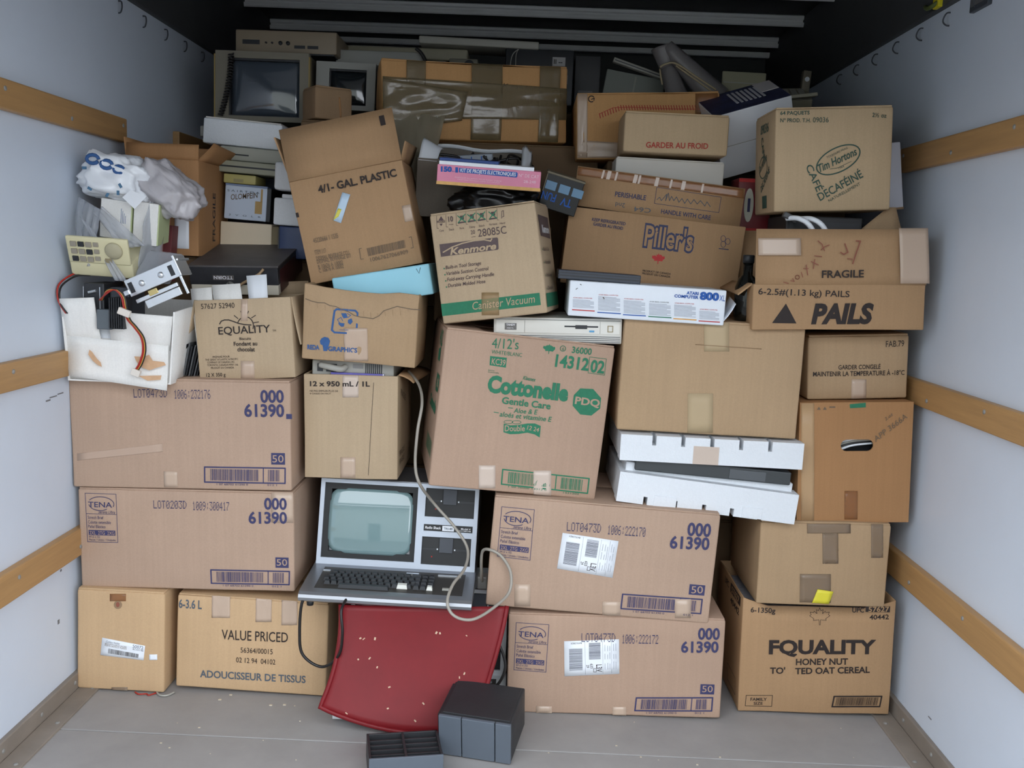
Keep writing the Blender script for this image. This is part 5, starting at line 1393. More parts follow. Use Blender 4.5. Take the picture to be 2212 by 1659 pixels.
mesh('torn_corner', [(-1.00, 2.612, 1.405), (-.962, 2.622, 1.39), (-.985, 2.60, 1.355), (-1.02, 2.606, 1.385)], [(0, 1, 2), (0, 2, 3)], BAGW, t)
bl = INK['blue']
for k, (x, z, rr) in enumerate(((-1.100, 1.482, .016), (-1.066, 1.470, .015), (-1.036, 1.458, .013))):
    MB().tube([(x + rr * math.cos(a), 2.612 + .006 * k, z + rr * .7 * math.sin(a)) for a in [i * math.pi / 6 for i in range(12)]], .005, 6).build('bag_letter', bl, t, True)
for k in range(5):
    MB().box(-.006, .006, -.0008, .0008, -.004, .003).build('bag_mark', mat('teal_ink', (70, 110, 140), .5), t, False, pose((-1.13, -1.108, -1.022, -1.028, -1.062)[k], (2.628, 2.61, 2.60, 2.60, 2.612)[k], (1.46, 1.405, 1.415, 1.396, 1.39)[k], 30 * k))

# ---- biscuit carton, its flaps and neighbours
c = carton('A6', 'biscuit_carton', 'open EQUALITY chocolate biscuit carton with white papers sticking out', .24, CB['beige'], closed=False, seed=6, dz=.004, dh=0)
c.ink(PRINT['A6'])
c.patch('packing_tape', EXTRA['A6']['t1'], TAPE, n=3); c.patch('packing_tape', EXTRA['A6']['t2'], TAPE, n=3)
quad_sheet('side_flap', (.132, .01, .222), (.132, .20, .222), (.168, .19, .10), (.150, .01, .09), .004, CB['beige'], c.root, 3, .003)
quad_sheet('side_flap', (-.132, .20, .222), (-.132, .01, .222), (-.163, .01, .115), (-.17, .19, .12), .004, CB['beige'], c.root, 3, .003)
quad_sheet('back_flap', (-.13, .238, .222), (.13, .238, .222), (.13, .245, .26), (-.13, .245, .26), .004, CB['beige'], c.root, 2)
for k, (x0, x1, zt, tp, yy) in enumerate(((-.148, -.088, .034, .018, .016), (-.086, .012, .042, .02, .012), (.006, .062, .064, .005, .03))):
    t = thing('white_carton_flap', ['short white card with clipped corner in the biscuit carton', 'wide white card with clipped corners in the biscuit carton', 'tall white card standing in the biscuit carton'][k], 'card', c.root.matrix_world @ pose(0, 0, 0), 'white cards in the biscuit carton')
    quad_sheet('card', (x0 + .012, yy, .03), (x1, yy, .03), (x1 - tp * (k == 1), yy + .008, .222 + zt), (x0, yy + .008, .222 + zt - .002), .002, WB if k < 2 else LABELW, t, 3, .002)
t = thing('black_box_game', 'flat black lidded box with thumb notch lying above the biscuit carton', 'box', pose(-.776, 2.80, 1.128, -1.6, 0, 13))
BLK = mat('black_lid_paper', (44, 44, 48), .45, var=.35, vscale=14, bump=.2, bscale=30)
MB().box(-.128, .128, 0, .30, .03, .085, bev=.002).build('lid', BLK, t)
MB().box(-.126, .126, .002, .298, .0, .03, bev=.002).build('tray', mat('cream_paper', (214, 206, 188), .6), t)
MB().box(-.1305, .1305, -.001, .301, .081, .0865, bev=.001).build('lid_top', mat('scuffed_lid_top', (84, 80, 80), .5, var=.35, vscale=9), t)
MB().lathe([(.012, 0), (.012, .002)], 20, pose(-.012, 0.002, .028, 0, 0, 90)).build('thumb_notch', GREYP, t)
MB().box(-.06, .0, -.0008, .001, .044, .058).build('title_strip', mat('strip_grey', (96, 90, 88), .5), t)
print_on(t, [['t', 'white', 0, 'TTOIRN', -.002, .056, .055, .009, math.pi, .01, 0]], lambda x, z, o: Vector((x, -.001 - o, z)))
MB().box(.128, .1285, .02, .29, .004, .07).build('side_picture', mat('maroon_print', (66, 30, 34), .45, var=.5, vscale=20), t)
MB().tube(spline([(.01, -.006, .0), (.018, -.012, .03), (.05, -.01, .05), (.075, -.006, .064), (.088, -.002, .078)], 5), [.004] * 21, 6).build('paper_band', CB['tan'], t, True)
t = thing('black_comb_strip', 'bundle of thin black plastic strips leaning beside the biscuit carton', 'strips', pose(-.865, 2.66, .903, 12))
for k in range(9):
    MB().box(-.03 + k * .006, -.027 + k * .006, .0 + k * .004, .09, .0, .085 + .004 * (k % 3), bev=.0006).build('strip', BLACKP if k % 2 else mat('slate_strip', (96, 98, 100), .3), t, False, pose(0, 0, 0, k * .8 - 3))

# ---- FRAGILE carton and the shelf-like stack behind it
c = Carton('fragile_carton', 'open brown carton lettered FRAGILE up its side, beside the wall', pose(-1.008, 2.86, 1.234, 0), .21, .275, .285, CB['orange'], closed=False, seed=8, amp=.003)
c.flap('front', .045, -4, bend=.003); c.flap('left', .06, 6); c.flap('back', .06, 5)
quad_sheet('side_flap', (.105, .005, .275), (.105, .28, .275), (.15, .24, .315), (.135, .06, .33), .004, CB['orange'], c.root, 4, .004)
E = [['t', 'ink', 0, 'FRAGILE', .150, .045, .145, .024, math.pi / 2, .012, 0]]
c.ink(E, 'right')
c.patch('white_card', [(.036, .02), (.078, .02), (.078, .16), (.036, .16)], LABELW, off=.001)
c.patch('cut_line', [(-.04, .196), (.085, .196), (.085, .199), (-.04, .199)], CB['dim'], off=.0004)
t = thing('orange_folder', 'thin orange folder edge beside the fragile carton', 'folder', pose(-.985, 2.79, 1.16, 4))
MB().box(-.012, -.004, 0, .05, 0, .19, bev=.001).build('cover', mat('orange_card', (196, 110, 80), .6), t)
MB().box(-.004, .02, .002, .05, 0, .16, bev=.001).build('sleeve', mat('maroon_card', (110, 50, 52), .6), t)

def simple_box(name, label, cat, m_, w, h, d, material, bev=.004, parts=()):
    o = thing(name, label, cat, m_)
    vs, fs = rounded(-w / 2, w / 2, 0, d, 0, h, bev, 3, 2, 3, 2)
    mesh('body', vs, fs, material, o, True)
    return o
x, y, z, w, h, r = POSE['B7']
o = simple_box('cream_box', 'plain cream box under the blue-white software box', 'box', pose(x, y, z, r), w, h, .25, mat('cream_card', (222, 206, 180), .6, var=.05))
MB().box(w / 2, w / 2 + .022, .002, .2, 0, h - .006, bev=.002).build('spine', mat('olive_spine', (120, 108, 80), .6), o)
x, y, z, w, h, r = POSE['B6']
o = simple_box('software_box', 'pale blue software box with curved lettering and brown picture strip', 'box', pose(x, y, z, r), w, h, .2, mat('pale_blue_card', (196, 208, 226), .5), .003)
MB().box(.030, .052, -.001, .001, .022, .060).box(.046, .052, -.001, .001, .058, .098).build('picture_strip', mat('ochre_print', (176, 144, 88), .5), o)
E = [['t', 'slate', 0, 'S A I R T O A', -.058, .083, .10, .006, 0, 0, 0], ['t', 'greyink', 0, 'OLOMPEIN', -.045, .058, .085, .016, .16, .01, .2], ['t', 'slate', 0, '2   V   O   L   R', -.05, .010, .10, .005, 0, 0, 0]]
print_on(o, E, lambda x_, z_, of: Vector((x_, -.001 - of, z_)))
MB().box(w / 2 - .002, w / 2 + .012, .002, .18, 0, h, bev=.002).build('spine', BLACKP, o)
MB().box(-w / 2, w / 2, .001, .19, h, h + .005).build('lid_edge', mat('blue_edge', (120, 136, 168), .5), o)
o = simple_box('tape_case', 'small olive cassette case on the software box', 'case', pose(-.838, 3.045, 1.4585, 2.5), .10, .028, .12, mat('olive_case', (176, 166, 104), .5))
MB().box(-.018, .012, -.001, .001, .004, .014).build('label_window', mat('olive_label', (150, 142, 100), .5), o)
o = simple_box('flat_console', 'flat grey-green computer console with dark seam, lower of two', 'console', pose(-.80, 3.05, 1.489, 3), .22, .036, .2, mat('console_green', (158, 158, 140), .5, var=.05))
MB().box(-.105, .105, -.001, .002, .016, .021).build('seam', BLACKP, o)
o = simple_box('flat_console', 'flat pale grey computer console under the white foam slab', 'console', pose(-.80, 3.08, 1.528, 3), .22, .042, .2, mat('console_grey', (172, 172, 160), .5, var=.05))
MB().box(-.085, -.02, -.001, .002, .016, .020).build('slot', BLACKP, o)
x, y, z, w, h, r = POSE['B3']
o = simple_box('foam_slab', 'thick white foam slab supporting the grey monitor', 'foam', pose(x, y - .1, z - .002, 3.6), w, .078, .34, FOAM, .006)
MB().box(-.118, .118, .005, .33, .078, .082).build('edge_dirt', mat('foam_top', (200, 196, 190), .8), o)
simple_box('grey_block', 'small grey block poking out beside the foam slab', 'block', pose(-.985, 3.18, 1.61), .04, .035, .1, GREYP)
# packaging pieces between the software box and the gallon carton
o = simple_box('foam_corner', 'upper rounded white foam corner behind the gallon carton', 'foam', pose(-.668, 2.99, 1.44, 2), .10, .085, .1, FOAM, .01)
MB().box(-.03, .03, .01, .08, .085, .093, bev=.003).build('rib', FOAM, o)
o = simple_box('foam_corner', 'lower cracked white foam corner behind the gallon carton', 'foam', pose(-.668, 2.99, 1.335, 2), .102, .082, .1, FOAM, .006)
MB().box(-.028, .04, .004, .08, .082, .094, bev=.003).build('rib', FOAM, o)
o = simple_box('blue_binder', 'dark blue binder under the lower foam corner', 'binder', pose(-.662, 3.0, 1.235, 1), .085, .098, .12, mat('navy_cover', (44, 62, 104), .4))
MB().box(-.044, -.040, -.001, .1, 0, .09).build('spine_edge', BLACKP, o)
# ================================================================== monitors and back row, wall side
def crt(name, label, m_, w, h, d, shell, bezel, glass, knobs=0):
    o = thing(name, label, 'monitor', m_)
    b = .016
    sx0, sx1, sz0, sz1 = -w / 2 + .044, w / 2 - .030, .016, h - .022
    vs, fs = frame_panel(-w / 2, w / 2, 0, h, [(sx0, sx1, sz0, sz1)], 0, .03)
    mesh('front_bezel', vs, fs, shell, o)
    vs, fs = frame_panel(sx0 - .001, sx1 + .001, sz0 - .001, sz1 + .001, [(sx0 + .004, sx1 - .003, sz0 + .003, sz1 - .006)], .008, .028)
    mesh('inner_mask', vs, fs, bezel, o)
    MB().prism([(.03, 0), (.03, h), (d * .55, h), (d, h * .8), (d, h * .12), (d * .55, 0)], -w / 2 + .006, w / 2 - .006, 'x').build('shell', shell, o)
    cx, cz = (sx0 + sx1) / 2, (sz0 + sz1) / 2
    aw, ah = (sx1 - sx0) / 2, (sz1 - sz0) / 2
    def fn(u, v):
        a, c_ = 2 * u - 1, 2 * v - 1
        return Vector((cx + a * aw, .026 - .014 * (1 - a * a) * (1 - c_ * c_) ** .5 if abs(c_) < 1 else .026, cz + c_ * ah))
    sheet('screen_glass', fn, 12, 10, .004, glass, o)
    return o
GLASS1 = mat('grey_crt_glass', (70, 78, 88), .08, spec=.9, coat=.5)
GLASS2 = mat('dark_crt_glass', (34, 40, 44), .1, spec=.9)
x, y, z, w, h, r = POSE['mon']
o = crt('crt_monitor', 'boxy grey-brown monitor with ribbed cable beside the dark roof rail', pose(x, y, z - .012, r), w, h + .012, .30, mat('monitor_olive', (124, 118, 104), .5, var=.06), BLACKP, GLASS1)
MB().box(-w / 2 - .004, -w / 2, -.002, .02, 0, h).box(w / 2, w / 2 + .004, -.002, .02, 0, h).build('edge_trim', mat('brass_trim', (150, 128, 74), .4), o)
t = thing('coiled_cable', 'black coiled cord hanging down the face of the grey-brown monitor', 'cord', pose(x, y, z))
pts = []
for k in range(190):
    s = k / 189
    cx, cz = -.098 - .035 * s * s, .20 - .20 * s
    a = s * 2 * math.pi * 22
    pts.append((cx + .008 * math.cos(a), -.014 + .007 * math.sin(a), cz))
MB().tube(pts, .0028, 5).build('coil', BLKW, t, True)
x, y, z, w, h, r = POSE['B2']
o = simple_box('modem_unit', 'flat tan desktop unit with display and knobs on top of the monitor', 'device', pose(x, y, z - .018, r), w, h + .018, .24, mat('tan_plastic', (138, 124, 104), .5, var=.05), .005)
MB().box(-.145, -.088, -.002, .003, .026, .040).build('display', BLACKP, o)
for k, xx in enumerate((-.066, -.046, -.018, .007)):
    MB().lathe([(.0035 if k < 2 else .007, 0), (.003 if k < 2 else .006, .006)], 14, pose(xx, 0, .032, 0, 0, 90)).build('knob', BLACKP, o, True)
for xx in (.028, .072):
    MB().box(xx, xx + .036, -.0015, .003, .016, .026).build('connector', BLACKP, o)
MB().box(-.16, .16, .002, .2, -.004, .008).build('base', BLACKP, o)
o = crt('crt_monitor', 'small white-framed monitor half hidden behind the tape-wrapped carton', pose(-.575, 3.36, 1.735, 1), .20, .155, .22, mat('pale_monitor', (158, 158, 152), .5), BLACKP, GLASS2)
simple_box('grey_tray', 'pale grey tray behind the small white-framed monitor', 'tray', pose(-.47, 3.42, 1.893), .30, .05, .25, mat('pale_tray', (150, 150, 144), .5))
o = Carton('small_brown_carton', 'small dull brown carton between monitor and tape-wrapped carton', pose(-.560, 3.10, 1.668, 0, 32), .12, .10, .12, CB['dim'], seed=31)
o.patch('seam', [(.02, .01), (.026, .01), (.020, .07), (.014, .07)], CB['orange'])
# flat machines on the back stack
BG1 = mat('dusty_beige', (150, 144, 124), .55, var=.08)
o = simple_box('printer_unit', 'long dusty beige printer on the back stack', 'printer', pose(-.41, 3.56, 1.945, 0), .46, .042, .28, BG1, .008)
MB().box(-.20, .15, .05, .2, .040, .052, bev=.004).build('paper_cover', GREYP, o)
for xx in (-.214, -.21, .20):
    MB().box(xx, xx + .012, .0, .02, -.05, .0, bev=.002).build('leg', GREYP, o)
o = simple_box('keyboard_case', 'thin pale keyboard lying askew under the roof bows', 'keyboard', pose(-.14, 3.52, 1.9905, 1), .42, .026, .16, mat('pale_case', (166, 164, 154), .5), .005)
MB().box(-.19, .19, .02, .14, .024, .030, bev=.003).build('key_deck', GREYP, o)
o = simple_box('keyboard_case', 'grey-beige keyboard lying under the long dusty printer', 'keyboard', pose(-.40, 3.50, 1.893, 0), .40, .035, .2, BG1, .006)
MB().box(-.17, -.02, -.002, .01, .028, .040, bev=.002).box(.02, .15, -.002, .01, .030, .038, bev=.002).build('key_row', GREYP, o)
t = thing('black_cable_stub', 'thick black cable stub standing up from the tape-wrapped carton', 'cable')
MB().tube(spline([(-.30, 3.40, 1.885), (-.305, 3.40, 1.90), (-.325, 3.40, 1.935), (-.345, 3.40, 1.952)], 5), .006, 8).build('cable', BLKW, t, True)
MB().lathe([(.010, 0), (.010, .016), (.006, .018)], 12, pose(-.30, 3.40, 1.884)).build('plug', BLACKP, t)
o = simple_box('disk_drive', 'dull grey drive housing beside the black tower cases', 'drive', pose(-.19, 3.50, 1.893), .10, .05, .18, mat('drive_grey', (120, 116, 104), .5))
MB().lathe([(.018, 0), (.018, .003), (.012, .004)], 16, pose(.02, 0, .028, 0, 0, 90)).build('hub', BLACKP, o)
o = simple_box('tower_case', 'black computer case with white stickers behind the tape-wrapped carton', 'computer', pose(.075, 3.53, 1.80), .24, .19, .35, BLACKP)
MB().box(.045, .09, -.002, .002, .135, .165).build('sticker', mat('dusty_sticker', (170, 168, 168), .5), o)
MB().box(.02, .10, -.002, .002, .075, .105).build('sticker', mat('dusty_sticker', (170, 168, 168), .5), o)
MB().tube([(-.05, -.004, .10), (-.05, -.004, .125)], .003, 6).build('latch', STEEL, o)
print_on(o, [['t', 'ink', 0, 'II --', .05, .142, .03, .015, 0, .02, 0]], lambda x_, z_, of: Vector((x_, -.0022 - of, z_)))
t = thing('hanging_wire', 'thin pale wire loop hanging in front of the black computer case', 'wire')
MB().tube(spline([(.0, 3.515, 1.985), (-.02, 3.515, 1.965), (-.028, 3.515, 1.92), (-.03, 3.515, 1.86)], 6), .002, 5).build('wire', GREYP, t, True)
MB().tube(spline([(.0, 3.515, 1.985), (-.008, 3.515, 1.965), (-.008, 3.515, 1.92), (-.006, 3.515, 1.86)], 6), .0015, 5).build('wire', GREYP, t, True)
o = simple_box('tower_case', 'dark grey slotted computer case next to the stickered black case', 'computer', pose(.245, 3.53, 1.80), .09, .175, .35, mat('dark_case', (52, 52, 54), .5))
MB().box(-.03, .02, -.002, .002, .03, .055).build('drive_slot', mat('slot_grey', (90, 90, 92), .5), o)

# ================================================================== tape-wrapped carton, open carton, kit
x, y, z, w, h, r, yw = POSE['C14']
c = Carton('tape_wrapped_carton', 'large battered carton wrapped all over in glossy brown tape', pose(x, y, z, r, yw), w, h, .20, CB['amber'], amp=.008, bulge=.006, seed=14)
TAPEG = mat('greenish_tape', (138, 122, 92), .16, alpha=.62, bump=.6, bscale=22, spec=.7)
hw = w / 2 - .003
c.patch('packing_tape', [(-hw, .060), (hw, .075), (hw, .175), (-hw, .190)], TAPEG, off=.008, n=16, rough=.006, seed=2)
c.patch('packing_tape', [(-hw, .02), (-.05, .06), (-.03, .15), (-hw, .185)], TAPEG, off=.012, n=14, rough=.008, seed=4)
for k, (xx, ww) in enumerate(((-.20, .03), (.03, .05), (.24, .034))):
    c.patch('packing_tape', [(xx - ww, .002), (xx + ww, .002), (xx + ww + .006, .243), (xx - ww + .004, .243)], TAPEG, off=.006, n=10, rough=.003, seed=5 + k)
c.patch('torn_scrap', [(-.235, .005), (-.19, .01), (-.185, .05), (-.225, .065)], CB['beige'], off=.012)
c.ink([['t', 'ink', 1, 'K rawler', .085, .172, .11, .012, -.06, .005, .2]])
film_root = thing('loose_plastic_film', 'dusty plastic sheet hanging off the tape-wrapped carton', 'film')
t = film_root
film('film_sheet', [(-.36, 2.99, 1.46), (-.26, 2.97, 1.43), (-.22, 3.22, 1.72), (-.42, 3.23, 1.76)], .02, 3, 16, 20, mat('dusty_film', (168, 158, 136), .25, alpha=.6, bump=.5, bscale=24, spec=.7))

x, y, z, w, h, r = POSE['C12']
c = Carton('cable_carton', 'open grey carton tipped forward, full of cables, above the pink kit', pose(x, y + .02, 1.372, r, 0, 13), w + .01, .172, .27, CB['dull'], closed=False, seed=15, amp=.004, bulge=.004)
t_ = c.root
sheet('torn_lining', lambda u, v: Vector((-.165 + .055 * u + .01 * v, .0 + .10 * v, .165 + .055 * math.sin(v * 2.2) * (1 - .5 * u))), 6, 10, .002, LABELW, t_)
sheet('torn_lining', lambda u, v: Vector((.135 + .03 * u, .02 + .16 * v, .15 + .05 * v + .008 * math.sin(u * 5))), 6, 8, .002, LABELW, t_)
sheet('back_lining', lambda u, v: Vector((-.14 + .29 * u,   .262 - .004 * v, .168 + .012 * v + .004 * math.sin(u * 9))), 12, 3, .002, LABELW, t_)
rc = random.Random(5)
for k in range(9):
    t = thing('black_cable', 'black cable tangled inside the open grey carton', 'cable', t_.matrix_world.copy(), 'cables in the open carton')
    x0 = rc.uniform(-.11, .06)
    pts = [(x0 + rc.uniform(-.02, .05) + .025 * i, .05 + .02 * i + rc.uniform(-.02, .03), .13 + rc.uniform(-.01, .055)) for i in range(5)]
    MB().tube(spline(pts, 6), .004, 6).build('cable', BLKW, t, True)
o = simple_box('striped_sleeve', 'white sleeve with blue ticks among the cables', 'sleeve', t_.matrix_world @ pose(-.02, .07, .135, -8), .15, .045, .02, mat('sleeve_grey', (150, 158, 168), .5))
for k in range(4):
    MB().box(-.05 + k * .03, -.047 + k * .03, -.002, 0, .012, .04).build('tick', INK['ataribl'], o)
x, y, z, w, h, r = POSE['C11']
o = thing('electronics_kit', 'pink electronics project kit box lettered in blue and white', 'box', pose(x, y, z, r, 0, 6))
PINK = mat('pink_kit_card', (226, 140, 168), .45, var=.06, vscale=10)
MB().box(-w / 2, w / 2, 0, .15, 0, h, bev=.002).build('box_body', PINK, o)
MB().box(-w / 2 + .004, w / 2 - .02, .002, .148, h, h + .010, bev=.001).build('inner_tray', LABELW, o)
MB().box(-w / 2 + .002, w / 2 - .12, .03, .148, h + .010, h + .018, bev=.001).build('booklet', mat('blue_booklet', (46, 76, 140), .5), o)
MB().box(-w / 2, w / 2, .003, .149, -.0012, 0).build('underside', CB['dim'], o)
print_on(o, PRINT['C11'], lambda x_, z_, of: Vector((x_, -of, z_)))
t = thing('black_rubbish_bag', 'crumpled black plastic bag under the pink kit box', 'bag')
blob('bag_body', -.035, 2.86, 1.415, .12, .09, .05, .25, 4.4, mat('black_bag', (16, 16, 17), .3, bump=.4, bscale=25), t)
t = thing('game_box', 'black TV FUN box standing upside down beside the pink kit', 'box', pose(.138, 2.865, 1.404, 15, 0, 8))
MB().box(-.055, .055, 0, .09, 0, .10, bev=.002).build('box_body', mat('glossy_black_card', (14, 15, 17), .3), t)
MB().box(-.057, .057, -.001, .09, .098, .104, bev=.001).build('lid_edge', mat('khaki_edge', (112, 104, 84), .5), t)
for k in range(3):
    vs, fs = rounded(-.052 + k * .040, -.020 + k * .040, -.0015, .001, .054, .079, .0012, 1, 1, 1, 1)
    mesh('picture_window', vs, fs, mat('steel_blue_print', (104, 142, 172), .4), t)
MB().box(-.0562, -.0535, -.0016, .0, .045, .097).build('edge_line', mat('khaki_edge', (112, 104, 84), .5), t)
print_on(t, [['t', 'ataribl', 0, 'FUN', -.012, .046, .042, .022, math.pi, .02, 0], ['t', 'ataribl', 0, 'TV', .036, .044, .032, .022, math.pi, .02, 0]], lambda x_, z_, of: Vector((x_, -.001 - of, z_)))

# ---- gallon carton, blue box, graphics carton, litre carton
x, y, z, w, h, r = POSE['C1']
fl_z = .2886
c = Carton('gallon_carton', 'tilted tall carton lettered 4/1-GAL. PLASTIC with its front flap raised', pose(x, y, z + .002, r), w, fl_z, .24, CB['brown'], closed=False, seed=21, amp=.002)
class _F:
    pass
def over(x_, z_, of):
    return Vector((x_, -of - .0012 - (c.field(Vector((x_, 0, z_)), Vector((0, -1, 0))) if z_ < fl_z else 0) + (z_ - fl_z) * .10 * (z_ > fl_z), z_))
quad_sheet('front_flap', (-w / 2, -.0006, fl_z + .001), (w / 2, -.0006, fl_z + .001), (w / 2, (h - fl_z) * .10 - .0006, h), (-w / 2, (h - fl_z) * .10 - .0006, h), .004, CB['brown'], c.root, 3)
quad_sheet('side_flap', (-w / 2 + .002, .23, fl_z), (-w / 2 + .002, .01, fl_z), (-w / 2 - .02, .02, fl_z + .13), (-w / 2 - .02, .21, fl_z + .13), .004, CB['brown'], c.root, 3)
quad_sheet('side_flap', (w / 2 - .002, .01, fl_z), (w / 2 - .002, .23, fl_z), (w / 2 + .03, .21, fl_z + .05), (w / 2 + .02, .02, fl_z + .05), .004, CB['brown'], c.root, 3)
print_on(c.root, PRINT['C1'], over, CB['brown'])
c.patch('price_label', EXTRA['C1']['label'], mat('sky_label', (190, 212, 232), .4), off=.0014)
c.patch('price_label_corner', EXTRA['C1']['yel'], mat('yellow_label', (222, 212, 84), .4), off=.0022)
c.patch('packing_tape', [(.135, .12), (.16, .12), (.16, .165), (.135, .165)], TAPE)
x, y, z, w, h, r = POSE['C2']
o = simple_box('blue_box', 'light blue box wedged under the tilted gallon carton', 'box', pose(x, y, z, r), w, h, .22, mat('light_blue_card', (150, 208, 226), .5, var=.03), .005)
MB().tube([(.10, -.001, .076), (.106, -.001, .062), (.112, -.001, .078)], .0008, 5).build('mark', INK['slate'], o)
def crumple(p):
    s = p.z / .2
    return Vector((.012 * noise.noise(Vector((p.x * 7, p.z * 4, 1))) * s, -.010 * s * math.sin(p.x * 14 + 1) * math.sin(p.z * 20), (-.010 * math.sin((p.x + .155) * 10.5) + .008 * noise.noise(Vector((p.x * 16, 0, 4)))) * max(0, s - .35)))
c = carton('C3', 'graphics_carton', 'crumpled REDA GRAPHICS carton with blue recycling sign', .28, CB['tan'], closed=False, seed=22, amp=.006, bulge=.008, skew=crumple)
c.ink(PRINT['C3'])
c.patch('packing_tape', EXTRA['C3']['t1'], TAPE, n=10, rough=.003)
c = carton('C4', 'litre_carton', 'open carton lettered 12 x 950 mL on the silver computer', .30, CB['beige'], closed=False, seed=23, dz=.006, amp=.002)
c.ink(PRINT['C4'])
c.patch('packing_tape', EXTRA['C4']['t1'], TAPEW, n=5); c.patch('packing_tape', EXTRA['C4']['t2'], TAPE, n=4)
quad_sheet('side_flap', (.131, .02, .294), (.131, .28, .294), (.20, .28, .275), (.17, .04, .27), .004, CB['brown'], c.root, 3, -.006)
c.ink([['t', 'greyink', 0, 'FRAGILE', .05, .235, .11, .018, -.3, .015, 0], ['t', 'greyink', 0, 'FRAGILE', .03, .06, .10, .016, 0, .015, 0], ['t', 'greyink', 0, 'FRAGILE', .03, .035, .10, .016, 0, .015, 0]], 'right')
t = thing('vented_computer', 'grey vented computer back rising out of the litre carton', 'computer', pose(-.415, 2.70, .80))
MB().box(-.115, .115, .0, .24, .0, .162, bev=.004).build('case', GREYP, t)
for k in range(9):
    MB().box(.035 + k * .0055, .038 + k * .0055, -.0015, .002, .128, .158).build('vent_slot', BLACKP, t)
for xx, ww in ((-.10, .016), (-.075, .03)):
    MB().box(xx, xx + ww, -.0015, .002, .130, .152).build('socket', BLACKP, t)
MB().box(.0, .028, -.0015, .002, .142, .154).build('rating_plate', mat('plate_grey', (130, 128, 126), .4), t)
MB().tube(spline([(-.09, -.012, .150), (-.06, -.02, .145), (-.03, -.016, .14), (-.02, -.004, .146)], 5), .009, 8).build('plug', GREYP, t, True)
o = simple_box('purple_booklet', 'glossy purple booklet tucked into the litre carton', 'booklet', pose(-.40, 2.688, .88, 0), .15, .05, .008, mat('purple_print', (92, 84, 168), .3, var=.3, vscale=20), .001)
MB().box(.071, .074, -.001, .001, .0, .05).build('spine', LABELW, o)

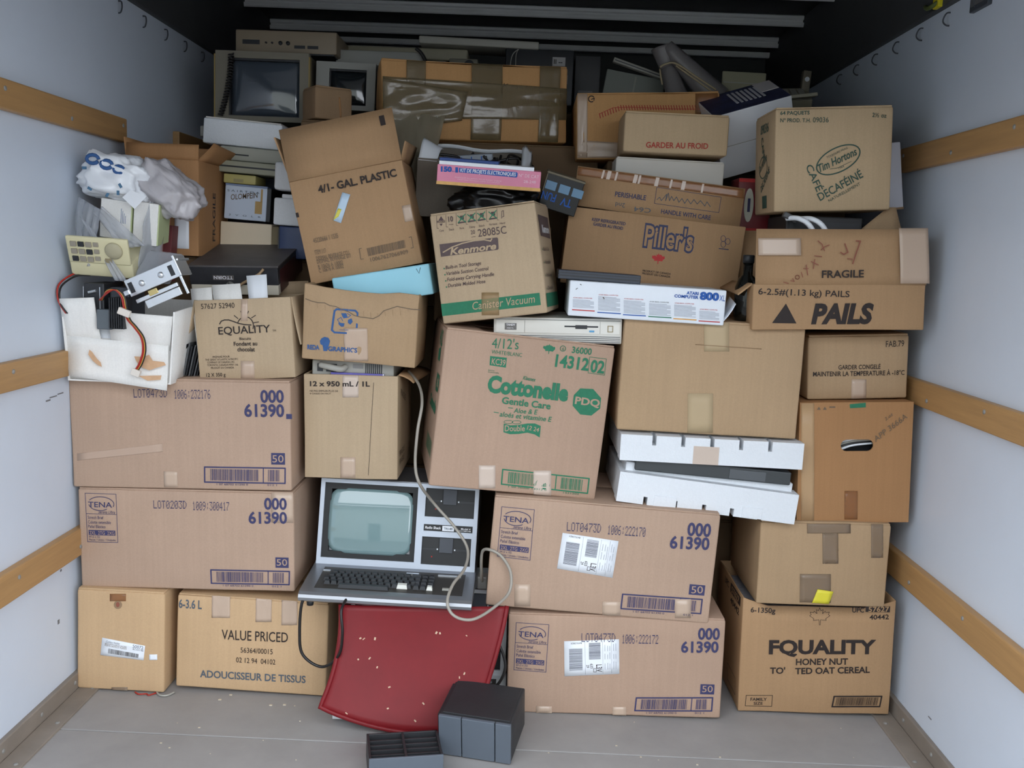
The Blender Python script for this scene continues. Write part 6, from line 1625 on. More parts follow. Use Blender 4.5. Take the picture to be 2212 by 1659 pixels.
# ================================================================== silver and white all-in-one computers
def computer(label, m_, body, panel, lip):
    o = thing('vintage_computer', label, 'computer', m_)
    W = .2325
    side = [(.012, .020), (.0, .028), (.002, .040), (.014, .048), (.03, .050), (.185, .062), (.20, .068), (.255, .296), (.275, .304), (.44, .306), (.47, .28), (.47, .03), (.44, .014), (.04, .014)]
    base = [(.012, lip), (.002, lip + .006), (.0, .034), (.003, .042), (.012, .048), (.03, .0505), (.185, .062), (.215, .066), (.215, .018)]
    MB().prism(base, -W, W, 'x').build('keyboard_base', body, o)
    MB().prism([(.225, .018), (.225, .075), (.275, .300), (.44, .306), (.47, .28), (.47, .03), (.44, .014)], -W + .004, W - .004, 'x').build('shell', body, o)
    # leaning front panel with openings
    y0, z0, y1, z1 = .200, .064, .246, .304
    L = math.hypot(y1 - y0, z1 - z0)
    ny, nz = (y1 - y0) / L, (z1 - z0) / L
    def fn(p):   # p.x across, p.z along the panel, p.y depth behind the surface
        return Vector((p.x, y0 + ny * p.z + nz * p.y, z0 + nz * p.z - ny * p.y))
    fx = lambda u: -W + .004 + u * (2 * W - .008)
    fv = lambda v: v * L
    scr = (fx(.026), fx(.615), fv(.075), fv(.955)); d1 = (fx(.665), fx(.975), fv(.62), fv(.955)); d2 = (fx(.658), fx(.968), fv(.06), fv(.385))
    vs, fs = frame_panel(-W + .004, W - .004, 0, L, [scr, d1, d2], 0, .026, fn)
    mesh('front_panel', vs, fs, panel, o)
    inner = mat('bezel_dark', (30, 31, 32), .6)
    vs, fs = frame_panel(scr[0] - .002, d1[1] + .002, .006, L - .006, [], .0245, .0265, fn)
    mesh('inner_plate', vs, fs, mat('matt_black', (10, 10, 10), .95, spec=.1), o)
    mb = MB()
    # recessed mask around the tube
    a, b, c0, d0 = scr
    mk = [(a, b, c0, d0), (a + .019, b - .015, c0 + .019, d0 - .018)]
    vs, fs = frame_panel(a, b, c0, d0, [mk[1]], .008, .024, fn)
    for k, v in enumerate(vs):
        pass
    mesh('screen_bezel', vs, fs, inner, o)
    cx, cz, aw, ah = (a + b) / 2 + .002, (c0 + d0) / 2, (b - a) / 2 - .014, (d0 - c0) / 2 - .014
    def glass(u, v):
        # superellipse outline bulging to the front
        s, t_ = 2 * u - 1, 2 * v - 1
        k = 1 / max(1e-6, (abs(s) ** 7 + abs(t_) ** 7) ** (1 / 7)) if max(abs(s), abs(t_)) > 0 else 1
        mx = max(abs(s), abs(t_))
        q = k * mx
        px_, pz_ = s * q, t_ * q
        return fn(Vector((cx + px_ * aw, .014 - .018 * (1 - .5 * px_ * px_ - .5 * pz_ * pz_), cz + pz_ * ah)))
    sheet('screen_glass', glass, 24, 20, .003, mat('pale_crt_glass', (120, 146, 148), .06, spec=.8, coat=.6), o)
    for (a, b, c0, d0) in (d1, d2):
        dr = MB()
        vs, fs = frame_panel(a, b, c0, d0, [], .010, .024, fn)
        dv = mesh('disk_drive', vs, fs, mat('drive_black', (26, 27, 29), .5), o)
        zc = c0 + (d0 - c0) * .55
        xm0, xm1 = a + (b - a) * .36, a + (b - a) * .63
        vs, fs = frame_panel(a + .002, b - .002, zc - .003, zc + .003, [], .0085, .011, fn)
        mesh('disk_slot', vs, fs, BLACKP, dv)
        vs, fs = frame_panel(xm0, xm1, zc - .008, d0 - .002, [], .001, .012, fn)
        mesh('latch_door', vs, fs, DARKP, dv)
        vs, fs = frame_panel(xm0, xm1, c0 + .010, zc - .010, [], .011, .014, fn)
        mesh('finger_well', vs, fs, BLACKP, dv)
        for xx in (xm0 - .006, xm1 + .006):
            vs, fs = frame_panel(xx - .0016, xx + .0016, zc - .0016, zc + .0024, [], .007, .011, fn)
            mesh('light_pin', vs, fs, LABELW, dv)
        vs, fs = frame_panel(a + .028, a + .032, c0 + .020, c0 + .024, [], .008, .011, fn)
        mesh('activity_lamp', vs, fs, mat('red_lamp', (150, 30, 24), .3), dv)
    n0, n1, m0, m1 = fx(.665), fx(.972), fv(.455), fv(.53)
    vs, fs = frame_panel(n0, n1, m0, m1, [], -.002, .001, fn)
    np_ = mesh('nameplate', vs, fs, inner, o)
    xa = n0 + (n1 - n0) * .38; xb = n0 + (n1 - n0) * .62
    vs, fs = frame_panel(xa, xb, m0 + .002, m1 - .002, [], -.0026, -.001, fn)
    mesh('model_plate', vs, fs, LABELW, np_)
    print_on(np_, [['t', 'white', 0, 'Radio Shack', n0 + .004, m0 + .006, xa - n0 - .008, .007, 0, .02, .1], ['t', 'slate', 1, 'TRS-80', xa + .004, m0 + .006, xb - xa - .008, .006, 0, .01, 0], ['t', 'white', 0, 'Model 4', xb + .02, m0 + .008, n1 - xb - .026, .005, 0, .01, 0], ['t', 'white', 0, 'MICROCOMPUTER', xb + .006, m0 + .003, n1 - xb - .010, .003, 0, .01, 0]],
             lambda x_, z_, of: fn(Vector((x_, -.0022 - of, z_))))
    # keyboard
    sl = (.062 - .0505) / (.185 - .03)
    kb = MB().prism([(.035, .046), (.035, .0512), (.18, .0622), (.18, .050)], -W + .035, W - .028, 'x').build('key_well', mat('key_well_dark', (58, 54, 50), .45), o)
    def kk(x0, x1, y, mm, h_=.010, dy=.0165):
        k = MB()
        zb = .0505 + sl * (y - .03)
        k.v = [Vector(p) for p in ((x0, y, zb), (x1, y, zb), (x1, y + dy, zb), (x0, y + dy, zb), (x0 + .0025, y + .002, zb + h_), (x1 - .0025, y + .002, zb + h_), (x1 - .0025, y + dy - .004, zb + h_ + .001), (x0 + .0025, y + dy - .004, zb + h_ + .001))]
        k.f = [(0, 3, 2, 1), (4, 5, 6, 7), (0, 1, 5, 4), (1, 2, 6, 5), (2, 3, 7, 6), (3, 0, 4, 7)]
        k.build('key', mm, kb)
    KM = mat('key_black', (44, 46, 50), .4); KW = mat('key_white', (226, 226, 218), .4)
    p = .0185
    for r, (off, n) in enumerate(((.006, 13), (.0, 14), (.010, 13), (.016, 13))):
        y = .062 + (3 - (3 - r)) * 0 + r * .0225
        for k in range(n):
            x0 = -W + .050 + off + k * p
            mm = KM
            if r == 0 and k == 11:
                continue
            kk(x0, x0 + p - .0015, y, mm)
    kk(-W + .052 + 11 * p, -W + .052 + 12.6 * p, .058, KW, .011, .020)
    kk(-W + .098, -W + .098 + 7.4 * p, .042, KM)
    for r in range(4):
        for k in range(3):
            x0 = W - .165 + k * p
            kk(x0, x0 + p - .0015, .062 + r * .0225 - (.0 if r else .004), KW if (r == 0 and k == 2) else KM)
    MB().box(W - .085, W - .066, .060, .070, .054, .060, bev=.001).build('reset_key', GREYP, o)
    MB().box(-W + .036, -W + .056, .150, .158, .0585, .062).box(W - .195, W - .160, .158, .166, .060, .0635).box(W - .105, W - .040, .158, .164, .060, .0635).build('badge_strip', STEEL, o)
    for sx in (-1, 1):
        for yy in (.04, .42):
            MB().lathe([(.009, 0.0), (.011, .016)], 14, Matrix.Translation((sx * (W - .025), yy, .0))).build('rubber_foot', BLACKP, o, True)
    return o
SILV = mat('silver_paint', (160, 163, 168), .34, metal=.75, var=.03)
SILP = mat('silver_panel', (190, 198, 210), .42, metal=.2, var=.02)
computer('silver vintage computer with screen, keyboard and two disk drives', pose(-.283, 2.492, .307, .9), SILV, SILP, .020)
WHC = mat('white_case', (216, 220, 222), .45)
computer('white vintage computer on the floor, mostly hidden behind the red shell', pose(-.183, 2.482, .0), WHC, WHC, .004)

t = thing('power_cable', 'grey power cord looping down over the silver computer', 'cord')
MB().tube(spline([(-.268, 2.78, .93), (-.229, 2.70, .904), (-.211, 2.63, .863), (-.218, 2.60, .791), (-.222, 2.60, .701), (-.208, 2.585, .649), (-.174, 2.66, .575), (-.113, 2.655, .51), (-.073, 2.63, .457), (-.075, 2.57, .42), (-.102, 2.50, .396), (-.112, 2.455, .366), (-.099, 2.44, .339), (-.069, 2.44, .324), (-.033, 2.45, .325), (.014, 2.50, .341), (.049, 2.545, .366), (.051, 2.56, .415), (.026, 2.565, .457), (-.006, 2.57, .474), (-.03, 2.60, .458), (-.032, 2.65, .378), (-.030, 2.68, .345)], 7), .0042, 8).build('cable', mat('grey_cord', (158, 152, 142), .45), t, True)
MB().box(-.014, .014, -.01, .03, -.022, .016, bev=.004).build('plug', mat('plug_grey', (120, 118, 114), .45), t, False, pose(-.030, 2.685, .345))
t = thing('black_cable_loop', 'black cord looping below the silver computer over the softener carton', 'cord')
MB().tube(spline([(-.47, 2.52, .345), (-.503, 2.50, .335), (-.511, 2.50, .243), (-.501, 2.50, .18), (-.449, 2.50, .149), (-.399, 2.47, .197), (-.386, 2.45, .265), (-.392, 2.46, .325), (-.385, 2.50, .345)], 7), .004, 8).build('cable', BLKW, t, True)
t = thing('black_cable_loop', 'black cord loop between the red shell and the lower TENA case', 'cord')
MB().tube(spline([(-.0, 2.53, .245), (.024, 2.51, .237), (.047, 2.51, .173), (.03, 2.51, .119), (-.003, 2.51, .105), (-.03, 2.53, .10)], 7), .004, 8).build('cable', BLKW, t, True)

# red moulded shell leaning on the white computer
RED = mat('red_moulded_plastic', (118, 20, 27), .5, var=.12, vscale=9, spec=.35)
t = thing('red_chair_shell', 'scuffed red moulded plastic chair shell leaning below the silver computer', 'chair')
top = [Vector(p) for p in ((-.404, 2.512, .322), (-.18, 2.517, .324), (.045, 2.512, .338))]
mid = [Vector(p) for p in ((-.405, 2.474, .190), (-.21, 2.488, .180), (.020, 2.476, .210))]
bot = [Vector(p) for p in ((-.440, 2.432, .066), (-.235, 2.425, .012), (-.035, 2.437, .014))]
def q3(a, s):
    return a[0] * (1 - s) * (1 - 2 * s) + a[1] * 4 * s * (1 - s) + a[2] * s * (2 * s - 1)
def red(u, v):
    return q3([q3(top, u), q3(mid, u), q3(bot, u)], 1 - v)
sheet('shell', red, 22, 18, .007, RED, t)
ed = [red(0, 1 - k / 14) for k in range(15)] + [red(k / 16, 0) for k in range(1, 17)] + [red(1, k / 14) for k in range(1, 15)]
MB().tube([p + Vector((0, .003, 0)) for p in ed], .0065, 8).build('rolled_edge', RED, t, True)
rg = random.Random(3)
sc = mat('pale_scuff', (214, 186, 160), .7)
for k in range(16):
    u, v = rg.uniform(.12, .85), rg.uniform(.03, .8)
    p = red(u, v)
    MB().box(-.003 * rg.uniform(.4, 1.6), .003, -.0008, .0004, -.0012, .0012 * rg.uniform(.6, 3)).build('scuff', sc, t, False, Matrix.Translation(p - Vector((0, .0006, 0))) @ Matrix.Rotation(rg.uniform(0, 3), 4, 'Y'))
# black plastic bins on the floor
BIN = mat('black_bin_plastic', (42, 43, 46), .5, var=.25, vscale=10, bump=.15, bscale=60)
BINF = mat('slate_bin_front', (88, 96, 106), .45, var=.06)
t = thing('drawer_bin', 'dark plastic drawer bin lying tilted against the red shell', 'bin', pose(-.020, 2.322, .004, 0, -12, 9))
vs, fs = rounded(-.094, .094, .004, .165, .0, .112, .004, 4, 4, 3, 2)
mesh('bin_body', vs, fs, BIN, t, True)
for x0, x1 in ((-.094, -.035), (-.033, .052), (.054, .094)):
    MB().box(x0, x1, -.004, .006, .0, .113, bev=.002).build('front_panel', BINF, t)
MB().box(-.088, .088, .012, .158, .1115, .115, bev=.002).build('lid_rim', BIN, t)
MB().box(-.100, -.094, .01, .16, .02, .108, bev=.002).build('side_rail', BIN, t)
t = thing('cassette_rack', 'black ribbed plastic rack lying open side up on the floor', 'rack', pose(-.182, 2.212, .0, 0, 12))
for a in ((-.09, -.084, 0, .125, 0, .06), (.084, .09, 0, .125, 0, .06), (-.09, .09, .119, .125, 0, .06)):
    MB().box(*a, bev=.001).build('side_wall', BIN, t)
MB().box(-.09, .09, 0, .125, 0, .006).build('base', BIN, t)
MB().box(-.09, .09, -.006, .0, 0, .062, bev=.001).build('front_panel', BINF, t)
for k in range(4):
    y = .022 + k * .024
    MB().box(-.084, .084, y, y + .005, .006, .055, bev=.0005).build('divider', BIN, t)
MB().box(-.003, .003, .0, .122, .006, .060, bev=.0005).build('centre_rib', BIN, t)
deb = MB()
rg = random.Random(9)
for k in range(40):
    x_, y_ = rg.uniform(-1.0, 1.0), rg.uniform(2.2, 2.58)
    s = rg.uniform(.0006, .002)
    deb.box(x_ - s, x_ + s * 2, y_ - s, y_ + s, .0002, .0015)
for x_, y_ in ((-.753, 2.583), (-.732, 2.615), (-.567, 2.57), (-.604, 2.564)):
    deb.box(x_ - .004, x_ + .004, y_ - .003, y_ + .003, .0002, .002)
o = deb.build('floor_debris', mat('debris_pale', (210, 198, 176), .8))
prop(o, 'scattered pale crumbs and paper specks on the grey floor', 'debris', None, 'stuff')
t = thing('wire_scrap', 'red and grey wire scraps poking from under the labelled carton', 'wire')
MB().tube(spline([(-1.0, 2.60, .004), (-.985, 2.588, .004), (-.965, 2.592, .004), (-.955, 2.585, .004), (-.94, 2.60, .004)], 5), .0022, 6).build('wire', REDW, t, True)
MB().tube(spline([(-.94, 2.605, .004), (-.925, 2.588, .004), (-.905, 2.588, .004), (-.892, 2.61, .004)], 5), .003, 6).build('wire', GREYP, t, True)

# ================================================================== middle: vacuum carton, tissue carton and the stack beside
c = carton('C10', 'vacuum_carton', 'beige Kenmore canister vacuum carton with green band', .24, CB['beige'], seed=24, amp=.003, bulge=.004, dz=.004)
c.ink(PRINT['C10'])
c.patch('packing_tape', EXTRA['C10']['t1'], mat('tan_tape', (176, 146, 104), .3, alpha=.5), n=4)
E = [['p', 'plumbox', 0, [[.02, .205], [.20, .20], [.20, .26], [.02, .262]]], ['p', 'green', 0, [[.0, .015], [.23, .012], [.23, .05], [.0, .052]]]]
for k in range(4):
    E += [['t', 'plum', 0, ('Built-in Tool', 'Variable', 'Fold-away', 'Durable')[k], .03, .165 - k * .035, .10, .010, 0, .005, .15], ['p', 'green', 0, [[.015, .166 - k * .035], [.02, .166 - k * .035], [.02, .171 - k * .035], [.015, .171 - k * .035]]]]
E += [['t', 'white', 1, 'Kenmore', .05, .215, .13, .02, 0, .03, .2]]
c.ink(E, 'right')
def dip(p):
    k = max(0, min(1, (p.y - .03) / .05)); e = max(0, min(1, (p.x + .12) / .06))
    return -.030 * k * e * max(0, min(1, (.46 - p.x) / .05))
c = carton('E8', 'tissue_carton', 'large tilted Cottonelle tissue carton printed in green', .44, CB['pink2'], seed=25, bulge=.003, sag=dip, dz=.004)
c.ink(PRINT['E8'])
for n in ('t1', 't2'):
    c.patch('packing_tape', EXTRA['E8'][n], TAPEW, n=5, rough=.001)
E = [['p', 'green', 0, [[.30, .33], [.36, .33], [.36, .37], [.30, .36]]], ['t', 'green', 0, '4/12', .29, .375, .09, .04, 0, .03, 0], ['t', 'green', 0, 'KC39', .33, .25, .08, .045, 0, .04, 0], ['t', 'green', 0, 'Cottonelle', .20, .19, .20, .03, 0, .05, 0], ['b', 'green', 0, [[.20, .12], [.42, .12], [.42, .06], [.20, .06]], 3, 2]]
c.ink(E, 'left')
x, y, z, w, h, r = POSE['E7']
TW = mat('putty_white_plastic', (216, 214, 206), .45, var=.02)
o = thing('slim_desktop_computer', 'slim putty-white TANDY desktop computer with floppy slot on the tissue carton', 'computer', pose(x, y, z + .004, r))
MB().box(-w / 2, w / 2, 0, .30, 0, h, bev=.003).build('case', TW, o)
MB().box(-w / 2 + .006, w / 2 - .006, -.002, .002, .026, h - .007, bev=.001).build('front_panel', mat('putty_panel', (226, 224, 216), .45), o)
for k in range(4):
    MB().box(-w / 2 + .004, w / 2 - .004, -.0012, .001, .003 + k * .005, .0045 + k * .005).build('vent_line', DARKP, o)
MB().box(-w / 2 + .004, w / 2 - .004, -.0012, .001, h - .006, h - .005).build('vent_line', DARKP, o)
MB().box(-.145, -.113, -.0035, .0, .034, .052, bev=.0005).build('badge', mat('badge_grey', (110, 108, 106), .4), o)
print_on(o, [['t', 'white', 0, 'TANDY', -.141, .045, .024, .005, 0, .03, 0], ['t', 'white', 0, '1000 TL', -.139, .037, .018, .003, 0, .01, 0]], lambda x_, z_, of: Vector((x_, -.0036 - of, z_)))
MB().box(-.091, -.090, -.003, .0, .027, h - .008).build('panel_seam', GREYP, o)
MB().box(.115, .116, -.003, .0, .027, h - .008).build('panel_seam', GREYP, o)
MB().box(.018, .110, -.003, .0, .044, .048).box(.048, .080, -.006, .0, .040, .050, bev=.001).build('disk_slot', BLACKP, o)
MB().box(.086, .100, -.004, .0, .031, .036, bev=.0008).build('eject_button', mat('sky_button', (90, 160, 206), .4), o)
vs, fs = frame_panel(.136, .151, .032, .050, [(.138, .149, .034, .048)], -.004, 0)
mesh('power_button', vs, fs, mat('tan_line', (150, 136, 100), .5), o)
c = carton('E9', 'plain_carton', 'plain brown carton with two paper tape strips, on the white foam', .42, CB['plain'], seed=26, amp=.004, bulge=.004, dz=.014)
for n in ('t1', 't2'):
    c.patch('paper_tape', EXTRA['E9'][n], TAPEP, n=4)
c.patch('crease', [(-.05, .245), (.13, .243), (.13, .245), (-.05, .247)], CB['dim'], off=.0004)

# styrofoam shell pair around a dark machine
def foam(name, label, m_, w, h, d, slots, top):
    o = thing(name, label, 'foam', m_)
    hw = .0035
    holes = [(x_ - hw * 1.6, x_ + hw * 1.6, h - .027, h + .0) if top else (x_ - hw * 1.6, x_ + hw * 1.6, 0, .022) for x_ in slots]
    vs, fs = frame_panel(-w / 2, w / 2, 0, h, holes, 0, .06)
    mesh('front_wall', vs, fs, FOAM, o)
    vs, fs = rounded(-w / 2, w / 2, .06, d, 0, h, .006, 4, 3, 2, 2)
    mesh('block', vs, fs, FOAM, o, True)
    return o
x, y, z, w, h, r = POSE['E10u']
o = foam('foam_shell', 'upper white styrofoam shell with slots along its top edge', pose(x, y, z + .006, r), w, h, .38, (-.158, -.079, .0, .079, .158), True)
MB().box(-.05, .02, -.001, .0, .0, .05).build('packing_tape', TAPEW, o)
x, y, z, w, h, r = POSE['E10l']
o = foam('foam_shell', 'lower white styrofoam shell with slots along its bottom edge', pose(x, y, z + .012, r), w, h - .008, .38, (-.168, -.085, -.005, .072, .150), False)
MB().box(-w / 2 + .016, w / 2 - .012, .03, .36, h - .012, h + .016, bev=.004).build('stepped_lip', FOAM, o)
MB().box(-.145, -.083, -.002, .001, -.002, .03, bev=.0005).build('raised_pad', FOAM, o)
MB().box(.10, .155, -.002, .001, .002, .032, bev=.0005).build('raised_pad', FOAM, o)
t = thing('foam_packed_unit', 'dark grey machine clamped between the styrofoam shells', 'device', pose(.59, 2.63, .688, 3.4))
MB().box(-.21, .22, 0, .30, .0, .036, bev=.003).build('case', mat('graphite', (58, 62, 64), .4), t)
MB().box(.05, .15, -.002, .0, .004, .03).build('label_area', mat('graphite_light', (84, 88, 92), .3), t)

c = carton('E11', 'diaper_case', 'TENA case stamped 1006:222170 with a tilted white shipping label', .40, CB['pink'], seed=27, dz=.008)
c.ink(PRINT['E11']); ship_label(c, EXTRA['E11']['label'], 1)
for n in ('t1', 't2', 't3'):
    c.patch('packing_tape', EXTRA['E11'][n], TAPE, n=3)
c = carton('E12', 'diaper_case', 'TENA case stamped 1006:222172 on the floor, with white shipping label', .40, CB['pink2'], seed=28, dz=.007, dh=-.002)
c.ink(PRINT['E12']); ship_label(c, EXTRA['E12']['label'], 2)
for n in ('t1', 't2'):
    c.patch('packing_tape', EXTRA['E12'][n], TAPE, n=3)

# ---- upper right of the middle: Atari box, sausage carton, white box, cold cartons
x, y, z, w, h, r = POSE['E6']
o = thing('home_computer_box', 'long white ATARI 800XL computer box with coloured stripes', 'box', pose(x, y, z, r))
vs, fs = rounded(-w / 2, w / 2, 0, .26, 0, h, .004, 4, 2, 2, 2)
mesh('box_body', vs, fs, mat('white_gloss_card', (228, 234, 242), .4, var=.04, vscale=9), o, True)
quad_sheet('end_flap', (w / 2, .01, .01), (w / 2, .12, .01), (w / 2 + .035, .12, .075), (w / 2 + .03, .01, .06), .002, mat('white_gloss_card', (228, 234, 242), .4), o, 3, .004)
print_on(o, PRINT['E6'], lambda x_, z_, of: Vector((x_, -of, z_)))
t = thing('flat_black_unit', 'flat black grooved unit lying on the white computer box', 'device', pose(.258, 2.655, 1.2125, 2))
MB().box(-.112, .112, 0, .16, 0, .024, bev=.002).build('case', mat('blue_black_plastic', (48, 54, 66), .4), t)
MB().box(-.112, .112, -.0015, .001, .008, .011).box(-.112, .112, -.0015, .001, .016, .018).build('groove', BLACKP, t)
x, y, z, w, h, r = POSE['E4']
_, _, z2, w2, h2, r2 = POSE['E4f']
c = Carton('sausage_carton', "open Piller's carton with raised taped flap and red maple leaf", pose(x, y, z, r), w, h, .235, CB['brown'], closed=False, seed=29, amp=.003)
c.ink(PRINT['E4'])
x2 = POSE['E4f'][0]
fm = c.root.matrix_world.inverted() @ pose(x2, y, z2, r2)
fl_ = quad_sheet('front_flap', (-w2 / 2, 0, 0), (w2 / 2, 0, 0), (w2 / 2, .004, h2), (-w2 / 2, .004, h2), .004, CB['brown'], c.root, 3, 0, fm)
fl_.parent = c.root; fl_.matrix_local = fm
ff = lambda x_, z_, of: Vector((x_, -of + .004 * z_ / h2, z_))
print_on(fl_, PRINT['E4f'], ff)
qd = [Vector(v) for v in EXTRA['E4f']['t1']]
sheet('packing_tape', lambda u, v: ff(*(qd[0] * (1 - u) * (1 - v) + qd[1] * u * (1 - v) + qd[2] * u * v + qd[3] * (1 - u) * v), .0012 + .0006 * noise.noise(Vector((u * 20, v * 3, 1)))), 24, 4, .0004, TAPEO, fl_)
for k in range(9):
    s = (.14, .17, .22, .33, .36, .46, .55, .62, .74)[k]
    p = lambda u, v: qd[0] * (1 - u) * (1 - v) + qd[1] * u * (1 - v) + qd[2] * u * v + qd[3] * (1 - u) * v
    dd = .012 + .01 * (k % 2)
    quad_sheet('tape_wrinkle', ff(*p(s, 0), .002), ff(*p(s + dd, 0), .002), ff(*p(s + dd + .01, 1), .002), ff(*p(s + .01, 1), .002), .0003, TAPEW, fl_)
quad_sheet('side_flap', (-w / 2 + .002, .23, h), (-w / 2 + .002, .004, h), (-w / 2 - .03, .02, h + .02), (-w / 2 - .03, .2, h + .02), .004, CB['brown'], c.root, 3)
x, y, z, w, h, r = POSE['E3']
o = simple_box('white_box', 'plain white box standing in the sausage carton', 'box', pose(x - .005, y, z - .17, r), w, h + .17, .14, mat('matt_white_card', (214, 210, 202), .6, var=.03), .004)
MB().box(-w / 2 + .004, w / 2 - .004, .004, .136, h + .17, h + .173).build('lid', mat('matt_white_card', (214, 210, 202), .6), o)
c = carton('E2', 'cold_carton', 'small pale carton lettered GARDER AU FROID in red', .19, CB['coffee'], seed=30, dz=-.004)
c.ink(PRINT['E2'])
c = carton('E1', 'red_hatched_carton', 'brown taped carton with red hatched border behind the cold carton', .34, CB['amber'], seed=32, amp=.004)
c.ink(PRINT['E1'])
c.patch('packing_tape', [(-.222, .004), (-.19, .004), (-.19, .203), (-.222, .203)], TAPE, n=8, rough=.002)
c.patch('packing_tape', [(.15, .13), (.22, .13), (.22, .20), (.15, .20)], TAPEO, n=4)
c.patch('packing_tape', [(-.222, .004), (-.08, .004), (-.08, .05), (-.222, .06)], TAPE, n=8, rough=.003, seed=3)

# ================================================================== right-hand column
c = carton('F1', 'cereal_carton', 'open FQUALITY honey nut cereal carton on the floor by the wall', .34, CB['brown'], closed=False, seed=33, dz=.006, amp=.003, bulge=.003,
           skew=lambda p: Vector((0, 0, -.030 * max(0, min(1, (p.z - .334) / .004)) * max(0, min(1, (.200 - abs(p.x + .005)) / .01)))) if p.y < .02 else Vector())
c.ink(PRINT['F1'])
E = [['t', 'ink', 0, 'UPC', .10, .303, .06, .018, 0, .015, 0], ['p', 'ink', 0, [[.18, .30], [.31, .30], [.31, .328], [.18, .328]]], ['t', 'card', 1, '57627', .195, .304, .10, .018, 0, .02, 0], ['t', 'ink', 0, '40442', .19, .27, .11, .018, 0, .015, 0], ['l', 'ink', 0, [[.19, .03], [.30, .03], [.30, .08], [.19, .08]], .002, 1]]
c.ink(E, 'left')
c = carton('F2', 'tape_patched_carton', 'tan carton patched with brown tape and a yellow sticker', .36, CB['tan'], seed=34, amp=.004, bulge=.005, dz=.004)
for k, n in enumerate(('t1', 't2', 't3', 't4')):
    c.patch('packing_tape', EXTRA['F2'][n], TAPEB, n=6, rough=.0015, seed=k)
st = c.patch('yellow_sticker', EXTRA['F2']['sticker'], mat('yellow_sticker_paper', (226, 214, 60), .4), off=.003)
# the cereal carton is open, so the tan carton's foot sits a little inside it on a packed bundle
t = thing('newspaper_bundle', 'grey printed papers showing behind the tan carton in the cereal carton', 'papers', pose(.935, 2.66, .012))
MB().box(-.20, .195, .006, .31, 0, .290, bev=.004).build('paper_stack', mat('newsprint', (150, 150, 156), .8, var=.2, vscale=60), t)
hq = EXTRA['F3']['hole']
hx = [v[0] for v in hq]; hz = [v[1] for v in hq]
c = carton('F3', 'handhole_carton', 'orange-brown carton with an oval hand hole and amber tape', .34, CB['orange'], closed=False, seed=35, dz=.004, dh=-.004, hole=(min(hx), max(hx), min(hz) , max(hz)))
w, h = c.w, c.h
# round the hand hole's ends
for sx, xe in ((-1, min(hx)), (1, max(hx))):
    zc, rr = (min(hz) + max(hz)) / 2, (max(hz) - min(hz)) / 2
    arcp = [(xe - sx * rr + sx * rr * math.cos(a), zc + rr * math.sin(a)) for a in [math.pi / 2 - math.pi * k / 10 for k in range(11)]]
    for half in (arcp[:6], arcp[5:]):
        cz = max(hz) if half is arcp[:6] or half[0][1] > zc else min(hz)
        pts = half + [(xe, cz)]
        MB().prism(pts, 0.0, .005, 'y').build('hole_corner', CB['orange'], c.root)
for n_, a, b in (('top_flap', .004, .168), ('top_flap', .172, .336)):
    MB().box(-w / 2 + .003, w / 2 - .003, a, b, h - .004, h, bev=.001).build(n_, CB['orange'], c.root)
c.patch('corner_tape', EXTRA['F3']['t1'], TAPEP if False else mat('pale_corner_tape', (206, 170, 128), .35, alpha=.7), n=5)
c.patch('packing_tape', EXTRA['F3']['t2'], TAPEO, n=4)
c.ink(PRINT['F3'])
t = thing('cable_coil', 'white and black cables showing through the hand hole', 'cable', c.root.matrix_world @ pose((min(hx) + max(hx)) / 2, .02, (min(hz) + max(hz)) / 2))
for k in range(5):
    MB().tube(spline([(-.05, .0 + k * .004, -.02 + k * .006), (-.01, .0, -.004 + k * .006), (.05, .004, .002 + k * .005)], 6), .004, 6).build('cable', (LABELW, BLKW, GREYP)[k % 3], t, True)
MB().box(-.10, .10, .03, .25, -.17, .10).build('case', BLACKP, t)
c = carton('F4', 'frozen_goods_carton', 'small tan carton lettered GARDER CONGELÉ, FAB.79', .34, CB['tan'], seed=36, bulge=.004, amp=.003, dz=.003)
c.ink(PRINT['F4'])
c.patch('packing_tape', EXTRA['F4']['t1'], TAPE, n=4)
x, y, z, w, h, r = POSE['F5']
c = Carton('pails_carton', 'open carton lettered PAILS with raised FRAGILE flap', pose(x, y, z + .004, r), w, h, .32, CB['brown'], closed=False, seed=37, amp=.003)
c.ink(PRINT['F5'])
x2, y2, z2, w2, h2, r2 = POSE['F5f']
fm = c.root.matrix_world.inverted() @ pose(x2, y2, z2 + .004, r2)
fl_ = quad_sheet('front_flap', (-w2 / 2, 0, 0), (w2 / 2, 0, 0), (w2 / 2, .010, h2), (-w2 / 2, .010, h2), .004, CB['brown'], c.root, 4, -.003)
fl_.matrix_local = fm
ff = lambda x_, z_, of: Vector((x_, -of - .0005 + .010 * z_ / h2 - .003 * math.sin(math.pi * z_ / h2) * -1 * (.6 + .4 * math.sin(math.pi * (x_ / w2 + .5))) * -1, z_))
print_on(fl_, PRINT['F5f'], ff)
for n in ('t1', 't2'):
    qd = [Vector(v) for v in EXTRA['F5f'][n]]
    sheet('packing_tape', lambda u, v: ff(*(qd[0] * (1 - u) * (1 - v) + qd[1] * u * (1 - v) + qd[2] * u * v + qd[3] * (1 - u) * v), .0014), 8, 8, .0004, TAPE, fl_)
quad_sheet('back_flap', (-.22, .316, h), (.22, .316, h), (.21, .33, h + .15), (-.22, .33, h + .15), .004, CB['brown'], c.root, 3)
quad_sheet('inner_flap', (.03, .12, h + .10), (.215, .12, h + .10), (.186, .13, .330), (.165, .13, .330), .004, CB['tan'], c.root, 3)
quad_sheet('side_flap', (.226, .02, h), (.226, .30, h), (.236, .28, h + .14), (.236, .04, h + .14), .004, CB['brown'], c.root, 3)
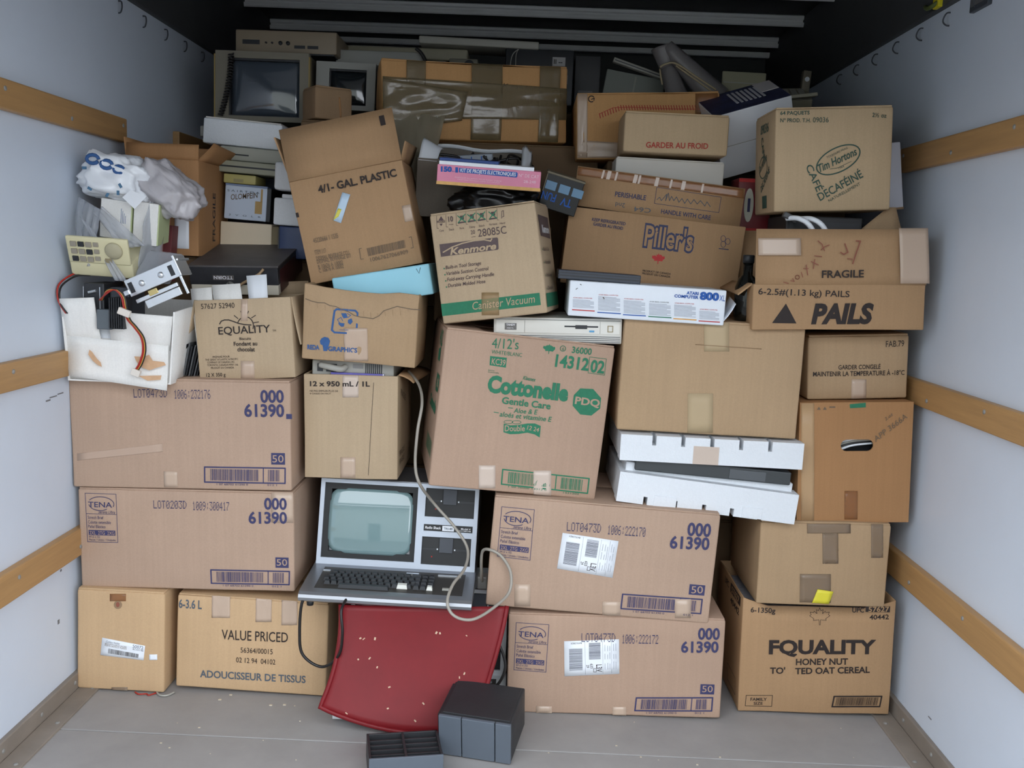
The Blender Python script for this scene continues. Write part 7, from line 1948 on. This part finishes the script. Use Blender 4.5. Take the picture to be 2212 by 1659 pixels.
quad_sheet('side_flap', (-.226, .30, h), (-.226, .02, h), (-.262, .03, h - .03), (-.262, .28, h - .02), .004, CB['brown'], c.root, 3)
c = carton('F6', 'coffee_carton', 'Tim Hortons decaffeinated coffee carton on the open pails carton', .23, CB['coffee'], seed=38, bulge=.002)
c.ink(PRINT['F6'])
E = [['t', 'darkgreen', 0, '09036', .07, .225, .09, .025, 0, .02, 0], ['l', 'darkgreen', 0, [[.11 + .045 * math.cos(a * .3), .13 + .03 * math.sin(a * .3)] for a in range(21)], .003, 1], ['t', 'darkgreen', 0, 'Tim Hortons', .07, .115, .09, .02, .4, .02, .3], ['t', 'darkgreen', 0, 'DECAFEINE', .09, .06, .11, .018, .5, .02, 0], ['t', 'darkgreen', 0, 'CAFE', .08, .21, .07, .02, -1.1, .02, 0], ['p', 'darkgreen', 0, [[.10, .015], [.15, .015], [.15, .05], [.10, .05]]]]
c.ink(E, 'left')
t = thing('grey_tape_deck', 'dark grey deck inside the open pails carton, under the coffee carton', 'device', pose(.90, 2.70, 1.135))
MB().box(-.13, .08, .03, .24, 0, .278, bev=.004).build('case', mat('deck_gap_dark', (34, 34, 36), .5), t)  # near-black colour stands in for the shade in this gap
MB().box(-.12, .07, .028, .03, .23, .262).build('front_strip', BLACKP, t)
t = thing('white_cable_ends', 'pair of white cable ends curling over the rim of the pails carton', 'cable')
for k in range(2):
    MB().tube(spline([(.760 + k * .035, 2.690, 1.402), (.785 + k * .035, 2.665, 1.402), (.812 + k * .035, 2.652, 1.385), (.84 + k * .035, 2.648, 1.34)], 6), .007, 8).build('cable', LABELW, t, True)
MB().box(-.02, .02, -.01, .01, -.008, .008, bev=.003).build('connector', mat('connector_dark', (70, 70, 72), .4), t, False, pose(.768, 2.688, 1.405, 25))
o = simple_box('white_panel_box', 'tall white box edge between the coffee carton and the wooden rail', 'box', pose(1.103, 2.86, 1.445, -8), .07, .19, .1, mat('lilac_white_card', (214, 214, 226), .5), .003)
MB().box(-.035, .035, -.0008, .001, .0, .006).build('base_edge', CB['dim'], o)
o = simple_box('red_oval_box', 'maroon box with a white oval label behind the sausage carton', 'box', pose(.735, 2.98, 1.37, 0), .10, .16, .12, mat('maroon_card2', (120, 36, 42), .45), .003)
MB().box(-.05, .05, -.001, .0, .148, .158).build('red_band', INK['red'], o)
MB().box(-.05, .05, -.001, .0, .0, .012).build('red_band', INK['red'], o)
MB().lathe([(.5, 0), (.5, .002)], 28, pose(-.016, 0, .08, 0, 0, 90) @ Matrix.Diagonal((.028, .10, 1, 1))).build('oval_label', mat('oval_cream', (206, 204, 190), .5), o)
MB().box(-.02, -.012, -.003, -.001, .06, .10).build('printing', INK['navy'], o)
t = thing('dark_glass_jar', 'dark bottle shape in the gap beside the pails carton', 'bottle', pose(.672, 2.72, 1.12))
MB().lathe([(.028, 0), (.032, .01), (.032, .09), (.024, .115), (.014, .125), (.014, .16)], 18).build('glass', mat('dark_glass', (18, 20, 18), .1), t, True)
MB().lathe([(.016, .158), (.016, .178), (.014, .18)], 18).build('cap', BLACKP, t, True)
# white and blue product carton tipped forward, and what lies behind it
t = thing('product_box', 'large white box with dark blue picture lid tipped behind the coffee carton', 'box', pose(.762, 3.09, 1.565, -19, 8, 22))
MB().box(-.11, .13, 0, .20, 0, .20, bev=.003).build('box_body', mat('white_print_card', (226, 228, 234), .45), t)
MB().box(-.108, .128, .002, .198, .20, .2015).build('lid_picture', mat('navy_print', (40, 44, 78), .4, var=.6, vscale=25), t)
for k in range(7):
    MB().box(-.02 + k * .014, -.013 + k * .014, .06, .17, .2015, .203).build('lid_stripe', mat('stripe_pale', (196, 196, 200), .4), t)
MB().box(.07, .125, .10, .195, .2015, .2028).build('lid_panel', mat('pale_panel', (206, 200, 200), .4), t)
MB().box(-.11, .13, -.0008, .0, .098, .0995).build('lid_seam', GREYP, t)
sheet('torn_tape', lambda u, v: Vector((.05 + .06 * u, -.004 - .01 * math.sin(v * 3) * u, .10 + .07 * v - .03 * u)), 5, 5, .0006, TAPEB, t)
o = simple_box('grey_board', 'grey-green flat panel leaning behind the red hatched carton', 'panel', pose(.395, 3.53, 1.775, 9, 0, -8), .21, .15, .02, mat('sage_grey', (138, 142, 136), .5))
MB().box(-.003, .003, -.001, .0, .02, .14).build('scratch', GREYP, o)
o = simple_box('grey_plank', 'thin grey bar lying aslant over the grey panel', 'bar', pose(.43, 3.50, 1.922, 17), .21, .016, .03, GREYP, .002)
MB().box(-.10, .10, -.001, .0, .006, .009).build('groove', DARKP, o)
t = thing('wrapped_roll', 'grey plastic-wrapped roll tied with beige string', 'roll')
ROLL = mat('grey_wrap', (122, 118, 118), .35, bump=.4, bscale=30, var=.1)
def cone(name, a, b, r0, r1):
    a, b = Vector(a), Vector(b)
    pts = [a + (b - a) * k / 8 for k in range(9)]
    MB().tube(pts, [r0 + (r1 - r0) * k / 8 for k in range(9)], 12).build(name, ROLL, t, True)
cone('roll_body', (.555, 3.40, 1.80), (.51, 3.42, 1.925), .040, .026)
cone('roll_top', (.51, 3.42, 1.92), (.488, 3.42, 1.99), .026, .040)
cone('roll_tail', (.50, 3.40, 1.99), (.68, 3.40, 1.82), .022, .050)
MB().tube(spline([(.478, 3.375, 1.915), (.495, 3.37, 1.925), (.53, 3.37, 1.928), (.60, 3.36, 1.885), (.665, 3.35, 1.845)], 6), .0035, 6).tube(spline([(.478, 3.375, 1.91), (.482, 3.372, 1.885), (.49, 3.38, 1.86)], 5), .003, 6).tube(spline([(.53, 3.37, 1.921), (.60, 3.36, 1.875), (.65, 3.35, 1.84)], 6), .003, 6).build('string', mat('beige_string', (176, 160, 130), .8), t, True)
o = simple_box('folded_card', 'khaki folded card standing behind the picture-lid box', 'card', pose(.775, 3.44, 1.855, 1, 0, -6), .15, .07, .012, mat('khaki_card', (150, 146, 122), .6), .004)
MB().box(-.07, .07, -.001, 0, .03, .033).build('fold_line', GREYP, o)
o = simple_box('keyboard_case', 'dirty beige keyboard tilted in the corner behind the coffee carton', 'keyboard', pose(.925, 3.40, 1.80, -4, 0, 30), .15, .03, .11, BG1, .004)
for k in range(5):
    MB().box(-.065 + k * .026, -.045 + k * .026, .015, .09, .029, .035, bev=.002).build('key_block', GREYP, o)
o = simple_box('metal_bracket', 'upright dull metal bracket beside the dark corner', 'bracket', pose(.985, 3.46, 1.79, 4), .028, .15, .03, mat('dull_metal', (120, 112, 98), .5, metal=.4), .003)
MB().lathe([(.008, 0), (.008, .004)], 12, pose(0, 0, .12, 0, 0, 90)).build('bolt', STEEL, o)
simple_box('pale_strip', 'pale plastic strip on the corner keyboard', 'strip', pose(.95, 3.33, 1.828, -8), .10, .012, .03, mat('pale_strip', (176, 170, 150), .5), .003)
t = thing('yellow_strap', 'yellow ratchet strap end hooked on the dark roof rail', 'strap', pose(1.158, 2.80, 2.005))
MB().box(-.008, .006, -.02, .02, -.014, .03, bev=.003).build('hook_plate', mat('strap_yellow', (214, 200, 30), .5), t)
MB().tube(spline([(-.004, -.01, .0), (-.014, .01, -.008), (-.010, .05, -.004), (.0, .09, .01)], 6), .006, 8).build('strap_end', mat('strap_green', (90, 100, 50), .6), t, True)
t = thing('rail_placard', 'small dark placard fixed at the top of the white wall', 'placard', pose(1.172, 2.57, 1.955))
MB().box(-.004, .010, -.05, .05, -.02, .03, bev=.002).build('plate', DARKP, t)
MB().box(-.006, -.004, -.04, .04, -.008, .02).build('face', mat('placard_grey', (96, 96, 98), .4), t)

# ================================================================== cartons in the hidden second row that carry the upper layers
def filler(label, x0, x1, y0, y1, z0, z1, k, m_='gap_shade'):
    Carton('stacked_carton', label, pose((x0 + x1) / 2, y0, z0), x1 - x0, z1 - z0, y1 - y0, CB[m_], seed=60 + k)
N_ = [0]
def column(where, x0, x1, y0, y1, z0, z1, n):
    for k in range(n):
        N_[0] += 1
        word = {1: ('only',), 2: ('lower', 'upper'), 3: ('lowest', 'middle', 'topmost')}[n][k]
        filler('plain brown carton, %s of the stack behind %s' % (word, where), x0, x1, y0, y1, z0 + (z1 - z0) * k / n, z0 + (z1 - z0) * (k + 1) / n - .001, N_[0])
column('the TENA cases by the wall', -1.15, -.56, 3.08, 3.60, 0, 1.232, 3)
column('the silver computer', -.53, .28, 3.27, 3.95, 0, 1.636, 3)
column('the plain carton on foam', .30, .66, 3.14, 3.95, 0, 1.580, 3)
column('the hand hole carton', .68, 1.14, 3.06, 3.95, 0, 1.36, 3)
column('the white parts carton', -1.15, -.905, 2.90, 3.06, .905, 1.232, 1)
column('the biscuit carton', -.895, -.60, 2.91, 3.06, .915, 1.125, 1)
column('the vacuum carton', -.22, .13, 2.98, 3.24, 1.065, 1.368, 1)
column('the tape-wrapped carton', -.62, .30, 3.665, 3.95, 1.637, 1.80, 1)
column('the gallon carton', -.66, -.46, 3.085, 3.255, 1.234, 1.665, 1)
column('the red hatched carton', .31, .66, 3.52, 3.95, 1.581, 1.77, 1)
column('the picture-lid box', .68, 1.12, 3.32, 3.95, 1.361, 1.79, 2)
